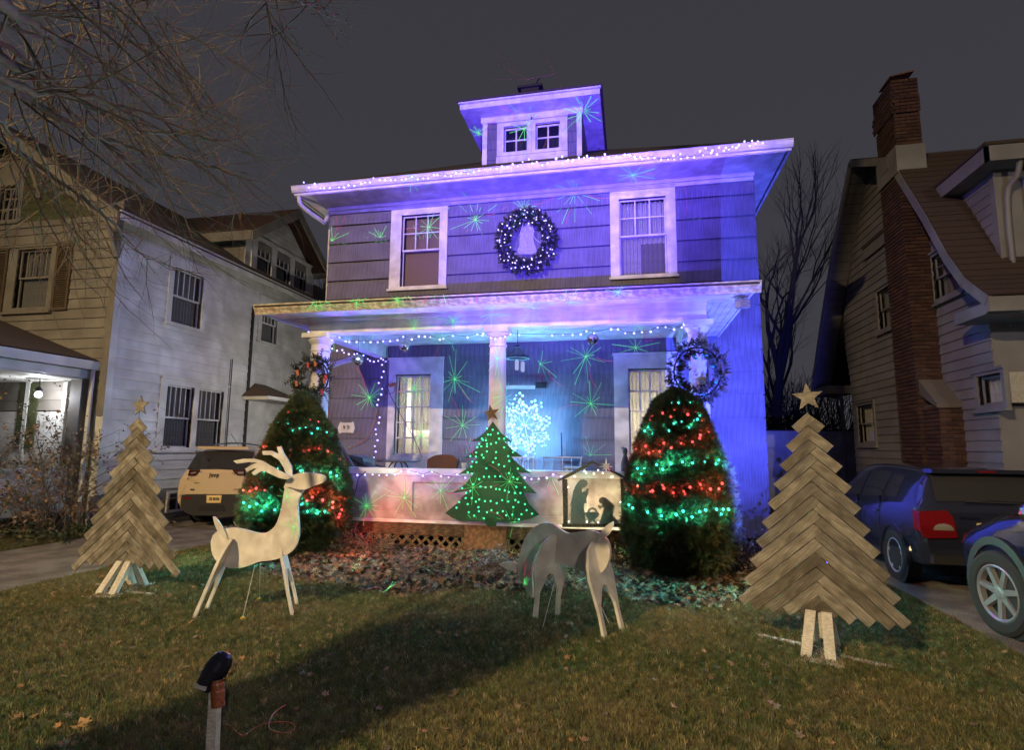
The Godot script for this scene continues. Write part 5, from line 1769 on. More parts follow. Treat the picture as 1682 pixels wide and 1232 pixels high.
	for s in [-1.0, 1.0]:
		var o: float = 3.42 if s < 0 else 5.22
		var lb := MB.new()
		lb.prism(PackedVector2Array([Vector2(0.0, 0.98), Vector2(-s * 0.3, 1.0), Vector2(-s * 0.36, 0.93), Vector2(-s * 0.4, 0.68), Vector2(-s * 0.06, 0.66), Vector2(0.0, 0.76)]), rz - 0.14, rz + 0.03, Transform3D(Basis(), Vector3(o - s * 0.02, 0, 0)))
		tl = put("tail_light", lb.mesh(), M.tail_red, c)
		lb = MB.new()
		var pts := PackedVector2Array()
		for k in 9:
			var a := PI * k / 8
			pts.append(Vector2(-s * 0.25 + cos(a) * 0.11, 0.765 + sin(a) * 0.08))
		lb.prism(pts, rz + 0.03, rz + 0.042, Transform3D(Basis(), Vector3(o - s * 0.02, 0, 0)))
		put("lens", lb.mesh(), M.tail_clear, tl)
	var sp := MB.new()
	sp.bx(-0.6, 1.44, -0.42, 0.6, 1.49, -0.2, t)
	put("spoiler", sp.mesh(), M.dark_paint, c)
	sp = MB.new()
	sp.bx(-0.1, 1.455, -0.198, 0.1, 1.475, -0.19, t)
	put("brake_light", sp.mesh(), M.tail_red, c)
	text("badge", "DODGE", 0.05, M.chrome, c, Transform3D(Basis.from_scale(Vector3(1.3, 1, 1)), t * Vector3(-0.33, 0.915, 0.012)))
	var em := MB.new()
	em.prism(PackedVector2Array([Vector2(-0.04, 0.04), Vector2(0.04, 0.04), Vector2(0.035, -0.02), Vector2(0, -0.05), Vector2(-0.035, -0.02)]), 0.0, 0.014, t * Transform3D(Basis(), Vector3(0.0, 0.92, 0.0)))
	put("emblem", em.mesh(), M.chrome, c)
	sp = MB.new()
	sp.bx(-0.26, 0.74, 0.0, 0.26, 0.86, 0.014, t)
	put("number_plate", sp.mesh(), M.plate_gold, c)
	sp = MB.new()
	sp.bx(-0.76, 0.36, -0.1, 0.76, 0.46, 0.025, t)
	put("bumper_step", sp.mesh(), M.black_plastic, c)
	sp = MB.new()
	sp.rod(t * Vector3(-0.35, 1.11, -0.02), t * Vector3(0.2, 1.1, -0.03), 0.012, 5)
	put("wiper", sp.mesh(), M.black_plastic, c)
	# ---- navy sport utility vehicle at the right edge: its front left corner
	rz = -2.75
	t = Transform3D(Basis(), Vector3(4.34, 0, rz))
	c = thing("parked_car", "navy sport utility vehicle at the right edge, only its front corner and silver wheel showing", "car", Vector3(4.34, 0, rz), "cars parked in the driveways")
	st = [[0.0, 0.76, 0.5, 0.86, 0.7, 0.84, 1.08, 0.72, 1.1], [-0.3, 0.86, 0.4, 0.93, 0.75, 0.88, 1.15, 0.7, 1.6], [-0.6, 0.9, 0.38, 0.94, 0.78, 0.9, 1.15, 0.68, 1.72], [-2.2, 0.9, 0.36, 0.94, 0.78, 0.9, 1.12, 0.68, 1.74], [-2.7, 0.9, 0.36, 0.94, 0.78, 0.9, 1.12, 0.66, 1.66], [-3.35, 0.9, 0.36, 0.94, 0.78, 0.9, 1.12, 0.72, 1.2], [-3.8, 0.9, 0.36, 0.94, 0.78, 0.88, 1.04, 0.74, 1.12], [-4.3, 0.86, 0.38, 0.9, 0.74, 0.82, 0.9, 0.68, 0.97], [-4.52, 0.72, 0.42, 0.78, 0.62, 0.72, 0.78, 0.6, 0.82]]
	put("body", car_shell(st, t), M.navy_paint, c)
	put("windscreen", top_glass(st, t, -2.75, -3.3, 1.05), M.tint, c)
	for s in [-1.0, 1.0]:
		put("side_window", side_glass(st, t, -0.7, -1.6, 0.1, 0.88, s), M.tint, c)
		put("side_window", side_glass(st, t, -1.68, -2.75, 0.1, 0.88, s, 0.0, 0.3), M.tint, c)
		for w in [-0.8, -3.62]:
			wheel(c, t * Vector3(s * 0.87, 0.39, w), 0.39, 0.25, s, 7, 0.12 if w < -2 else 0.0)
			arch(c, t * Vector3(s * 0.93, 0.4, w), 0.43, s, M.black_plastic, 0.08)
		var mb := MB.new()
		mb.ball(t * Vector3(s * 1.05, 1.2, -2.85), 0.13, 8, 6, Vector3(0.9, 0.8, 0.7))
		put("door_mirror", mb.mesh(), M.chrome if s < 0 else M.navy_paint, c)
		mb = MB.new()
		mb.ball(t * Vector3(s * 0.68, 0.82, -4.32), 0.13, 10, 6, Vector3(1.0, 0.7, 1.0))
		put("headlight", mb.mesh(), M.tail_clear, c)

# ---- clipped evergreens wrapped in lights
func spray_mesh(n: int, len: float, wid: float, flat_: float) -> ArrayMesh:
	var b := MB.new()
	var r := RandomNumberGenerator.new()
	r.seed = 77
	for k in n:
		var a := r.randf_range(-1.1, 1.1); var e := r.randf_range(-flat_, flat_)
		var d := Vector3(sin(a), e, cos(a)).normalized()
		var s := d.cross(Vector3.UP).normalized() * wid * r.randf_range(0.7, 1.2)
		var q := Vector3(0, r.randf_range(-0.01, 0.02), 0) + d * len * r.randf_range(0.0, 0.25)
		var l := len * r.randf_range(0.5, 1.0)
		b.flat(q - s, q + s, q + d * l)
	return b.mesh()
func bush(label: String, at: Vector3, shape: Array, seed_: int) -> void:   # shape: Vector2(height, radius)
	var t := thing("evergreen_bush", label, "bush", at, "clipped evergreen bushes beside the porch")
	var b := MB.new()
	b.tube([at, at + Vector3(0, 0.5, 0)], 0.09, 0.06, 7)
	put("trunk", b.mesh(), M.dark_bark, t)
	b = MB.new()
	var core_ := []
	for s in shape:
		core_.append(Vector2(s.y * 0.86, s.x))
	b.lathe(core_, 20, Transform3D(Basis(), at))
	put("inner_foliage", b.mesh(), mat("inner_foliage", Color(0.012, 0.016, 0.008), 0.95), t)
	var xf := []; var col := []
	var r := RandomNumberGenerator.new()
	r.seed = seed_
	var bump := FastNoiseLite.new()
	bump.seed = seed_
	bump.frequency = 1.7
	var h: float = shape[-1].x
	var n := 15000
	for k in n:
		var y := h * (1.0 - sqrt(r.randf()) * 0.99) if r.randf() < 0.35 else r.randf() * h
		var rad := prof(shape, y)
		var a := r.randf() * TAU
		var d := Vector3(cos(a), 0, sin(a))
		var p := at + d * rad + Vector3(0, y, 0)
		var bu := bump.get_noise_3dv(p * 1.6)
		var deep := r.randf_range(0.86, 1.05) + bu * 0.12
		p = at + d * rad * deep + Vector3(0, y, 0)
		var up := clampf((prof(shape, y - 0.1) - prof(shape, y + 0.1)) / 0.2, -0.5, 1.5)
		var o := (d + Vector3(r.randf_range(-0.5, 0.5), r.randf_range(-0.1, 0.8) + up * 0.6, r.randf_range(-0.5, 0.5))).normalized()
		var bs := Basis.looking_at(-o, Vector3(r.randf_range(-1, 1), r.randf_range(-1, 1), r.randf_range(-1, 1)).normalized())
		xf.append(Transform3D(bs * Basis.from_scale(Vector3.ONE * r.randf_range(0.7, 1.35)), p))
		var g := Color(0.05, 0.075, 0.025).lerp(Color(0.11, 0.1, 0.03), r.randf() * r.randf())
		if bu > 0.25 and r.randf() < 0.5: g = g.lerp(Color(0.11, 0.075, 0.025), 0.6)
		col.append(g * r.randf_range(0.6, 1.3))
	scatter("foliage", spray_mesh(14, 0.1, 0.0085, 0.35), M.needles, xf, col, t)

func wind(label: String, at: Vector3, shape: Array, pts: Array, m: String, col: Color, e: float, group: String) -> void:
	# lights laid on the bush where the photograph shows them (pixel -> the bush's front surface)
	var out := []
	for q in pts:
		var d := ray(q.x, q.y)
		var tt := 4.0
		var hit := Vector3.ZERO
		while tt < 14.0:
			var p := EYE + d * tt
			var y := p.y - at.y
			if y > 0.0 and y < shape[-1].x + 0.05 and Vector2(p.x - at.x, p.z - at.z).length() < prof(shape, y) * 1.09 + 0.02:
				hit = p
				break
			tt += 0.03
		if hit == Vector3.ZERO:
			var z := at.z
			hit = EYE + d * (z / d.z)
		out.append(hit)
	fairy(label, out, m, col, e, 1, 0.019, group, false)

func bushes() -> void:
	var la := Vector3(-5.38, 0, -8.55); var ra := Vector3(0.66, 0, -8.5)
	var ls := [Vector2(0.0, 0.44), Vector2(0.25, 0.66), Vector2(0.55, 0.79), Vector2(0.9, 0.8), Vector2(1.25, 0.71), Vector2(1.6, 0.57), Vector2(1.95, 0.44), Vector2(2.25, 0.27), Vector2(2.47, 0.12), Vector2(2.55, 0.02)]
	var rs := [Vector2(0.0, 0.46), Vector2(0.2, 0.6), Vector2(0.5, 0.71), Vector2(0.9, 0.71), Vector2(1.25, 0.67), Vector2(1.6, 0.58), Vector2(1.9, 0.47), Vector2(2.2, 0.36), Vector2(2.4, 0.24), Vector2(2.52, 0.03)]
	bush("rounded evergreen bush wrapped in red and turquoise lights behind the standing deer", la, ls, 5)
	bush("tall evergreen bush wrapped in red and turquoise lights between stable and wooden tree", ra, rs, 6)
	var o := Vector2(1000, 600); var k := 4.107
	var cy := Color(0.05, 0.9, 0.7); var rd := Color(1.0, 0.06, 0.05)
	wind("turquoise lights wound round the right evergreen bush", ra, rs, zp(o, k, [425, 258, 468, 254, 522, 240, 545, 252, 612, 340, 265, 422, 242, 445, 295, 460, 372, 405, 438, 392, 490, 381, 403, 442, 573, 372, 595, 366, 540, 420, 193, 698, 240, 695, 218, 733, 322, 671, 416, 664, 362, 702, 495, 652, 563, 660, 645, 653, 718, 665, 740, 640, 160, 963, 135, 942, 262, 992, 355, 1016, 453, 1008, 500, 985, 560, 1024, 612, 988, 652, 977, 725, 972, 770, 972, 755, 1006, 806, 972]), "led_cyan", cy, 0.6, "lights wound round the bushes")
	wind("red lights wound round the right evergreen bush", ra, rs, zp(o, k, [441, 304, 362, 324, 418, 348, 294, 345, 280, 365, 532, 332, 588, 320, 625, 372, 670, 452, 248, 546, 185, 566, 370, 525, 420, 558, 487, 528, 563, 517, 616, 472, 612, 492, 270, 593, 302, 585, 342, 582, 195, 815, 280, 853, 295, 848, 362, 808, 370, 830, 433, 860, 505, 853, 512, 870, 547, 822, 616, 805, 684, 835, 740, 832, 763, 797, 120, 840]), "led_red", rd, 0.55, "lights wound round the bushes")
	o = Vector2(400, 450); k = 3.519
	wind("turquoise lights wound round the left evergreen bush", la, ls, zp(o, k, [320, 722, 346, 722, 388, 750, 285, 742, 205, 860, 262, 865, 325, 893, 362, 887, 287, 908, 395, 922, 430, 893, 482, 915, 332, 1138, 407, 1142, 445, 1145, 505, 1148, 540, 1167, 200, 1125, 120, 1140]) + zp(Vector2(300, 700), 3.4217, [345, 430, 378, 452, 418, 437, 446, 478, 473, 446, 520, 470, 668, 442, 756, 490, 800, 480, 700, 480, 560, 470]), "led_cyan", cy, 0.6, "lights wound round the bushes")
	wind("red lights wound round the left evergreen bush", la, ls, zp(o, k, [263, 798, 310, 798, 385, 843, 432, 855, 120, 998, 136, 996, 200, 1003, 278, 1020, 350, 1026, 378, 1018, 437, 1012, 487, 1025, 557, 1072]) + zp(Vector2(300, 700), 3.4217, [345, 360, 416, 350, 463, 360, 380, 365, 700, 418, 788, 416, 845, 428, 845, 458, 895, 470, 878, 513, 885, 495, 730, 400]), "led_red", rd, 0.55, "lights wound round the bushes")

func px_z(off: Vector2, sc: float, a: Array, z: float) -> Array:
	var out := []
	for q in zp(off, sc, a):
		out.append(onz(q.x, q.y, z))
	return out
func by_x(a: Array) -> Array:
	a.sort_custom(func(p, q): return p.x < q.x)
	return a

func lights_on_house() -> void:
	var blue := Color(0.15, 0.085, 1.0)
	var eave := px_z(Vector2(480, 60), 2.933, [57, 703, 82, 727, 110, 710, 137, 730, 155, 730, 182, 730, 227, 727, 250, 727, 272, 717, 300, 720, 333, 710, 352, 703, 375, 703, 392, 682, 422, 692, 448, 692, 475, 692, 497, 692, 528, 690, 548, 687, 577, 675, 605, 687, 632, 683, 655, 683, 683, 667, 700, 667, 737, 672, 765, 672, 790, 658, 815, 658, 848, 660, 875, 653, 900, 645, 928, 640, 955, 637, 985, 637, 1010, 625, 1037, 628, 1062, 615, 1085, 625, 1110, 605, 1140, 592, 1157, 612, 1178, 605, 1205, 620, 1230, 610, 1270, 590, 1300, 580, 1320, 600, 1353, 595, 1380, 590, 1420, 578], -10.7)
	eave += px_z(Vector2(900, 180), 3.624, [50, 290, 85, 280, 120, 300, 145, 308, 183, 285, 215, 288, 232, 275, 255, 288, 268, 288, 290, 293, 327, 290, 338, 267, 362, 285, 405, 283, 455, 270, 475, 270, 487, 272, 515, 280, 520, 293, 548, 283, 560, 295, 595, 288, 633, 288, 672, 300, 713, 297, 745, 275, 750, 297, 787, 265, 790, 292, 828, 285, 868, 285, 903, 248, 922, 272, 937, 230, 970, 260, 1005, 267, 977, 245, 1017, 227, 1045, 245, 1058, 227, 1075, 238, 1097, 220, 1120, 228, 1135, 212, 1168, 190, 1200, 217, 1213, 187, 1235, 203, 1247, 190, 1277, 198], -10.7)
	fairy("blue lights strung along the main roof gutter under the dormer", by_x(eave), "led_blue", blue, 0.1, 3, 0.022)
	var beam := px_z(Vector2(400, 430), 5.6, [600, 645, 657, 683, 710, 683, 785, 690, 815, 722, 885, 695, 942, 733, 975, 738, 1042, 738, 1108, 740, 1170, 740, 1235, 740, 1285, 733, 1350, 730, 1417, 722, 1470, 690, 1548, 716, 1612, 688, 1668, 690], -9.04)
	beam += px_z(Vector2(400, 450), 3.519, [1080, 365, 1135, 380, 1155, 375, 1210, 358, 1295, 368, 1352, 350, 1385, 345], -9.04)
	beam += px_z(Vector2(780, 450), 3.235, [40, 327, 85, 340, 108, 345, 135, 340, 160, 335, 190, 320, 235, 325, 410, 328, 467, 325, 518, 325, 562, 322, 592, 305, 633, 315, 723, 295, 760, 295, 798, 315, 845, 315, 887, 310, 933, 308, 970, 285, 1012, 283, 1057, 295, 1098, 285, 1110, 270, 1150, 258, 1195, 253, 1243, 243, 1250, 250], -9.0)
	fairy("blue lights on a sagging dark wire along the porch beam over the three columns", by_x(beam), "led_blue", blue, 0.1, 3, 0.018)
	var side := []
	for q in zp(Vector2(400, 430), 5.6, [795, 787, 817, 800, 862, 818, 910, 813, 925, 837, 970, 850, 1020, 850, 1048, 848, 1093, 885, 1105, 862, 1145, 895, 1165, 912, 1200, 920, 1240, 912, 1265, 890, 1285, 902]):
		side.append(onx(q.x, q.y, -5.39))
	side.sort_custom(func(p, q): return p.z > q.z)
	fairy("blue lights running back from the left column to the wall under the porch ceiling", side, "led_blue", blue, 0.05, 3, 0.018)
	var corner := px_z(Vector2(400, 430), 5.6, [1310, 918, 1275, 948, 1290, 1010, 1272, 1063, 1245, 1115, 1275, 1170, 1268, 1222], WZ + 0.07) + px_z(Vector2(540, 650), 5.6, [457, 38, 447, 85, 470, 200, 462, 250, 432, 310, 437, 355, 450, 410, 425, 465, 433, 515, 415, 570], WZ + 0.07)
	fairy("blue lights hanging straight down the wall between the number plate and left porch window", corner, "led_blue", blue, 0.06, 2, 0.021)
	var rail := px_z(Vector2(540, 650), 5.6, [142, 738, 198, 730, 265, 730, 335, 728, 405, 725, 465, 732, 535, 730, 610, 725, 667, 695, 735, 698, 815, 715, 867, 737, 950, 700, 1033, 740, 1103, 752, 1180, 725, 1255, 755], -9.03) + px_z(Vector2(820, 720), 6.158, [100, 400, 180, 405, 258, 398, 325, 412, 398, 410, 480, 400, 545, 365, 627, 390], -9.03)
	fairy("blue lights under the cap rail of the porch parapet behind the green tree", by_x(rail), "led_blue", blue, 0.035, 3, 0.018)
	# cyan glowing snowflake on the porch wall
	var c := onz(862, 699, WZ + 0.2)
	var s := thing("snowflake_light", "large spiky snowflake of white blue lights glowing on the porch wall right of middle column", "light decoration", c)
	var b := MB.new()
	var ice := Color(0.13, 0.52, 1.0)
	var spots := []
	for k in 8:
		var a := TAU * (k + 0.25) / 8.0 + rng.randf_range(-0.12, 0.12)
		var d := Vector3(cos(a) * 0.88, sin(a) * 1.12, 0)
		var side_d := Vector3(-sin(a), cos(a), 0)
		var rr := rng.randf_range(0.46, 0.58)
		b.rod(c, c + d * rr + Vector3(0, 0, 0.06), 0.006, 4)
		for q in [0.35, 0.55, 0.75, 0.92]:
			for u in [-1.0, 1.0]:
				var e: Vector3 = c + d * rr * (q + rng.randf_range(0.05, 0.2)) + side_d * u * rng.randf_range(0.07, 0.15) + Vector3(0, 0, rng.randf_range(0.0, 0.12))
				b.tube(smooth([c + d * rr * q, (c + d * rr * q).lerp(e, 0.5) + d * 0.05, e, e - side_d * u * 0.05 + d * 0.06], 3), 0.005, 0.004, 4)
				spots.append(e)
				spots.append(e - side_d * u * 0.05 + d * 0.06)
		spots.append(c + d * rr + Vector3(0, 0, 0.06))
	for k in 46:
		var a := rng.randf() * TAU; var q := sqrt(rng.randf()) * 0.4
		spots.append(c + Vector3(cos(a) * q * 0.85, sin(a) * q * 1.15, rng.randf_range(0.02, 0.14)))
	put("frame", b.mesh(), M.trim, s)
	for k in spots.size():
		bulb(s, spots[k], rng.randf_range(0.016, 0.032), M.led_ice, ice, 0.5 if k % 6 == 3 else 0.0)

func facet_ball(at: Vector3, r: float) -> ArrayMesh:
	var b := MB.new()
	var n := 18; var m := 11
	for i in m:
		for k in n:
			var p := []
			for q in [[i, k], [i, k + 1], [i + 1, k + 1], [i + 1, k]]:
				var la: float = -PI / 2 + PI * q[0] / m; var lo: float = TAU * q[1] / n
				p.append(at + Vector3(cos(la) * sin(lo), sin(la), cos(la) * cos(lo)) * r)
			if i == 0: b.flat(p[0], p[2], p[3])
			elif i == m - 1: b.flat(p[0], p[1], p[2])
			else: b.quad(p[0], p[1], p[2], p[3])
	return b.mesh()

func porch_things() -> void:
	for q in [[665, 570, -9.3, 0.095, "mirror ball hanging from the porch beam between left and middle column"], [588, 591, -10.3, 0.115, "mirror ball hanging deeper under the porch beside the slanting white board"], [973, 557, -9.3, 0.1, "mirror ball hanging from the porch beam between middle and right column"]]:
		var p := onz(q[0], q[1], q[2])
		var o := thing("mirror_ball", q[4], "ornament", p, "mirror balls hung under the porch")
		put("ball", facet_ball(p, q[3]), M.chrome, o)
		var b0 := MB.new()
		b0.rod(p + Vector3(0, q[3], 0), Vector3(p.x, 3.72 if q[2] > -9.5 else 4.0, p.z), 0.004, 4)
		put("string", b0.mesh(), M.wire, o)
	# pendant lamp with two frosted glasses
	var z := -10.2
	var a := onz(850, 588, z)
	var t := thing("pendant_lamp", "black chain hung porch lamp with a flat ring and two frosted glass tubes", "lamp", a)
	var b := MB.new()
	b.rod(a + Vector3(0, 0.22, 0), Vector3(a.x, 4.0, a.z), 0.008, 4)
	b.rod(a + Vector3(0, 0.22, 0), a + Vector3(-0.2, 0.02, 0), 0.006, 4)
	b.rod(a + Vector3(0, 0.22, 0), a + Vector3(0.15, 0.02, 0), 0.006, 4)
	b.box(a + Vector3(0, 0.22, 0), Vector3(0.1, 0.03, 0.1))
	put("chain", b.mesh(), M.black_metal, t)
	b = MB.new()
	b.lathe([Vector2(0.17, -0.015), Vector2(0.23, -0.015), Vector2(0.23, 0.02), Vector2(0.17, 0.02), Vector2(0.17, -0.015)], 20, Transform3D(Basis(), a))
	b.box(a, Vector3(0.4, 0.03, 0.03))
	put("ring", b.mesh(), M.black_metal, t)
	for dx in [0.0, 0.11]:
		b = MB.new()
		b.lathe([Vector2(0, -0.22), Vector2(0.03, -0.215), Vector2(0.036, -0.19), Vector2(0.036, -0.05), Vector2(0.02, -0.03), Vector2(0, -0.02)], 12, Transform3D(Basis(), a + Vector3(dx, -0.02 - dx * 0.3, 0.06)))
		put("glass_tube", b.mesh(), M.frosted_bulb, t)
	# wooden block with a bare bulb under the soffit corner
	a = onz(1219, 499, -8.75)
	t = thing("block_lamp", "unlit clear bulb in a small wooden block hanging from the right porch soffit", "lamp", a)
	b = MB.new()
	b.bev(a, Vector3(0.16, 0.13, 0.14), Basis(Vector3.UP, 0.5), 0.006)
	put("block", b.mesh(), M.plank_2, t)
	b = MB.new()
	for dx in [-0.04, 0.04]:
		b.rod(a + Vector3(dx, 0.06, 0), Vector3(a.x + dx * 0.3, 4.0, a.z), 0.003, 3)
	put("wire", b.mesh(), M.wire, t)
	b = MB.new()
	b.lathe([Vector2(0, -0.21), Vector2(0.03, -0.2), Vector2(0.042, -0.17), Vector2(0.042, -0.09), Vector2(0.03, -0.06), Vector2(0.0, -0.06)], 12, Transform3D(Basis(), a))
	put("glass", b.mesh(), M.glass, t)
	# house number
	a = onz(570, 702.5, WZ + 0.045)
	t = thing("number_plate", "white eared house number plate with a brown pine cone and the figure 9", "house number", a)
	b = MB.new()
	b.prism(PackedVector2Array([Vector2(-0.22, 0.0), Vector2(-0.17, 0.125), Vector2(-0.14, 0.125), Vector2(-0.125, 0.115), Vector2(0.11, 0.115), Vector2(0.125, 0.13), Vector2(0.155, 0.135), Vector2(0.2, 0.02), Vector2(0.205, -0.02), Vector2(0.165, -0.125), Vector2(0.13, -0.125), Vector2(0.115, -0.115), Vector2(-0.13, -0.115), Vector2(-0.15, -0.135), Vector2(-0.19, -0.135)]), -0.02, 0.012, Transform3D(Basis(), a))
	put("plate", b.mesh(), M.trim, t)
	text("figure", "9", 0.125, M.ink, t, Transform3D(Basis(), a + Vector3(0.045, 0.005, 0.014)))
	b = MB.new()
	for k in 14:
		var q := Vector3(rng.randf_range(-0.02, 0.02), -0.035 + k * 0.0055, 0.014)
		b.ball(a + Vector3(-0.06, 0.005, 0.0) + q, 0.014, 5, 3, Vector3(1.2, 0.6, 0.5))
	put("cone_emblem", b.mesh(), M.rust, t)
	# table, chairs, bench behind the parapet
	z = -10.5
	a = onz(655, 756, z)
	t = thing("porch_table", "small round table with splayed black legs behind the porch parapet", "table", Vector3(a.x, 0.49, z))
	b = MB.new()
	b.lathe([Vector2(0, -0.03), Vector2(0.42, -0.03), Vector2(0.43, -0.01), Vector2(0.42, 0.0), Vector2(0, 0.0)], 24, Transform3D(Basis(), a))
	put("tabletop", b.mesh(), M.grey_ply, t)
	for k in 4:
		b = MB.new()
		var d := Vector3(cos(PI / 4 + k * PI / 2), 0, sin(PI / 4 + k * PI / 2))
		b.tube(smooth([a + d * 0.1 - Vector3(0, 0.03, 0), a + d * 0.22 - Vector3(0, 0.2, 0), Vector3(a.x, 0.49, a.z) + d * 0.38], 5), 0.014, 0.014, 6)
		put("leg", b.mesh(), M.black_metal, t)
	var w := onz(727, 757, -10.4)
	t = thing("wicker_chair", "brown wicker armchair with a rounded back beside the porch table", "chair", Vector3(w.x, 0.49, -10.2))
	b = MB.new()
	var arc := []
	for k in 15:
		var u := k / 14.0 * 2.0 - 1.0
		arc.append([w + Vector3(u * 0.3, -0.6, -0.14 * (1.0 - u * u)), w + Vector3(u * 0.3, 0.12 - 0.1 * pow(absf(u), 3.0), -0.14 * (1.0 - u * u))])
	for k in 14:
		b.quad(arc[k][0], arc[k + 1][0], arc[k + 1][1], arc[k][1])
		b.quad(arc[k + 1][0] + Vector3(0, 0, 0.03), arc[k][0] + Vector3(0, 0, 0.03), arc[k][1] + Vector3(0, 0, 0.03), arc[k + 1][1] + Vector3(0, 0, 0.03))
	put("backrest", b.mesh(), mat("wicker", Color(0.2, 0.085, 0.035), 0.7, T.grain, Vector3(10, 30, 10), true, 0.5), t)
	b = MB.new()
	b.lathe([Vector2(0, -0.02), Vector2(0.3, -0.02), Vector2(0.3, 0.03), Vector2(0, 0.03)], 14, Transform3D(Basis(), w + Vector3(0, -0.55, 0.2)))
	put("seat", b.mesh(), M.wicker, t)
	for k in 4:
		b = MB.new()
		b.rod(w + Vector3(0.25 if k % 2 else -0.25, -0.56, 0.0 if k < 2 else 0.42), Vector3(w.x + (0.27 if k % 2 else -0.27), 0.49, w.z + (0.0 if k < 2 else 0.42)), 0.018, 6)
		put("leg", b.mesh(), M.wicker, t)
	b = MB.new()
	b.tube(smooth([w + Vector3(0.3, -0.1, -0.02), w + Vector3(0.36, 0.02, 0.06), w + Vector3(0.35, -0.12, 0.2), w + Vector3(0.32, -0.5, 0.36)], 5), 0.02, 0.02, 6)
	put("arm", b.mesh(), M.black_metal, t)
	w = onz(592, 757, -10.5)
	t = thing("sling_chair", "reclined grey sling chair with black tube frame left of the porch table", "chair", Vector3(w.x + 0.2, 0.49, -10.5))
	b = MB.new()
	b.hexa([w + Vector3(-0.1, -0.15, 0.25), w + Vector3(0.3, -0.35, 0.25), w + Vector3(0.3, -0.35, -0.25), w + Vector3(-0.1, -0.15, -0.25), w + Vector3(-0.13, 0.12, 0.25), w + Vector3(0.17, 0.07, 0.25), w + Vector3(0.17, 0.07, -0.25), w + Vector3(-0.13, 0.12, -0.25)])
	put("sling", b.mesh(), M.grey_ply, t)
	for s in [-0.26, 0.26]:
		b = MB.new()
		b.tube(smooth([w + Vector3(-0.15, 0.1, s), w + Vector3(0.2, -0.08, s), w + Vector3(0.75, -0.28, s), Vector3(w.x + 0.85, 0.49, w.z + s)], 4), 0.015, 0.015, 6)
		b.rod(w + Vector3(0.1, -0.05, s), Vector3(w.x - 0.1, 0.49, w.z + s), 0.015, 6)
		put("frame", b.mesh(), M.black_metal, t)
	t = thing("tube_bench", "white tubular metal bench behind the parapet below the snowflake", "bench", Vector3(onz(895, 760, -10.9).x, 0.49, -10.9))
	z = -10.9
	for q in [[843, 876], [893, 954]]:
		b = MB.new()
		var p0 := onz(q[0], 775, z); var p1 := onz(q[0], 752, z); var p2 := onz(q[1], 752, z); var p3 := onz(q[1], 775, z)
		b.tube(smooth([Vector3(p0.x, 0.5, z), Vector3(p0.x, p1.y - 0.08, z), p1 + Vector3(0.03, 0, 0), p2 - Vector3(0.03, 0, 0), Vector3(p3.x, p2.y - 0.08, z), Vector3(p3.x, 0.5, z)], 4), 0.016, 0.016, 6)
		for k in 3:
			var x := lerpf(p1.x, p2.x, (k + 1) / 4.0)
			b.rod(Vector3(x, p1.y, z), Vector3(x, 1.0, z), 0.008, 4)
		put("back_frame", b.mesh(), M.trim, t)
	b = MB.new()
	b.bx(onz(843, 760, z).x, 0.92, z, onz(954, 760, z).x, 0.96, z + 0.45)
	put("seat", b.mesh(), M.trim, t)
	a = onz(945, 768, -10.0)
	t = thing("side_table", "low pale green topped table at the right end of the tube bench", "table", Vector3(a.x, 0.49, a.z))
	b = MB.new()
	b.box(a, Vector3(0.36, 0.03, 0.3))
	put("tabletop", b.mesh(), M.pale_star, t)
	for k in 4:
		b = MB.new()
		var lx: float = a.x + (0.15 if k % 2 else -0.15); var lzz: float = a.z + (0.12 if k < 2 else -0.12)
		b.rod(Vector3(lx, 0.49, lzz), Vector3(lx, a.y, lzz), 0.014, 5)
		put("leg", b.mesh(), M.trim, t)
	a = onz(1027, 776, -9.22)
	t = thing("stoneware_bottle", "dark stoneware bottle figure standing on the parapet cap right of the stable", "bottle", Vector3(a.x, 1.347, a.z))
	b = MB.new()
	b.lathe([Vector2(0, 0), Vector2(0.068, 0), Vector2(0.072, 0.1), Vector2(0.068, 0.15), Vector2(0.035, 0.24), Vector2(0.028, 0.27), Vector2(0.04, 0.31), Vector2(0.042, 0.34), Vector2(0.03, 0.37), Vector2(0, 0.385)], 16, Transform3D(Basis(), Vector3(a.x, 1.347, a.z)))
	put("bottle", b.mesh(), M.grey_ply, t)
	a = onz(762, 770, -9.25)
	t = thing("cup", "small white cup standing on the parapet cap beside the wicker chair", "cup", Vector3(a.x, 1.347, a.z))
	b = MB.new()
	b.lathe([Vector2(0, 0), Vector2(0.03, 0), Vector2(0.045, 0.1), Vector2(0.04, 0.1), Vector2(0.027, 0.01), Vector2(0, 0.01)], 12, Transform3D(Basis(), Vector3(a.x, 1.347, a.z)))
	put("bowl", b.mesh(), M.trim, t)
	b = MB.new()
	var l0 := onz(555, 725, -9.5); var l1 := onz(588, 771, -9.38)
	b.tube([l0, l1 - Vector3(0, 0.1, 0)], 0.045, 0.045, 4)
	tag(put("leaning_plank", b.mesh(), M.grey_ply, self), "grey plank leaning behind the parapet below the number plate", "plank")
	b = MB.new()
	b.box(onz(889, 633, WZ + 0.1), Vector3(0.24, 0.13, 0.1))
	tag(put("wall_bracket", b.mesh(), M.black_metal, self), "small black bracket fixed on the porch wall above the snowflake", "bracket")
	b = MB.new()
	b.box(onz(853, 636, WZ + 0.1), Vector3(0.68, 0.07, 0.06), Basis(Vector3(0, 0, 1), -0.02))
	tag(put("pale_board", b.mesh(), M.trim, self), "pale narrow board fixed on the porch wall just above the snowflake", "board")
	b = MB.new()
	b.rod(onz(923, 775, -11.2), onz(922, 711, -11.7), 0.016, 6)
	tag(put("leaning_rod", b.mesh(), M.black_metal, self), "thin black rod leaning on the porch wall above the tube bench", "rod")
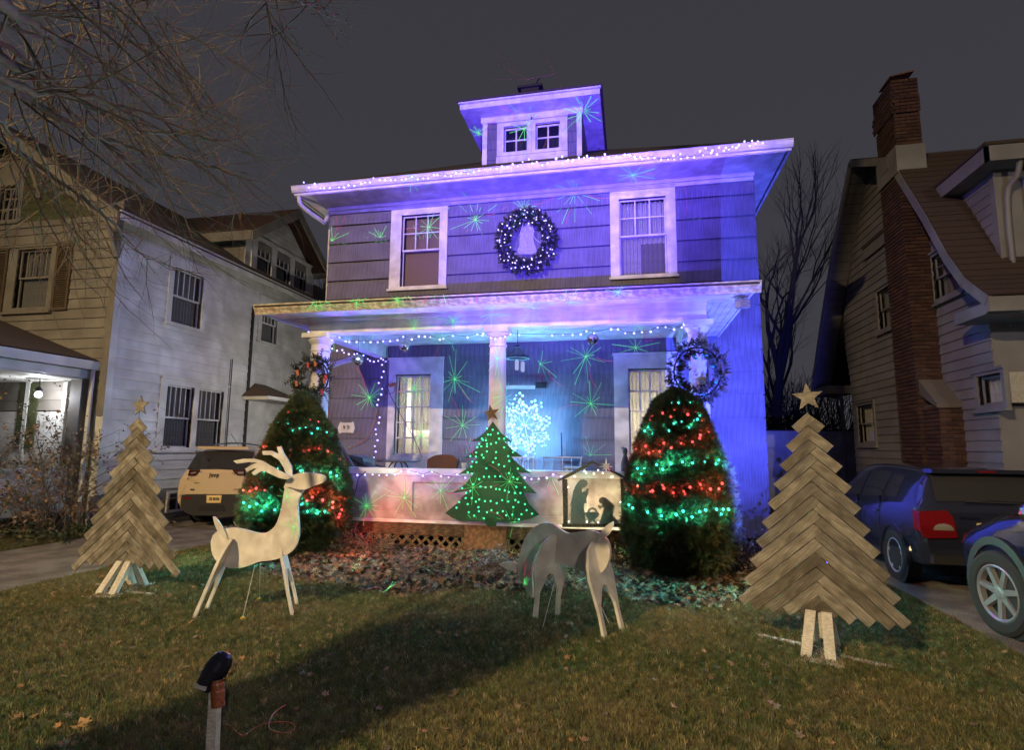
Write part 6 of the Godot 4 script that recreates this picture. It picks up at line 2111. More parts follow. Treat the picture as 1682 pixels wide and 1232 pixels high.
	# cables
	for q in [["extension_cable", "black cable looped on a hook left of the porch window, running down to the table", [[636, 572], [634, 600], [637, 628], [632, 640], [636, 646], [646, 645], [649, 634], [642, 628], [638, 640], [655, 675], [680, 720], [694, 752]], WZ + 0.12, 0.007, "dark"], ["extension_cable", "thin red cable hanging across the wall beside the number plate", [[622, 668], [612, 700], [600, 722], [570, 738]], WZ + 0.07, 0.006, "rubber_orange"], ["extension_cable", "black cable drooping over the front of the parapet left of the green tree", [[607, 770], [590, 785], [585, 805], [577, 825], [570, 836]], -9.08, 0.007, "dark"], ["extension_cable", "dark and red cable on the wall behind the left wreath and bush", [[534, 640], [540, 680], [552, 725], [558, 740]], WZ + 0.06, 0.007, "rubber_orange"]]:
		var pts := []
		for p in q[2]:
			pts.append(onz(p[0], p[1], q[3]))
		b = MB.new()
		b.tube(smooth(pts, 5), q[4], q[4], 5)
		tag(put(q[0], b.mesh(), M[q[5]], self), q[1], "cable", "cables on the porch")
	b = MB.new()
	b.box(onz(645, 632, WZ + 0.14), Vector3(0.16, 0.06, 0.05), Basis(Vector3(0, 0, 1), 0.3))
	tag(put("clamp", b.mesh(), M.rubber_orange, self), "small red clamp hanging with the looped black cable", "clamp")

# ---- wreaths
func wreath(called_label: String, at: Vector3, ro: float, ri: float, n: int, len: float, cols: Array, squash: float, sd: int, stray := 0.0) -> Node3D:
	var t := thing("wreath", called_label, "wreath", at)
	var b := MB.new()
	b.tinted = true
	var r := RandomNumberGenerator.new()
	r.seed = sd
	var mid := (ro + ri) / 2; var half := (ro - ri) / 2
	for k in n:
		var a := r.randf() * TAU; var u := r.randf() * TAU
		var d := Vector3(cos(a), sin(a) * squash, 0)
		var out := (d.normalized() * cos(u) + Vector3(0, 0, 1) * absf(sin(u)) * 0.8).normalized()
		var p := at + d * (mid + half * cos(u) * 0.8) + Vector3(0, 0, absf(sin(u)) * half * 0.8)
		var g := (out + Vector3(-sin(a), cos(a), 0) * r.randf_range(-0.7, 0.9) + Vector3(r.randf_range(-0.4, 0.4), r.randf_range(-0.4, 0.4), r.randf_range(0, 0.4))).normalized()
		var l := len * r.randf_range(0.6, 1.2) * (1.0 + (stray if r.randf() < 0.12 else 0.0))
		b.tint = cols[r.randi() % cols.size()] * r.randf_range(0.6, 1.3)
		# a sprig: a stem of paired flat needles
		var w := g.cross(Vector3(r.randf_range(-1, 1), r.randf_range(-1, 1), r.randf_range(-1, 1))).normalized()
		for s in 5:
			var q := p + g * l * (s / 5.0)
			for e in [-1.0, 1.0]:
				var tip: Vector3 = q + (g * 0.6 + w * e).normalized() * l * 0.36 * (1.0 - s * 0.12)
				var wd := g * l * 0.075
				b.flat(q - wd, tip, q + wd)
				b.flat(q - wd + out * 0.004, q + wd + out * 0.004, tip + out * 0.004)
	put("foliage", b.mesh(), M.needles, t)
	b = MB.new()
	var ring := []
	for k in 25:
		ring.append(at + Vector3(cos(TAU * k / 24.0), sin(TAU * k / 24.0) * squash, 0.02) * mid)
	b.tube(ring, half * 0.2, half * 0.2, 6)
	put("wire_ring", b.mesh(), M.dark_bark, t)
	return t
func wreaths() -> void:
	var green := [Color(0.035, 0.05, 0.025), Color(0.05, 0.06, 0.03), Color(0.06, 0.05, 0.03)]
	var c := onz(515, 622, -8.95)
	var w := wreath("evergreen wreath with orange and red ribbon scraps hanging on the left porch column", c, 0.36, 0.23, 520, 0.11, green, 1.05, 41, 0.9)
	for q in [[490, 612, "rubber_orange"], [488, 630, "rubber_orange"], [519, 597, "rubber_orange"], [512, 652, "rubber_orange"], [536, 620, "led_off_red"], [530, 643, "led_off_red"], [534, 626, "rubber_orange"], [507, 600, "led_off_red"]]:
		if not M.has("led_off_red"): mat("led_off_red", Color(0.35, 0.02, 0.04), 0.5)
		var p := onz(q[0], q[1], -8.8)
		var b := MB.new()
		b.hexa([p + Vector3(-0.02, -0.05, 0.01), p + Vector3(0.02, -0.045, 0.0), p + Vector3(0.02, -0.045, -0.01), p + Vector3(-0.02, -0.05, -0.01), p + Vector3(-0.03, 0.04, 0.02), p + Vector3(0.01, 0.05, 0.01), p + Vector3(0.01, 0.05, 0.0), p + Vector3(-0.03, 0.04, 0.0)])
		put("ribbon", b.mesh(), M[q[2]], w)
	c = onz(1145, 611, -8.95)
	w = wreath("bushy evergreen wreath with turquoise lights hanging on the right porch column", c, 0.42, 0.27, 620, 0.11, [Color(0.06, 0.055, 0.03), Color(0.085, 0.06, 0.035), Color(0.045, 0.055, 0.03)], 1.1, 42, 0.8)
	mat("teal_ribbon", Color(0.02, 0.3, 0.22), 0.4)
	for q in zp(Vector2(1090, 550), 8.217, [400, 290, 220, 395, 205, 530, 210, 665, 370, 840, 535, 805, 660, 430, 575, 275, 700, 640, 430, 320]):
		var p := onz(q.x, q.y, -8.82)
		var b := MB.new()
		b.ball(p, 0.03, 6, 4, Vector3(1.1, 0.7, 0.5))
		put("teal_tag", b.mesh(), M.teal_ribbon, w)
	# blue lit wreath over the porch roof with a clear figure inside
	c = onz(865, 398, WZ + 0.12)
	w = wreath("oval evergreen wreath full of blue lights on the upper wall between the two windows", c, 0.66, 0.4, 1100, 0.13, [Color(0.02, 0.032, 0.02), Color(0.03, 0.04, 0.025)], 1.13, 43)
	var out := []
	for k in 80:
		var a := TAU * k / 80.0 + rng.randf_range(-0.12, 0.12)
		var rr: float = [0.43, 0.53, 0.63][k % 3] + rng.randf_range(-0.07, 0.06)
		out.append(c + Vector3(cos(a) * rr, sin(a) * rr * 1.13, 0.17 - absf(rr - 0.53) * 0.6))
	fairy("blue lights woven through the oval wreath on the upper wall", out, "led_blue", Color(0.05, 0.035, 1.0), 0.045, 4, 0.018, "strings of fairy lights", false)
	var f := thing("figure_plaque", "clear outlined figure of a robed woman in the middle of the blue lit wreath", "decoration", c)
	var plastic := mat("clear_plastic", Color(0.55, 0.53, 0.62), 0.3)
	plastic.transparency = BaseMaterial3D.TRANSPARENCY_ALPHA_HASH
	plastic.albedo_color.a = 0.25
	board("robe", zp(Vector2(790, 320), 8.21, [575, 320, 620, 320, 660, 370, 700, 430, 720, 500, 700, 560, 720, 660, 740, 780, 500, 780, 520, 690, 520, 600, 540, 520, 555, 440]), c + Vector3(0, 0, 0.03), Vector3(0, 0, 1), 0.008, plastic, f, 3)
	var ob := MB.new()
	for l in [[585, 320, 560, 420, 530, 520, 530, 560], [590, 320, 640, 420, 690, 500, 720, 580, 800, 650], [600, 420, 600, 520, 630, 600, 610, 690], [540, 600, 530, 690, 510, 740], [505, 745, 560, 760, 620, 775], [455, 795, 740, 795], [580, 520, 590, 620, 600, 700]]:
		ob.tube(smooth(px_z(Vector2(790, 320), 8.21, l, WZ + 0.165), 4), 0.008, 0.008, 4)
	put("outline", ob.mesh(), M.trim, f)

# ---- the wooden figures on the lawn
func plank_tree(label: String, at: Vector3, yaw: float, hgt0: float, sd: int, top: Vector2) -> void:
	var r := RandomNumberGenerator.new()
	r.seed = sd
	var T0 := Transform3D(Basis(Vector3.UP, yaw), at)
	var t := thing("wooden_tree", label, "wooden tree", at, "wooden plank Christmas trees on the lawn")
	var ang := deg_to_rad(42.0)
	var n := 10
	var s := 0.122
	var wd := s * cos(ang) - 0.004
	var y0 := hgt0
	for sgn in [-1.0, 1.0]:
		for i in n + 5:
			var dir := Vector2(sgn * cos(ang), -sin(ang))
			var cy := y0 - i * s
			var full := 0.14 + (0.078 if yaw != 0.0 else 0.094) * i
			var cutv := 0.0
			if i >= n:
				full = maxf(0.16, 0.95 - 0.205 * (i - n + 1) * 1.0)
				full = (0.95 - 0.19 * (i - n + 1))
				cutv = 1.0
			var start := Vector2(0, cy) - dir * (wd * 0.46 if sgn < 0 else -wd * 0.1)
			var end := Vector2(0, cy) + dir * full
			if i >= n:
				# lower planks are trimmed along the bottom edge
				full = (cy - 0.3) / sin(ang)
				if full < 0.1: continue
				end = Vector2(0, cy) + dir * full
			var m := (start + end) / 2.0
			var b := MB.new()
			var z := (0.004 if sgn < 0 else 0.0) + r.randf_range(-0.003, 0.003)
			b.bev(Vector3.ZERO, Vector3(start.distance_to(end), wd, 0.02), Basis(), 0.005)
			var xf := T0 * Transform3D(Basis(Vector3(0, 0, 1), atan2(dir.y, dir.x)), Vector3(m.x, m.y, z))
			put("plank", b.mesh(), M["plank_%d" % r.randi_range(0, 4)], t, xf)
	var b := MB.new()   # backing slat, star and its wire
	b.bx(-0.04, 0.12, -0.05, 0.04, y0 - 0.05, -0.012, T0)
	b.bx(-0.3, 0.62, -0.05, 0.3, 0.7, -0.013, T0)
	put("backing", b.mesh(), M.white_wood, t)
	b = MB.new()
	b.rod(T0 * Vector3(0, y0 - 0.02, 0), T0 * Vector3(0, y0 + 0.14, 0), 0.004, 4)
	put("star_wire", b.mesh(), M.black_metal, t)
	var star := PackedVector2Array()
	for k in 10:
		var a := PI / 2 + TAU * k / 10.0 + 0.06
		star.append(Vector2(cos(a), sin(a)) * (0.13 if k % 2 == 0 else 0.055) + Vector2(0.01, y0 + 0.2))
	b = MB.new()
	b.prism(star, -0.01, 0.01, T0)
	put("star", b.mesh(), M.plank_2, t)
	# stand: two A frames of white boards on feet
	for x in [-0.06, 0.06]:
		var lb := MB.new()
		for sgn in [-1.0, 1.0]:
			var xb: float = x * 1.5
			lb.hexa([T0 * Vector3(xb - 0.04, 0.02, sgn * 0.22 + 0.03), T0 * Vector3(xb + 0.04, 0.02, sgn * 0.22 + 0.03), T0 * Vector3(xb + 0.04, 0.02, sgn * 0.22 - 0.03), T0 * Vector3(xb - 0.04, 0.02, sgn * 0.22 - 0.03), T0 * Vector3(x - 0.04, 0.345, 0.0 + sgn * 0.03), T0 * Vector3(x + 0.04, 0.345, 0.0 + sgn * 0.03), T0 * Vector3(x + 0.04, 0.345, -0.05 + sgn * 0.03), T0 * Vector3(x - 0.04, 0.345, -0.05 + sgn * 0.03)])
		put("stand_leg", lb.mesh(), M.white_wood, t)
	b = MB.new()
	b.bx(-0.15, 0.0, -0.36, 0.15, 0.025, 0.36, T0 * Transform3D(Basis(Vector3.UP, 0.12), Vector3.ZERO))
	put("stand_foot", b.mesh(), M.white_wood, t)
	for sgn in [-1.0, 1.0]:
		b = MB.new()
		b.bx(minf(sgn * 0.14, sgn * 0.52), 0.005, -0.03, maxf(sgn * 0.14, sgn * 0.52), 0.03, 0.03, T0 * Transform3D(Basis(Vector3.UP, -0.12), Vector3(0, 0, 0.05 * sgn)))
		put("ground_bar", b.mesh(), M.white_wood, t)

# leg panel of a plywood deer: an arch with two tapering legs; u across, h up
func leg_panel(parent: Node3D, foot_a: Vector3, foot_b: Vector3, apex: Vector3, hip: float, hip_y: float, notch: float, thick: float) -> void:
	var mid := (foot_a + foot_b) / 2.0
	var u := (foot_b - foot_a)
	var half := u.length() / 2.0
	u = u.normalized()
	var up := apex - mid
	up = (up - u * up.dot(u))
	var h := up.length()
	up = up.normalized()
	var nrm := u.cross(up)
	var t := Transform3D(Basis(u, up, nrm), mid)
	var p := [Vector2(-half - 0.02, 0.0), Vector2(-half + 0.03, 0.0), Vector2(-half * 0.78, notch * 0.6), Vector2(-0.035, notch * 0.96), Vector2(0.0, notch), Vector2(0.035, notch * 0.96), Vector2(half * 0.78, notch * 0.6), Vector2(half - 0.03, 0.0), Vector2(half + 0.02, 0.0), Vector2(half + 0.01, notch * 0.45), Vector2(hip, hip_y), Vector2(hip * 0.92, lerpf(hip_y, h, 0.35)), Vector2(hip * 0.62, lerpf(hip_y, h, 0.75)), Vector2(0.03, h), Vector2(-0.03, h), Vector2(-hip * 0.62, lerpf(hip_y, h, 0.75)), Vector2(-hip * 0.92, lerpf(hip_y, h, 0.35)), Vector2(-hip, hip_y), Vector2(-half - 0.01, notch * 0.45)]
	var b := MB.new()
	b.prism(PackedVector2Array(p), -thick / 2, thick / 2, t)
	put("leg_panel", b.mesh(), M.deer_paint, parent)

func figures() -> void:
	plank_tree("wooden plank tree with star standing by the left driveway in front of the white house", Vector3(-5.86, 0, -5.8), 0.0, 1.98, 101, Vector2(0, 0))
	plank_tree("wooden plank tree with star on the right lawn in front of the dark cars", Vector3(1.56, 0, -5.5), -0.38, 1.99, 102, Vector2(0, 0))
	var o := Vector2(300, 700); var k := 3.4217
	var p0 := Vector3(0, 0, -5.4); var nz := Vector3(0.1, 0, 1).normalized()
	var d := thing("plywood_deer", "cream plywood stag with antlers standing with its head up, left of the porch", "lawn deer", ony(405, 1008), "plywood deer on the lawn")
	p0 = ony(405, 1008)
	board("body", zp(o, k, [165, 650, 178, 612, 205, 588, 250, 574, 300, 570, 360, 582, 420, 598, 470, 600, 510, 575, 535, 540, 558, 470, 570, 400, 580, 345, 598, 328, 640, 335, 690, 345, 668, 385, 652, 430, 655, 500, 660, 580, 652, 645, 630, 690, 590, 722, 540, 745, 480, 755, 430, 762, 380, 782, 330, 795, 270, 795, 215, 775, 182, 735, 168, 695]), p0, nz, 0.03, M.deer_paint, d, 2)
	board("head", zp(o, k, [585, 345, 590, 310, 612, 282, 650, 266, 700, 262, 760, 270, 795, 282, 800, 296, 790, 318, 740, 335, 705, 352, 660, 350, 615, 340]), onp(480, 785, p0, nz) + Vector3(0.0, 0, 0.03), Vector3(-0.5, -0.2, 1).normalized(), 0.025, M.deer_paint, d, 2)
	var an := board("antler", zp(o, k, [290, 195, 345, 184, 405, 183, 452, 196, 500, 225, 550, 252, 598, 276, 612, 290, 590, 300, 545, 290, 505, 272, 465, 252, 440, 255, 405, 275, 392, 262, 425, 235, 400, 238, 366, 256, 356, 240, 395, 215, 425, 205, 375, 202, 310, 210]), p0 + Vector3(0, 0, 0.12), nz, 0.022, M.deer_paint, d, 0)
	an = board("antler", zp(o, k, [453, 140, 500, 138, 545, 158, 534, 120, 556, 112, 570, 150, 592, 185, 615, 225, 620, 280, 600, 295, 585, 270, 572, 232, 545, 190, 500, 162, 456, 162]), p0 + Vector3(0, 0, -0.08), nz, 0.022, M.deer_paint, d, 0)
	board("tail", zp(o, k, [173, 508, 190, 512, 215, 545, 240, 590, 255, 628, 240, 628, 205, 600, 182, 550]), onp(366, 880, p0, nz) + Vector3(0, 0, 0.05), Vector3(0.6, 0, 1).normalized(), 0.03, M.deer_paint, d, 2)
	var fa := ony(318, 1018); var fb := ony(339, 1003)
	var ap := onp(384, 884, p0, nz)
	leg_panel(d, fa, fb, ap, 0.16, 0.5, 0.42, 0.028)
	fa = ony(481, 1013); fb = ony(489.5, 997)
	ap = onp(457, 878, p0, nz)
	leg_panel(d, fa, fb, ap, 0.14, 0.5, 0.46, 0.028)
	for q in [[419, 929, 399, 1022], [428, 925, 426, 990]]:   # guy lines to yellow pegs
		var e := ony(q[2], q[3])
		var b := MB.new()
		b.rod(onp(q[0], q[1], p0, nz), e + Vector3(0, 0.05, 0), 0.003, 4)
		put("guy_line", b.mesh(), M.trim, d)
		b = MB.new()
		b.lathe([Vector2(0.012, -0.05), Vector2(0.018, 0.0), Vector2(0.024, 0.04), Vector2(0.012, 0.055), Vector2(0, 0.055)], 8, Transform3D(Basis(), e))
		put("peg", b.mesh(), mat("yellow_plastic", Color(0.6, 0.4, 0.02), 0.4), d)
	# the grazing doe
	o = Vector2(700, 700); k = 3.0036
	var q0 := ony(1003, 1043); var dir := Vector3(-0.86, 0, -0.5).normalized()
	var nn := Vector3(-0.5, 0, 0.86).normalized()
	q0 = (ony(993, 1050) + ony(1023, 1037)) / 2
	d = thing("plywood_deer", "cream plywood doe grazing with its head lowered, rump turned to the right wooden tree", "lawn deer", q0, "plywood deer on the lawn")
	board("body", zp(o, k, [526, 845, 500, 812, 470, 762, 456, 700, 466, 640, 480, 580, 505, 530, 545, 492, 590, 474, 630, 484, 670, 512, 705, 528, 760, 520, 815, 515, 860, 528, 895, 560, 910, 610, 905, 660, 885, 705, 858, 725, 800, 722, 755, 706, 715, 690, 680, 682, 640, 672, 600, 688, 580, 640, 575, 605, 552, 622, 535, 660, 527, 720, 530, 790]), q0, nn, 0.03, M.deer_paint, d, 2)
	fa = ony(993, 1050); fb = ony(1023, 1037)
	leg_panel(d, fa, fb, onp(974, 890, q0 + dir * 0.06, nn), 0.2, 0.52, 0.45, 0.03)
	fa = ony(878, 1019); fb = ony(916, 1012)
	leg_panel(d, fa, fb, onp(915, 878, q0 + dir * 0.7, nn), 0.2, 0.5, 0.46, 0.03)
	board("tail", zp(o, k, [921, 470, 924, 490, 905, 530, 870, 560, 850, 575, 848, 555, 860, 525, 890, 490]), onp(990, 880, q0, nn), Vector3(-0.2, 0, 1).normalized(), 0.03, M.deer_paint, d, 2)
	board("ear", zp(o, k, [360, 678, 395, 667, 440, 670, 465, 688, 440, 710, 405, 708]), q0 + dir * 1.25, Vector3(0.15, 0.1, 1).normalized(), 0.02, M.deer_paint, d, 2)
	board("ear", zp(o, k, [450, 660, 470, 645, 478, 672, 460, 685]), q0 + dir * 1.2, nn, 0.02, M.deer_paint, d, 2)
	for q in [[918, 928, 890, 1036], [960, 940, 1003, 1030]]:
		var b := MB.new()
		b.rod(onp(q[0], q[1], q0 + dir * 0.5, nn), ony(q[2], q[3]), 0.003, 4)
		put("guy_line", b.mesh(), M.trim, d)
	# flat green tree with lights
	var tz := -8.98
	p0 = Vector3(0, 0, tz)
	var nf := Vector3(0, 0, 1)
	d = thing("flat_light_tree", "dark green cut out tree covered with green lights hanging on the middle of the parapet", "light decoration", onz(811, 865, tz))
	board("panel", zp(o, k, [330, -22, 290, 30, 250, 62, 215, 76, 275, 74, 250, 112, 187, 158, 260, 152, 220, 196, 160, 238, 240, 228, 195, 285, 130, 330, 212, 318, 160, 375, 95, 428, 130, 452, 165, 466, 290, 474, 300, 492, 345, 492, 348, 474, 460, 468, 520, 455, 558, 436, 510, 385, 480, 325, 545, 332, 495, 280, 452, 226, 520, 233, 462, 192, 418, 150, 478, 152, 425, 115, 388, 76, 430, 80, 370, 35]), p0, nf, 0.02, M.tree_paint, d)
	var st := PackedVector2Array()
	var sc := onz(807, 679, tz)
	for j in 10:
		var a := PI / 2 + TAU * j / 10.0 + 0.2
		st.append(Vector2(sc.x, sc.y) + Vector2(cos(a), sin(a)) * (0.15 if j % 2 == 0 else 0.06))
	var sb := MB.new()
	sb.prism(st, tz - 0.01, tz + 0.012)
	put("star", sb.mesh(), M.rust, d)
	var lp := []
	for q in [[300, 12], [318, 42], [305, 42], [328, 18], [275, 62], [295, 70], [280, 68], [355, 35], [360, 62], [385, 62], [262, 88], [300, 88], [320, 88], [345, 82], [253, 104], [272, 100], [345, 128], [385, 105], [405, 148], [428, 128], [247, 130], [283, 156], [300, 125], [343, 158], [218, 148], [228, 175], [245, 150], [275, 142], [223, 200], [248, 178], [297, 208], [330, 178], [358, 190], [385, 198], [410, 172], [452, 210], [205, 228], [225, 235], [262, 262], [285, 250], [310, 250], [340, 248], [365, 248], [408, 232], [430, 252], [450, 262], [445, 300], [487, 302], [178, 306], [232, 287], [218, 320], [198, 330], [225, 355], [268, 298], [293, 302], [320, 300], [345, 310], [362, 312], [388, 318], [408, 325], [437, 330], [465, 330], [163, 375], [205, 385], [195, 355], [245, 373], [262, 362], [150, 403], [210, 425], [237, 442], [260, 420], [290, 370], [318, 370], [348, 380], [375, 365], [405, 372], [430, 400], [440, 365], [455, 375], [487, 385], [322, 415], [352, 428], [378, 420], [395, 440], [425, 437], [457, 460], [495, 415], [522, 432], [470, 435], [300, 425], [285, 455], [300, 100], [258, 400]]:
		var z2 := Vector2(700 + q[0] / k, 700 + q[1] / k)
		lp.append(onz(z2.x, z2.y, tz + 0.022))
	for i in lp.size():
		bulb(d, lp[i], 0.016, M.led_green, Color(0.05, 1.0, 0.35), 0.05 if i % 4 == 1 else 0.0)
	# stable with kneeling figures
	o = Vector2(820, 720); k = 6.158
	tz = -8.92
	p0 = Vector3(0, 0, tz)
	d = thing("nativity_stable", "small open wooden stable with dark kneeling figures and warm lights in front of the parapet", "nativity scene", onz(976, 862, tz))
	for q in [["post", [640, 412, 690, 412, 695, 868, 652, 868]], ["post", [1225, 412, 1280, 412, 1285, 868, 1235, 868]], ["base_beam", [640, 862, 1290, 862, 1290, 895, 640, 895]]]:
		board(q[0], zp(o, k, q[1]), p0, nf, 0.1, M.stable_wood, d)
	board("roof_board", zp(o, k, [605, 432, 600, 412, 945, 224, 955, 254, 700, 395]), p0 + Vector3(0, 0, 0.02), nf, 0.22, M.stable_wood, d)
	board("roof_board", zp(o, k, [1294, 400, 1288, 415, 1200, 372, 955, 254, 946, 224]), p0 + Vector3(0, 0, 0.023), nf, 0.22, M.stable_wood, d)
	board("standing_figure", zp(o, k, [720, 862, 728, 680, 712, 690, 738, 600, 745, 540, 770, 480, 798, 440, 820, 418, 850, 412, 885, 425, 898, 460, 882, 485, 856, 500, 836, 512, 836, 545, 870, 530, 890, 505, 906, 505, 900, 560, 880, 610, 885, 655, 860, 657, 856, 700, 868, 760, 872, 862]), p0 + Vector3(0, 0, -0.02), nf, 0.012, M.grey_ply, d)
	board("kneeling_figure", zp(o, k, [1010, 862, 1030, 800, 1050, 740, 1060, 690, 1040, 700, 1020, 720, 996, 690, 1000, 672, 1030, 690, 1045, 665, 1020, 655, 1005, 640, 1010, 610, 1040, 592, 1075, 600, 1110, 630, 1170, 680, 1168, 697, 1150, 710, 1150, 780, 1170, 800, 1230, 862]), p0 + Vector3(0, 0, -0.02), nf, 0.012, M.grey_ply, d)
	board("crib", zp(o, k, [866, 748, 1000, 742, 1015, 770, 990, 800, 965, 825, 990, 862, 970, 862, 940, 832, 915, 862, 888, 862, 905, 825, 875, 790]), p0 + Vector3(0, 0, 0.0), nf, 0.012, M.grey_ply, d)
	var halo := []
	for j in 13:
		var a := PI * j / 12.0
		halo.append(Vector2(942 + cos(a) * 52, 748 - sin(a) * 50))
	for j in 13:
		var a := PI - PI * j / 12.0
		halo.append(Vector2(942 + cos(a) * 30, 748 - sin(a) * 27))
	var hp := []
	for h in halo:
		hp.append(o + h / k)
	board("halo", hp, p0 + Vector3(0, 0, 0.001), nf, 0.012, M.grey_ply, d)
	board("eight_point_star", zp(o, k, [1080, 195, 1090, 262, 1120, 250, 1105, 278, 1155, 285, 1103, 295, 1120, 325, 1090, 308, 1082, 440, 1070, 308, 1040, 325, 1057, 295, 1005, 285, 1057, 278, 1040, 250, 1070, 262]), p0 + Vector3(0, 0, 0.16), nf, 0.012, M.pale_star, d)
	var wl := px_z(o, k, [762, 385, 862, 332, 878, 352, 955, 358, 1000, 322, 1045, 352, 1130, 395, 1145, 388], tz - 0.03)
	var wb := px_z(o, k, [1190, 835, 700, 842, 885, 845, 1000, 850, 1226, 645, 697, 495], tz - 0.13)
	for i in wl.size():
		bulb(d, wl[i], 0.012, M.led_warm, Color(1.0, 0.85, 0.55), 0.05 if i % 2 == 0 else 0.0)
	for i in wb.size():
		bulb(d, wb[i], 0.012, M.led_warm, Color(1.0, 0.84, 0.5), 0.16)

# ---- shrubs, litter, grass
func tangle(label: String, called: String, category: String, at: Vector3, spread: Vector2, stems: int, h: float, leaf_n: int, stem_m: Material, cols: Array, sd: int, arch_ := 0.6, leaf_size := 0.05) -> void:
	var t := thing(called, label, category, at)
	var r := RandomNumberGenerator.new()
	r.seed = sd
	var b := MB.new(); var l := MB.new()
	l.tinted = true
	var tips := []
	for k in stems:
		var p := at + Vector3(r.randf_range(-1, 1) * spread.x, 0, r.randf_range(-1, 1) * spread.y)
		var d := Vector3(r.randf_range(-1, 1) * arch_, 1, r.randf_range(-1, 1) * arch_).normalized()
		var pts := [p]
		var hh := h * r.randf_range(0.45, 1.0)
		for i in 7:
			d = (d + Vector3(r.randf_range(-1, 1) * 0.35, r.randf_range(-0.45, 0.2), r.randf_range(-1, 1) * 0.35)).normalized()
			pts.append(pts[-1] + d * hh / 6.0)
			if i > 2:
				tips.append(pts[-1])
				if r.randf() < 0.7:
					var q: Vector3 = pts[-1] + Vector3(r.randf_range(-1, 1), r.randf_range(-0.6, 0.6), r.randf_range(-1, 1)) * hh * 0.16
					b.tube([pts[-1], q], 0.003, 0.002, 3)
					tips.append(q)
		b.tube(pts, r.randf_range(0.005, 0.012) * (0.6 + h * 0.2), 0.003, 4)
	for k in leaf_n:
		var p: Vector3 = tips[r.randi() % tips.size()] + Vector3(r.randf_range(-1, 1), r.randf_range(-1, 1), r.randf_range(-1, 1)) * 0.07
		var u := Vector3(r.randf_range(-1, 1), r.randf_range(-1, 0.4), r.randf_range(-1, 1)).normalized() * leaf_size * r.randf_range(0.6, 1.4)
		var w := u.cross(Vector3(r.randf_range(-1, 1), 1, r.randf_range(-1, 1))).normalized() * leaf_size * 0.35
		l.tint = cols[r.randi() % cols.size()] * r.randf_range(0.6, 1.3)
		l.flat(p, p + u * 0.5 + w, p + u)
		l.flat(p, p + u, p + u * 0.5 - w)
	put("stems", b.mesh(), stem_m, t).set_meta("kind", "stuff")
	put("leaves", l.mesh(), M.leaf, t).set_meta("kind", "stuff")

func vegetation() -> void:
	var brown := [Color(0.14, 0.08, 0.03), Color(0.2, 0.12, 0.05), Color(0.1, 0.06, 0.03), Color(0.16, 0.11, 0.06)]
	var dull := [Color(0.07, 0.07, 0.025), Color(0.1, 0.08, 0.03), Color(0.13, 0.08, 0.035)]
	var a := ony(60, 872)
	tangle("tall tangled bare shrub with brown leaf clumps against the left neighbour's porch", "overgrown_shrub", "shrub", Vector3(-11.0, 0, -8.9), Vector2(0.7, 0.35), 85, 2.7, 2400, M.twig, brown, 201, 0.45, 0.06)
	tangle("second tangled brown shrub at the left edge of the picture in front of the porch", "overgrown_shrub", "shrub", Vector3(-11.7, 0, -8.4), Vector2(0.8, 0.3), 60, 2.6, 2000, M.twig, brown, 202, 0.75, 0.07)
	var ivy := [Color(0.03, 0.05, 0.015), Color(0.05, 0.07, 0.02), Color(0.06, 0.05, 0.02)]
	tangle("low green ivy patch between the left driveway and the porch of the white house", "ivy_patch", "ground cover", Vector3(-10.9, 0, -8.6), Vector2(1.4, 0.6), 150, 0.35, 4200, M.twig, ivy, 203, 1.5, 0.06)
	a = ony(585, 925)
	tangle("brown dried shrub in front of the lattice left of the pier", "dried_shrub", "shrub", Vector3(-4.35, 0, -8.75), Vector2(0.5, 0.2), 60, 0.45, 1500, M.twig, dull, 204, 0.7, 0.035)
	tangle("grey seed head shrub behind the tail of the standing deer", "dried_shrub", "shrub", ony(410, 893), Vector2(0.35, 0.15), 45, 0.42, 900, M.trim, [Color(0.3, 0.27, 0.22), Color(0.22, 0.19, 0.15)], 205, 0.6, 0.025)
	tangle("thin dry stems in the leaf litter in front of the brown pier", "dried_shrub", "shrub", ony(757, 955), Vector2(0.35, 0.2), 24, 0.55, 60, M.twig, brown, 206, 0.5, 0.04)
	tangle("frosty drooping grass clump left of the grazing doe's ear", "grass_clump", "grass clump", ony(822, 938), Vector2(0.18, 0.15), 50, 0.35, 500, M.grey_ply, [Color(0.2, 0.2, 0.2), Color(0.13, 0.13, 0.14)], 207, 1.2, 0.05)
	tangle("purple lit stems and dead flower heads beside the right bush and wooden tree", "dead_perennial", "plant", Vector3(1.72, 0, -8.6), Vector2(0.42, 0.3), 70, 0.62, 900, M.twig, [Color(0.12, 0.08, 0.07), Color(0.09, 0.06, 0.05)], 208, 0.5, 0.045)
	tangle("dead flower stems under the right corner of the shingled house", "dead_perennial", "plant", Vector3(2.3, 0, -9.3), Vector2(0.3, 0.3), 40, 0.75, 700, M.dark_bark, [Color(0.1, 0.07, 0.05), Color(0.07, 0.05, 0.04)], 209, 0.5, 0.07)
	tangle("low dark ground cover along the lattice right of the grazing doe", "dried_shrub", "shrub", Vector3(-0.3, 0, -8.7), Vector2(0.6, 0.2), 60, 0.3, 900, M.dark_bark, dull, 210, 1.0, 0.04)

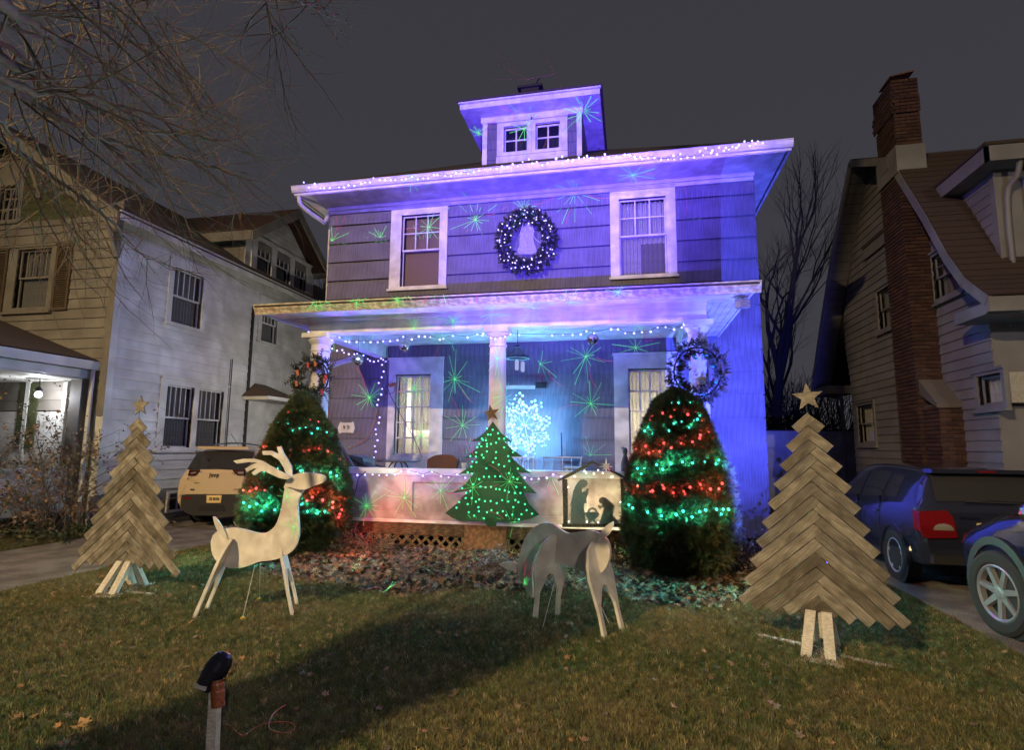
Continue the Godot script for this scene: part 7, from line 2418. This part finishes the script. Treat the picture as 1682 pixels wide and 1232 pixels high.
func leaf_mesh() -> ArrayMesh:
	var b := MB.new()
	var o := [Vector2(0, -0.5), Vector2(0.12, -0.2), Vector2(0.42, -0.3), Vector2(0.3, -0.02), Vector2(0.5, 0.2), Vector2(0.2, 0.2), Vector2(0.0, 0.5), Vector2(-0.2, 0.22), Vector2(-0.5, 0.2), Vector2(-0.28, 0.0), Vector2(-0.44, -0.28), Vector2(-0.1, -0.2)]
	for k in o.size():
		var p: Vector2 = o[k]; var q: Vector2 = o[(k + 1) % o.size()]
		b.flat(Vector3(0, 0.1, 0), Vector3(q.x, 0.26 * q.length() - 0.05 * q.x, -q.y), Vector3(p.x, 0.26 * p.length() - 0.05 * p.x, -p.y))
	return b.mesh()
func bed_edge(x: float) -> float:   # z of the line between lawn and leaf covered bed
	return lerpf(-6.55, -6.9, clampf((x + 5.0) / 6.5, 0, 1)) + 0.25 * sin(x * 1.7) + 0.12 * sin(x * 4.1) - maxf(0.0, x - 0.8) * 0.9 - maxf(0.0, -4.6 - x) * 0.8

func lawn() -> void:
	var r := RandomNumberGenerator.new()
	r.seed = 9
	var nz := FastNoiseLite.new()
	nz.seed = 4
	nz.frequency = 0.5
	var fine := FastNoiseLite.new()
	fine.seed = 8
	fine.frequency = 2.2
	# grass: tufts of short blades
	for v in 2:
		var b := MB.new()
		for k in 11:
			var a := r.randf() * TAU
			var p := Vector3(cos(a), 0, sin(a)) * r.randf() * 0.028
			var lean := Vector3(r.randf_range(-1, 1), 0, r.randf_range(-1, 1)) * 0.03
			var h := r.randf_range(0.018, 0.042)
			var w := Vector3(cos(a * 3.1), 0, sin(a * 3.1)) * 0.0019
			var m := p + lean * 0.4 + Vector3(0, h * 0.65, 0)
			b.quad(p - w, p + w, m + w * 0.8, m - w * 0.8)
			b.flat(m - w * 0.8, m + w * 0.8, p + lean + Vector3(0, h, 0))
		var xf := []; var col := []
		var n := 95000
		while xf.size() < n:
			var z := -2.2 - pow(r.randf(), 1.35) * 7.0
			var x := r.randf_range(-7.1, 3.2)
			if x < 1.45 * z - 0.3 or x > 0.75 * -z + 0.4: continue
			if z < bed_edge(x) + r.randf_range(-0.15, 0.15) and x > -5.6: continue
			var s := nz.get_noise_2d(x, z); var f := fine.get_noise_2d(x, z)
			if f < -0.25 and r.randf() < 0.55: continue
			var g := Color(0.055, 0.085, 0.018).lerp(Color(0.16, 0.13, 0.05), clampf(0.42 + s * 0.9 + f * 0.5 + r.randf_range(-0.35, 0.35), 0, 1))
			if r.randf() < 0.12: g = Color(0.3, 0.23, 0.1)
			col.append(g * r.randf_range(0.4, 1.6))
			xf.append(Transform3D(Basis(Vector3.UP, r.randf() * TAU).scaled(Vector3(1, r.randf_range(0.7, 1.4), 1) * r.randf_range(0.8, 1.3)), Vector3(x, -0.002, z)))
		scatter("grass", b.mesh(), M.grass_blade, xf, col, self)
	# strip beyond the left drive
	var sb := MB.new()
	for k in 8:
		var a := r.randf() * TAU
		var p := Vector3(cos(a), 0, sin(a)) * r.randf() * 0.05
		var w := Vector3(cos(a * 3.0), 0, sin(a * 3.0)) * 0.004
		sb.flat(p - w, p + w, p + Vector3(r.randf_range(-0.03, 0.03), 0.07, 0.02))
	var sx := []; var sc := []
	for k in 9000:
		sx.append(Transform3D(Basis(Vector3.UP, r.randf() * TAU), Vector3(r.randf_range(-14, -9.75), 0, r.randf_range(-9.6, -6.0))))
		sc.append(Color(0.08, 0.075, 0.02) * r.randf_range(0.5, 1.3))
	scatter("verge_grass", sb.mesh(), M.grass_blade, sx, sc, self)
	# leaf litter in the bed and strays on the lawn
	var lm := leaf_mesh()
	var lx := []; var lc := []
	var lcols := [Color(0.2, 0.12, 0.055), Color(0.14, 0.085, 0.045), Color(0.26, 0.17, 0.085), Color(0.1, 0.065, 0.04), Color(0.3, 0.15, 0.05), Color(0.18, 0.14, 0.1)]
	for k in 11000:
		var x := r.randf_range(-6.2, 2.6)
		var e := bed_edge(x)
		var z := lerpf(e + 0.12, -9.3, pow(r.randf(), 0.85))
		var s := r.randf_range(0.045, 0.12)
		var pile := 0.05 * clampf((e - z) * 1.5, 0, 1)
		var bs := Basis.from_euler(Vector3(r.randf_range(-0.7, 0.7), r.randf() * TAU, r.randf_range(-0.7, 0.7))).scaled(Vector3.ONE * s)
		if r.randf() < 0.3: bs = bs * Basis(Vector3.RIGHT, PI)
		lx.append(Transform3D(bs, Vector3(x, 0.01 + r.randf() * pile + s * 0.12, z)))
		lc.append(lcols[r.randi() % 6] * r.randf_range(0.25, 0.95))
	for k in 420:
		var x := r.randf_range(-6.8, 3.1); var z := -2.4 - r.randf() * 4.6
		var s := r.randf_range(0.03, 0.07)
		lx.append(Transform3D(Basis.from_euler(Vector3(r.randf_range(-0.5, 0.5), r.randf() * TAU, r.randf_range(-0.5, 0.5))).scaled(Vector3.ONE * s), Vector3(x, 0.028 + s * 0.1, z)))
		lc.append(lcols[r.randi() % 6] * r.randf_range(0.7, 1.4))
	scatter("leaf_litter", lm, M.leaf, lx, lc, self)
	# the larger single leaves in the foreground
	var big := MB.new()
	var o := [Vector2(0, -0.55), Vector2(0.06, -0.2), Vector2(0.3, -0.42), Vector2(0.26, -0.15), Vector2(0.55, -0.12), Vector2(0.34, 0.04), Vector2(0.52, 0.3), Vector2(0.22, 0.22), Vector2(0.0, 0.56), Vector2(-0.2, 0.24), Vector2(-0.5, 0.32), Vector2(-0.34, 0.04), Vector2(-0.56, -0.1), Vector2(-0.27, -0.16), Vector2(-0.3, -0.4), Vector2(-0.06, -0.2)]
	for k in o.size():
		var p: Vector2 = o[k]; var q: Vector2 = o[(k + 1) % o.size()]
		var hp := Vector3(p.x, 0.3 * p.length() * p.length() + 0.12 * sin(p.x * 5.0), -p.y); var hq := Vector3(q.x, 0.3 * q.length() * q.length() + 0.12 * sin(q.x * 5.0), -q.y)
		big.flat(Vector3(0, 0.04, 0), hq, hp)
	var bm := big.mesh()
	for q in [[135, 1192, 0.1, "largest of the curled brown leaves left of the laser projector stake"], [110, 1222, 0.09, "brown leaf at the bottom edge near the left corner"], [45, 1180, 0.11, "dark curled leaf near the left edge of the lawn"], [745, 1140, 0.085, "bright tan leaf in the shadow of the lawn below the green tree"], [445, 1078, 0.08, "pair topped tan leaf upright in the grass right of the projector"], [105, 1062, 0.07, "flat brown leaf left of the projector below the left wooden tree"], [300, 1025, 0.07, "tan leaf in the grass left of the standing deer's hind feet"], [850, 1160, 0.06, "small orange leaf on the lit lawn right of centre"], [1300, 1190, 0.07, "yellowish leaf on the lower right lawn"], [1255, 1092, 0.06, "brown leaf left of the right wooden tree's stand"], [960, 1215, 0.06, "curled leaf at the bottom edge in the middle of the lawn"], [1200, 1090, 0.07, "leaf lying between grazing doe and right wooden tree"]]:
		var p := ony(q[0], q[1], 0.03)
		tag(put("fallen_leaf", bm, mat("fallen_leaf_skin", Color(0.32, 0.19, 0.085) * r.randf_range(0.6, 1.1), 0.7, T.grain_soft, Vector3(9, 9, 9)), self, Transform3D(Basis.from_euler(Vector3(r.randf_range(-0.4, 0.5), r.randf() * TAU, r.randf_range(-0.4, 0.4))).scaled(Vector3.ONE * q[2] * 1.1), p)), q[3], "leaf", "single fallen leaves on the lawn")

func projector() -> void:
	var z := -2.93
	var base := ony(350, 1245)
	z = base.z
	var t := thing("laser_projector", "dark egg shaped laser projector on a wooden stake wrapped in orange tape", "projector", base)
	var top := onz(355, 1118, z)
	var b := MB.new()
	b.hexa([base + Vector3(-0.03, -0.1, 0.02), base + Vector3(0.03, -0.1, 0.02), base + Vector3(0.03, -0.1, -0.02), base + Vector3(-0.03, -0.1, -0.02), Vector3(top.x - 0.026, top.y, z + 0.018), Vector3(top.x + 0.03, top.y, z + 0.018), Vector3(top.x + 0.03, top.y, z - 0.018), Vector3(top.x - 0.026, top.y, z - 0.018)])
	put("stake", b.mesh(), M.white_wood, t)
	b = MB.new()
	var pr := []
	var rr := RandomNumberGenerator.new()
	rr.seed = 3
	for k in 12:
		pr.append(Vector2(0.037 + rr.randf_range(-0.0015, 0.0015) - 0.004 * absf(k / 11.0 - 0.5), -0.15 + k * 0.013))
	b.lathe(pr, 9, Transform3D(Basis(Vector3(0, 0, 1), 0.12) * Basis.from_scale(Vector3(1.05, 1, 0.9)), top + Vector3(0.008, 0.015, 0)))
	var tape := mat("orange_tape", Color(0.34, 0.085, 0.012), 0.28, T.blotch, Vector3(14, 14, 14), true, 0.8)
	tape.clearcoat_enabled = true
	put("tape", b.mesh(), tape, t)
	b = MB.new()
	b.ball(onz(352, 1134, z) + Vector3(0, 0.05, 0), 0.022, 8, 6)
	b.tube([onz(334, 1137, z), onz(345, 1128, z), onz(358, 1118, z), onz(372, 1117, z)], 0.004, 0.004, 5)
	put("joint", b.mesh(), M.black_metal, t)
	var e0 := onz(338, 1128, z); var e1 := onz(372, 1074, z - 0.06)
	var d := (e1 - e0).normalized()
	var u := d.cross(Vector3(0, 0, 1)).normalized()
	var bs := Basis(u, d, u.cross(d))
	b = MB.new()
	var L := e0.distance_to(e1) + 0.0
	b.lathe([Vector2(0.0, -0.012), Vector2(0.05, -0.012), Vector2(0.056, 0.0), Vector2(0.064, L * 0.3), Vector2(0.068, L * 0.55), Vector2(0.062, L * 0.8), Vector2(0.045, L * 0.97), Vector2(0.02, L * 1.04), Vector2(0, L * 1.05)], 20, Transform3D(bs, e0))
	var sh := mat("projector_shell", Color(0.012, 0.012, 0.02), 0.18)
	put("shell", b.mesh(), sh, t)
	b = MB.new()
	b.box(e0 + Vector3(0.0, 0.0, 0.055) + d * 0.02, Vector3(0.07, 0.02, 0.012), Basis(Vector3(0, 0, 1), -0.2))
	put("label_plate", b.mesh(), M.trim, t)
	# orange cable on the grass
	var pts := []
	for q in [[372, 1200], [378, 1192], [392, 1205], [402, 1208], [418, 1196], [440, 1188], [470, 1186], [484, 1192], [480, 1202], [460, 1204], [445, 1198], [442, 1188], [452, 1170], [470, 1158]]:
		pts.append(ony(q[0], q[1], 0.035))
	pts[0] = onz(371, 1190, z)
	b = MB.new()
	b.tube(smooth(pts, 5), 0.004, 0.004, 5)
	tag(put("power_cable", b.mesh(), M.rubber_orange, self), "thin orange power cable looping in the grass from the projector stake", "cable")

# ---- laser bursts: light painted as glowing strips where rays first meet a surface
func laser() -> void:
	var eye := onz(372, 1072, -2.95)
	var P := []   # origin corner, edge u, edge v of the flat faces that can catch the light
	var add := func(o: Vector3, u: Vector3, v: Vector3, off: float) -> void:
		var n := u.cross(v).normalized()
		if n.dot(eye - o) < 0: n = -n
		P.append([o + n * off, u, v, n])
	add.call(Vector3(-7.05, 0.05, WZ), Vector3(9.65, 0, 0), Vector3(0, 7.3, 0), 0.036)
	add.call(Vector3(-5.69, 3.72, PZ + 0.13), Vector3(6.9, 0, 0), Vector3(0, 0.3, 0), 0.02)
	add.call(Vector3(-6.3, 4.02, PZ + 0.13), Vector3(8.1, 0, 0), Vector3(0, 0, 0.66), 0.016)
	add.call(Vector3(-6.38, 3.99, -8.44), Vector3(8.25, 0, 0), Vector3(0, 0.16, 0.06), 0.03)
	add.call(Vector3(-5.42, 4.0, PZ - 0.13), Vector3(6.38, 0, 0), Vector3(0, 0, -2.6), 0.006)
	add.call(Vector3(-7.4, 7.44, -11.08), Vector3(10.4, 0, 0), Vector3(0, 0, -0.9), 0.006)
	add.call(Vector3(-7.5, 7.46, -11.0), Vector3(10.6, 0, 0), Vector3(0, 0.16, 0.06), 0.03)
	add.call(Vector3(-3.42, 8.5, -12.6), Vector3(2.42, 0, 0), Vector3(0, 1.3, 0), 0.075)
	add.call(Vector3(-3.9, 9.8, -12.15), Vector3(3.35, 0, 0), Vector3(0, 0, -2.4), 0.006)
	add.call(Vector3(-5.56, 0.5, PZ + 0.06), Vector3(6.66, 0, 0), Vector3(0, 0.74, 0), 0.008)
	add.call(Vector3(-5.66, 0.25, PZ + 0.09), Vector3(6.8, 0, 0), Vector3(0, 0.2, 0), 0.008)
	add.call(Vector3(-5.66, 0.0, PZ + 0.06), Vector3(6.8, 0, 0), Vector3(0, 0.25, 0), 0.012)
	add.call(Vector3(-2.32, 1.35, PZ + 0.15), Vector3(0.28, 0, 0), Vector3(0, 2.35, 0), 0.006)
	add.call(Vector3(-2.96, 0.57, -8.97), Vector3(1.55, 0, 0), Vector3(0, 0.75, 0), 0.006)
	add.call(Vector3(-2.6, 1.32, -8.97), Vector3(0.8, 0, 0), Vector3(0, 0.55, 0), 0.006)
	add.call(Vector3(-7.0, 0.0, -9.1), Vector3(9.0, 0, 0), Vector3(0, 0, 6.0), 0.06)
	var fp := ony(405, 1008); var fn := Vector3(0.1, 0, 1).normalized()
	var q0 := onp(430, 930, fp, fn); var q1 := onp(494, 930, fp, fn); var q2 := onp(468, 795, fp, fn)
	add.call(Vector3(q2.x - 0.02, q0.y, q0.z), q1 - q0 - Vector3(0.18, 0, 0), Vector3(0, q2.y - q0.y, 0), 0.022)
	var dq := (ony(993, 1050) + ony(1023, 1037)) / 2
	var dn := Vector3(-0.5, 0, 0.86).normalized()
	var d0 := onp(862, 960, dq, dn); var d1 := onp(900, 868, dq, dn)
	add.call(Vector3(d0.x, d0.y, d0.z), Vector3(d1.x - d0.x, 0, d1.z - d0.z), Vector3(0, d1.y - d0.y, 0), 0.022)
	var hit := func(dir: Vector3) -> Array:
		var best := 1e9; var out := []
		for p in P:
			var den: float = dir.dot(p[3])
			if absf(den) < 1e-4: continue
			var tt: float = (p[0] - eye).dot(p[3]) / den
			if tt < 0.5 or tt >= best: continue
			var l: Vector3 = eye + dir * tt - p[0]
			var a: float = l.dot(p[1]) / p[1].length_squared(); var c: float = l.dot(p[2]) / p[2].length_squared()
			if a >= 0 and a <= 1 and c >= 0 and c <= 1:
				best = tt
				out = [eye + dir * tt, p[3], p]
		return out
	var r := RandomNumberGenerator.new()
	r.seed = 31
	var stroke := func(b: MB, da: Vector3, db: Vector3, wid: float, n: int) -> void:
		var last := []
		for k in n + 1:
			var h: Array = hit.call(da.slerp(db, float(k) / n))
			if h.size() > 0 and last.size() > 0 and h[2] == last[2]:
				var s: Vector3 = (h[0] - last[0]).cross(h[1]).normalized() * wid / 2
				var up: Vector3 = h[1] * 0.002
				b.quad(last[0] - s, last[0] + s, h[0] + s, h[0] - s)
				b.quad(last[0] - s + up, h[0] - s + up, h[0] + s + up, last[0] + s + up)
			last = h
	var list := [
		[781, 361, 1.0, "on the upper wall between left window and blue wreath"], [705, 373, 0.9, "over the right edge of the upper left window"], [625, 391, 0.6, "on the upper wall left of the upper left window"], [860, 343, 0.9, "above the blue lit wreath"], [944, 316, 1.0, "on the upper wall right of the blue lit wreath"], [1039, 288, 0.9, "under the eave above the upper right window"], [546, 395, 0.8, "at the left corner of the upper wall"], [676, 290, 0.7, "under the main eave left of the dormer"], [861, 212, 0.8, "between the two dormer windows"], [786, 219, 0.6, "at the left corner of the dormer"], [955, 188, 0.7, "at the right corner of the dormer"],
		[519, 503, 0.5, "on the porch gutter above the left column"], [586, 498, 0.75, "on the porch gutter, second from its left end"], [652, 493, 0.75, "on the porch gutter above the left mirror ball"], [548, 552, 0.9, "on the beam just right of the left column"], [615, 550, 0.9, "under the beam above the slanting board"], [680, 540, 0.95, "on the beam above the left porch window"], [744, 527, 1.0, "on the beam between left window and middle column"], [808, 515, 1.0, "on the beam straight above the middle column"], [876, 506, 1.0, "on the beam right of the middle column"], [936, 495, 0.9, "on the gutter below the blue lit wreath"], [1015, 480, 0.6, "on the gutter below the upper right window"], [1043, 533, 0.8, "on the beam left of the right column"],
		[680, 638, 0.9, "on the panes of the left porch window"], [747, 623, 1.1, "on the porch wall left of the middle column"], [760, 699, 0.8, "on the porch wall left of the green tree top"], [607, 653, 0.7, "on the wall above the number plate"], [693, 714, 0.8, "on the lower panes of the left porch window"], [727, 555, 0.8, "under the porch ceiling above the left window"], [817, 589, 0.8, "on the upper part of the middle column"], [828, 656, 0.8, "on the middle column above the green tree star"], [888, 598, 0.9, "on the porch wall beside the pendant lamp"], [962, 586, 1.1, "on the porch wall under the right mirror ball"], [1044, 571, 1.0, "above the right porch door"], [970, 663, 1.0, "on the porch wall right of the snowflake"],
		[602, 831, 1.0, "low on the parapet right of the left bush"], [664, 818, 1.0, "on the parapet panel left of the green tree"], [724, 806, 1.0, "on the parapet touching the green tree's left branch"], [905, 783, 0.9, "on the parapet right of the green tree"], [777, 801, 0.8, "on the left half of the green tree"], [837, 791, 0.9, "on the right half of the green tree"], [787, 863, 0.7, "under the left foot of the green tree"], [845, 857, 0.7, "under the right foot of the green tree"],
		[472, 816, 0.75, "on the upper neck of the standing deer"], [483, 866, 0.8, "on the chest of the standing deer"], [893, 908, 0.8, "on the neck of the grazing doe"], [862, 957, 0.6, "on the head of the grazing doe"], [590, 922, 0.25, "in the leaf litter below the lattice"], [640, 965, 0.25, "where leaf litter meets the lawn"]]
	for q in list:
		var tt: float = 0
		var c := Vector3.ZERO
		# the surface seen at that pixel
		var vd := ray(q[0], q[1])
		var best := 1e9
		for p in P:
			var den: float = vd.dot(p[3])
			if absf(den) < 1e-4: continue
			tt = (p[0] - EYE).dot(p[3]) / den
			if tt < 0.5 or tt >= best: continue
			var l: Vector3 = EYE + vd * tt - p[0]
			var a: float = l.dot(p[1]) / p[1].length_squared(); var e: float = l.dot(p[2]) / p[2].length_squared()
			if a >= -0.02 and a <= 1.02 and e >= -0.02 and e <= 1.02:
				best = tt
				c = EYE + vd * tt
		if best > 1e8: continue
		var dir := (c - eye).normalized()
		var s1 := dir.cross(Vector3.UP).normalized(); var s2 := s1.cross(dir)
		var g := MB.new(); var rd := MB.new()
		var n := r.randi_range(9, 14)
		var far := eye.distance_to(c)
		for k in n:
			var a := TAU * (k + r.randf_range(-0.35, 0.35)) / n
			var len: float = 0.05 * q[2] * r.randf_range(0.3, 1.25)
			var side := s1 * cos(a) + s2 * sin(a)
			stroke.call(g, dir, (dir + side * len).normalized(), r.randf_range(0.0003, 0.0007) * far, 10)
		for k in r.randi_range(1, 2):
			var a := r.randf() * TAU
			var side := s1 * cos(a) + s2 * sin(a); var bend := s1 * -sin(a) + s2 * cos(a)
			var pa := (dir + side * 0.02 + bend * 0.01)
			for m in 6:
				var u0 := m / 6.0; var u1 := (m + 1) / 6.0
				stroke.call(rd, (pa + side * 0.045 * u0 + bend * 0.02 * u0 * u0).normalized(), (pa + side * 0.045 * u1 + bend * 0.02 * u1 * u1).normalized(), 0.00055 * far, 2)
		var t := thing("painted_laser_burst", "green laser burst painted as strips " + q[3], "painted light", c, "laser bursts painted on the house and figures")
		if g.v.size(): put("green_glow_strips", g.mesh(), M.laser_green, t)  # glowing strips stand in for laser light falling on the surface
		if rd.v.size(): put("red_glow_strips", rd.mesh(), M.laser_red, t)
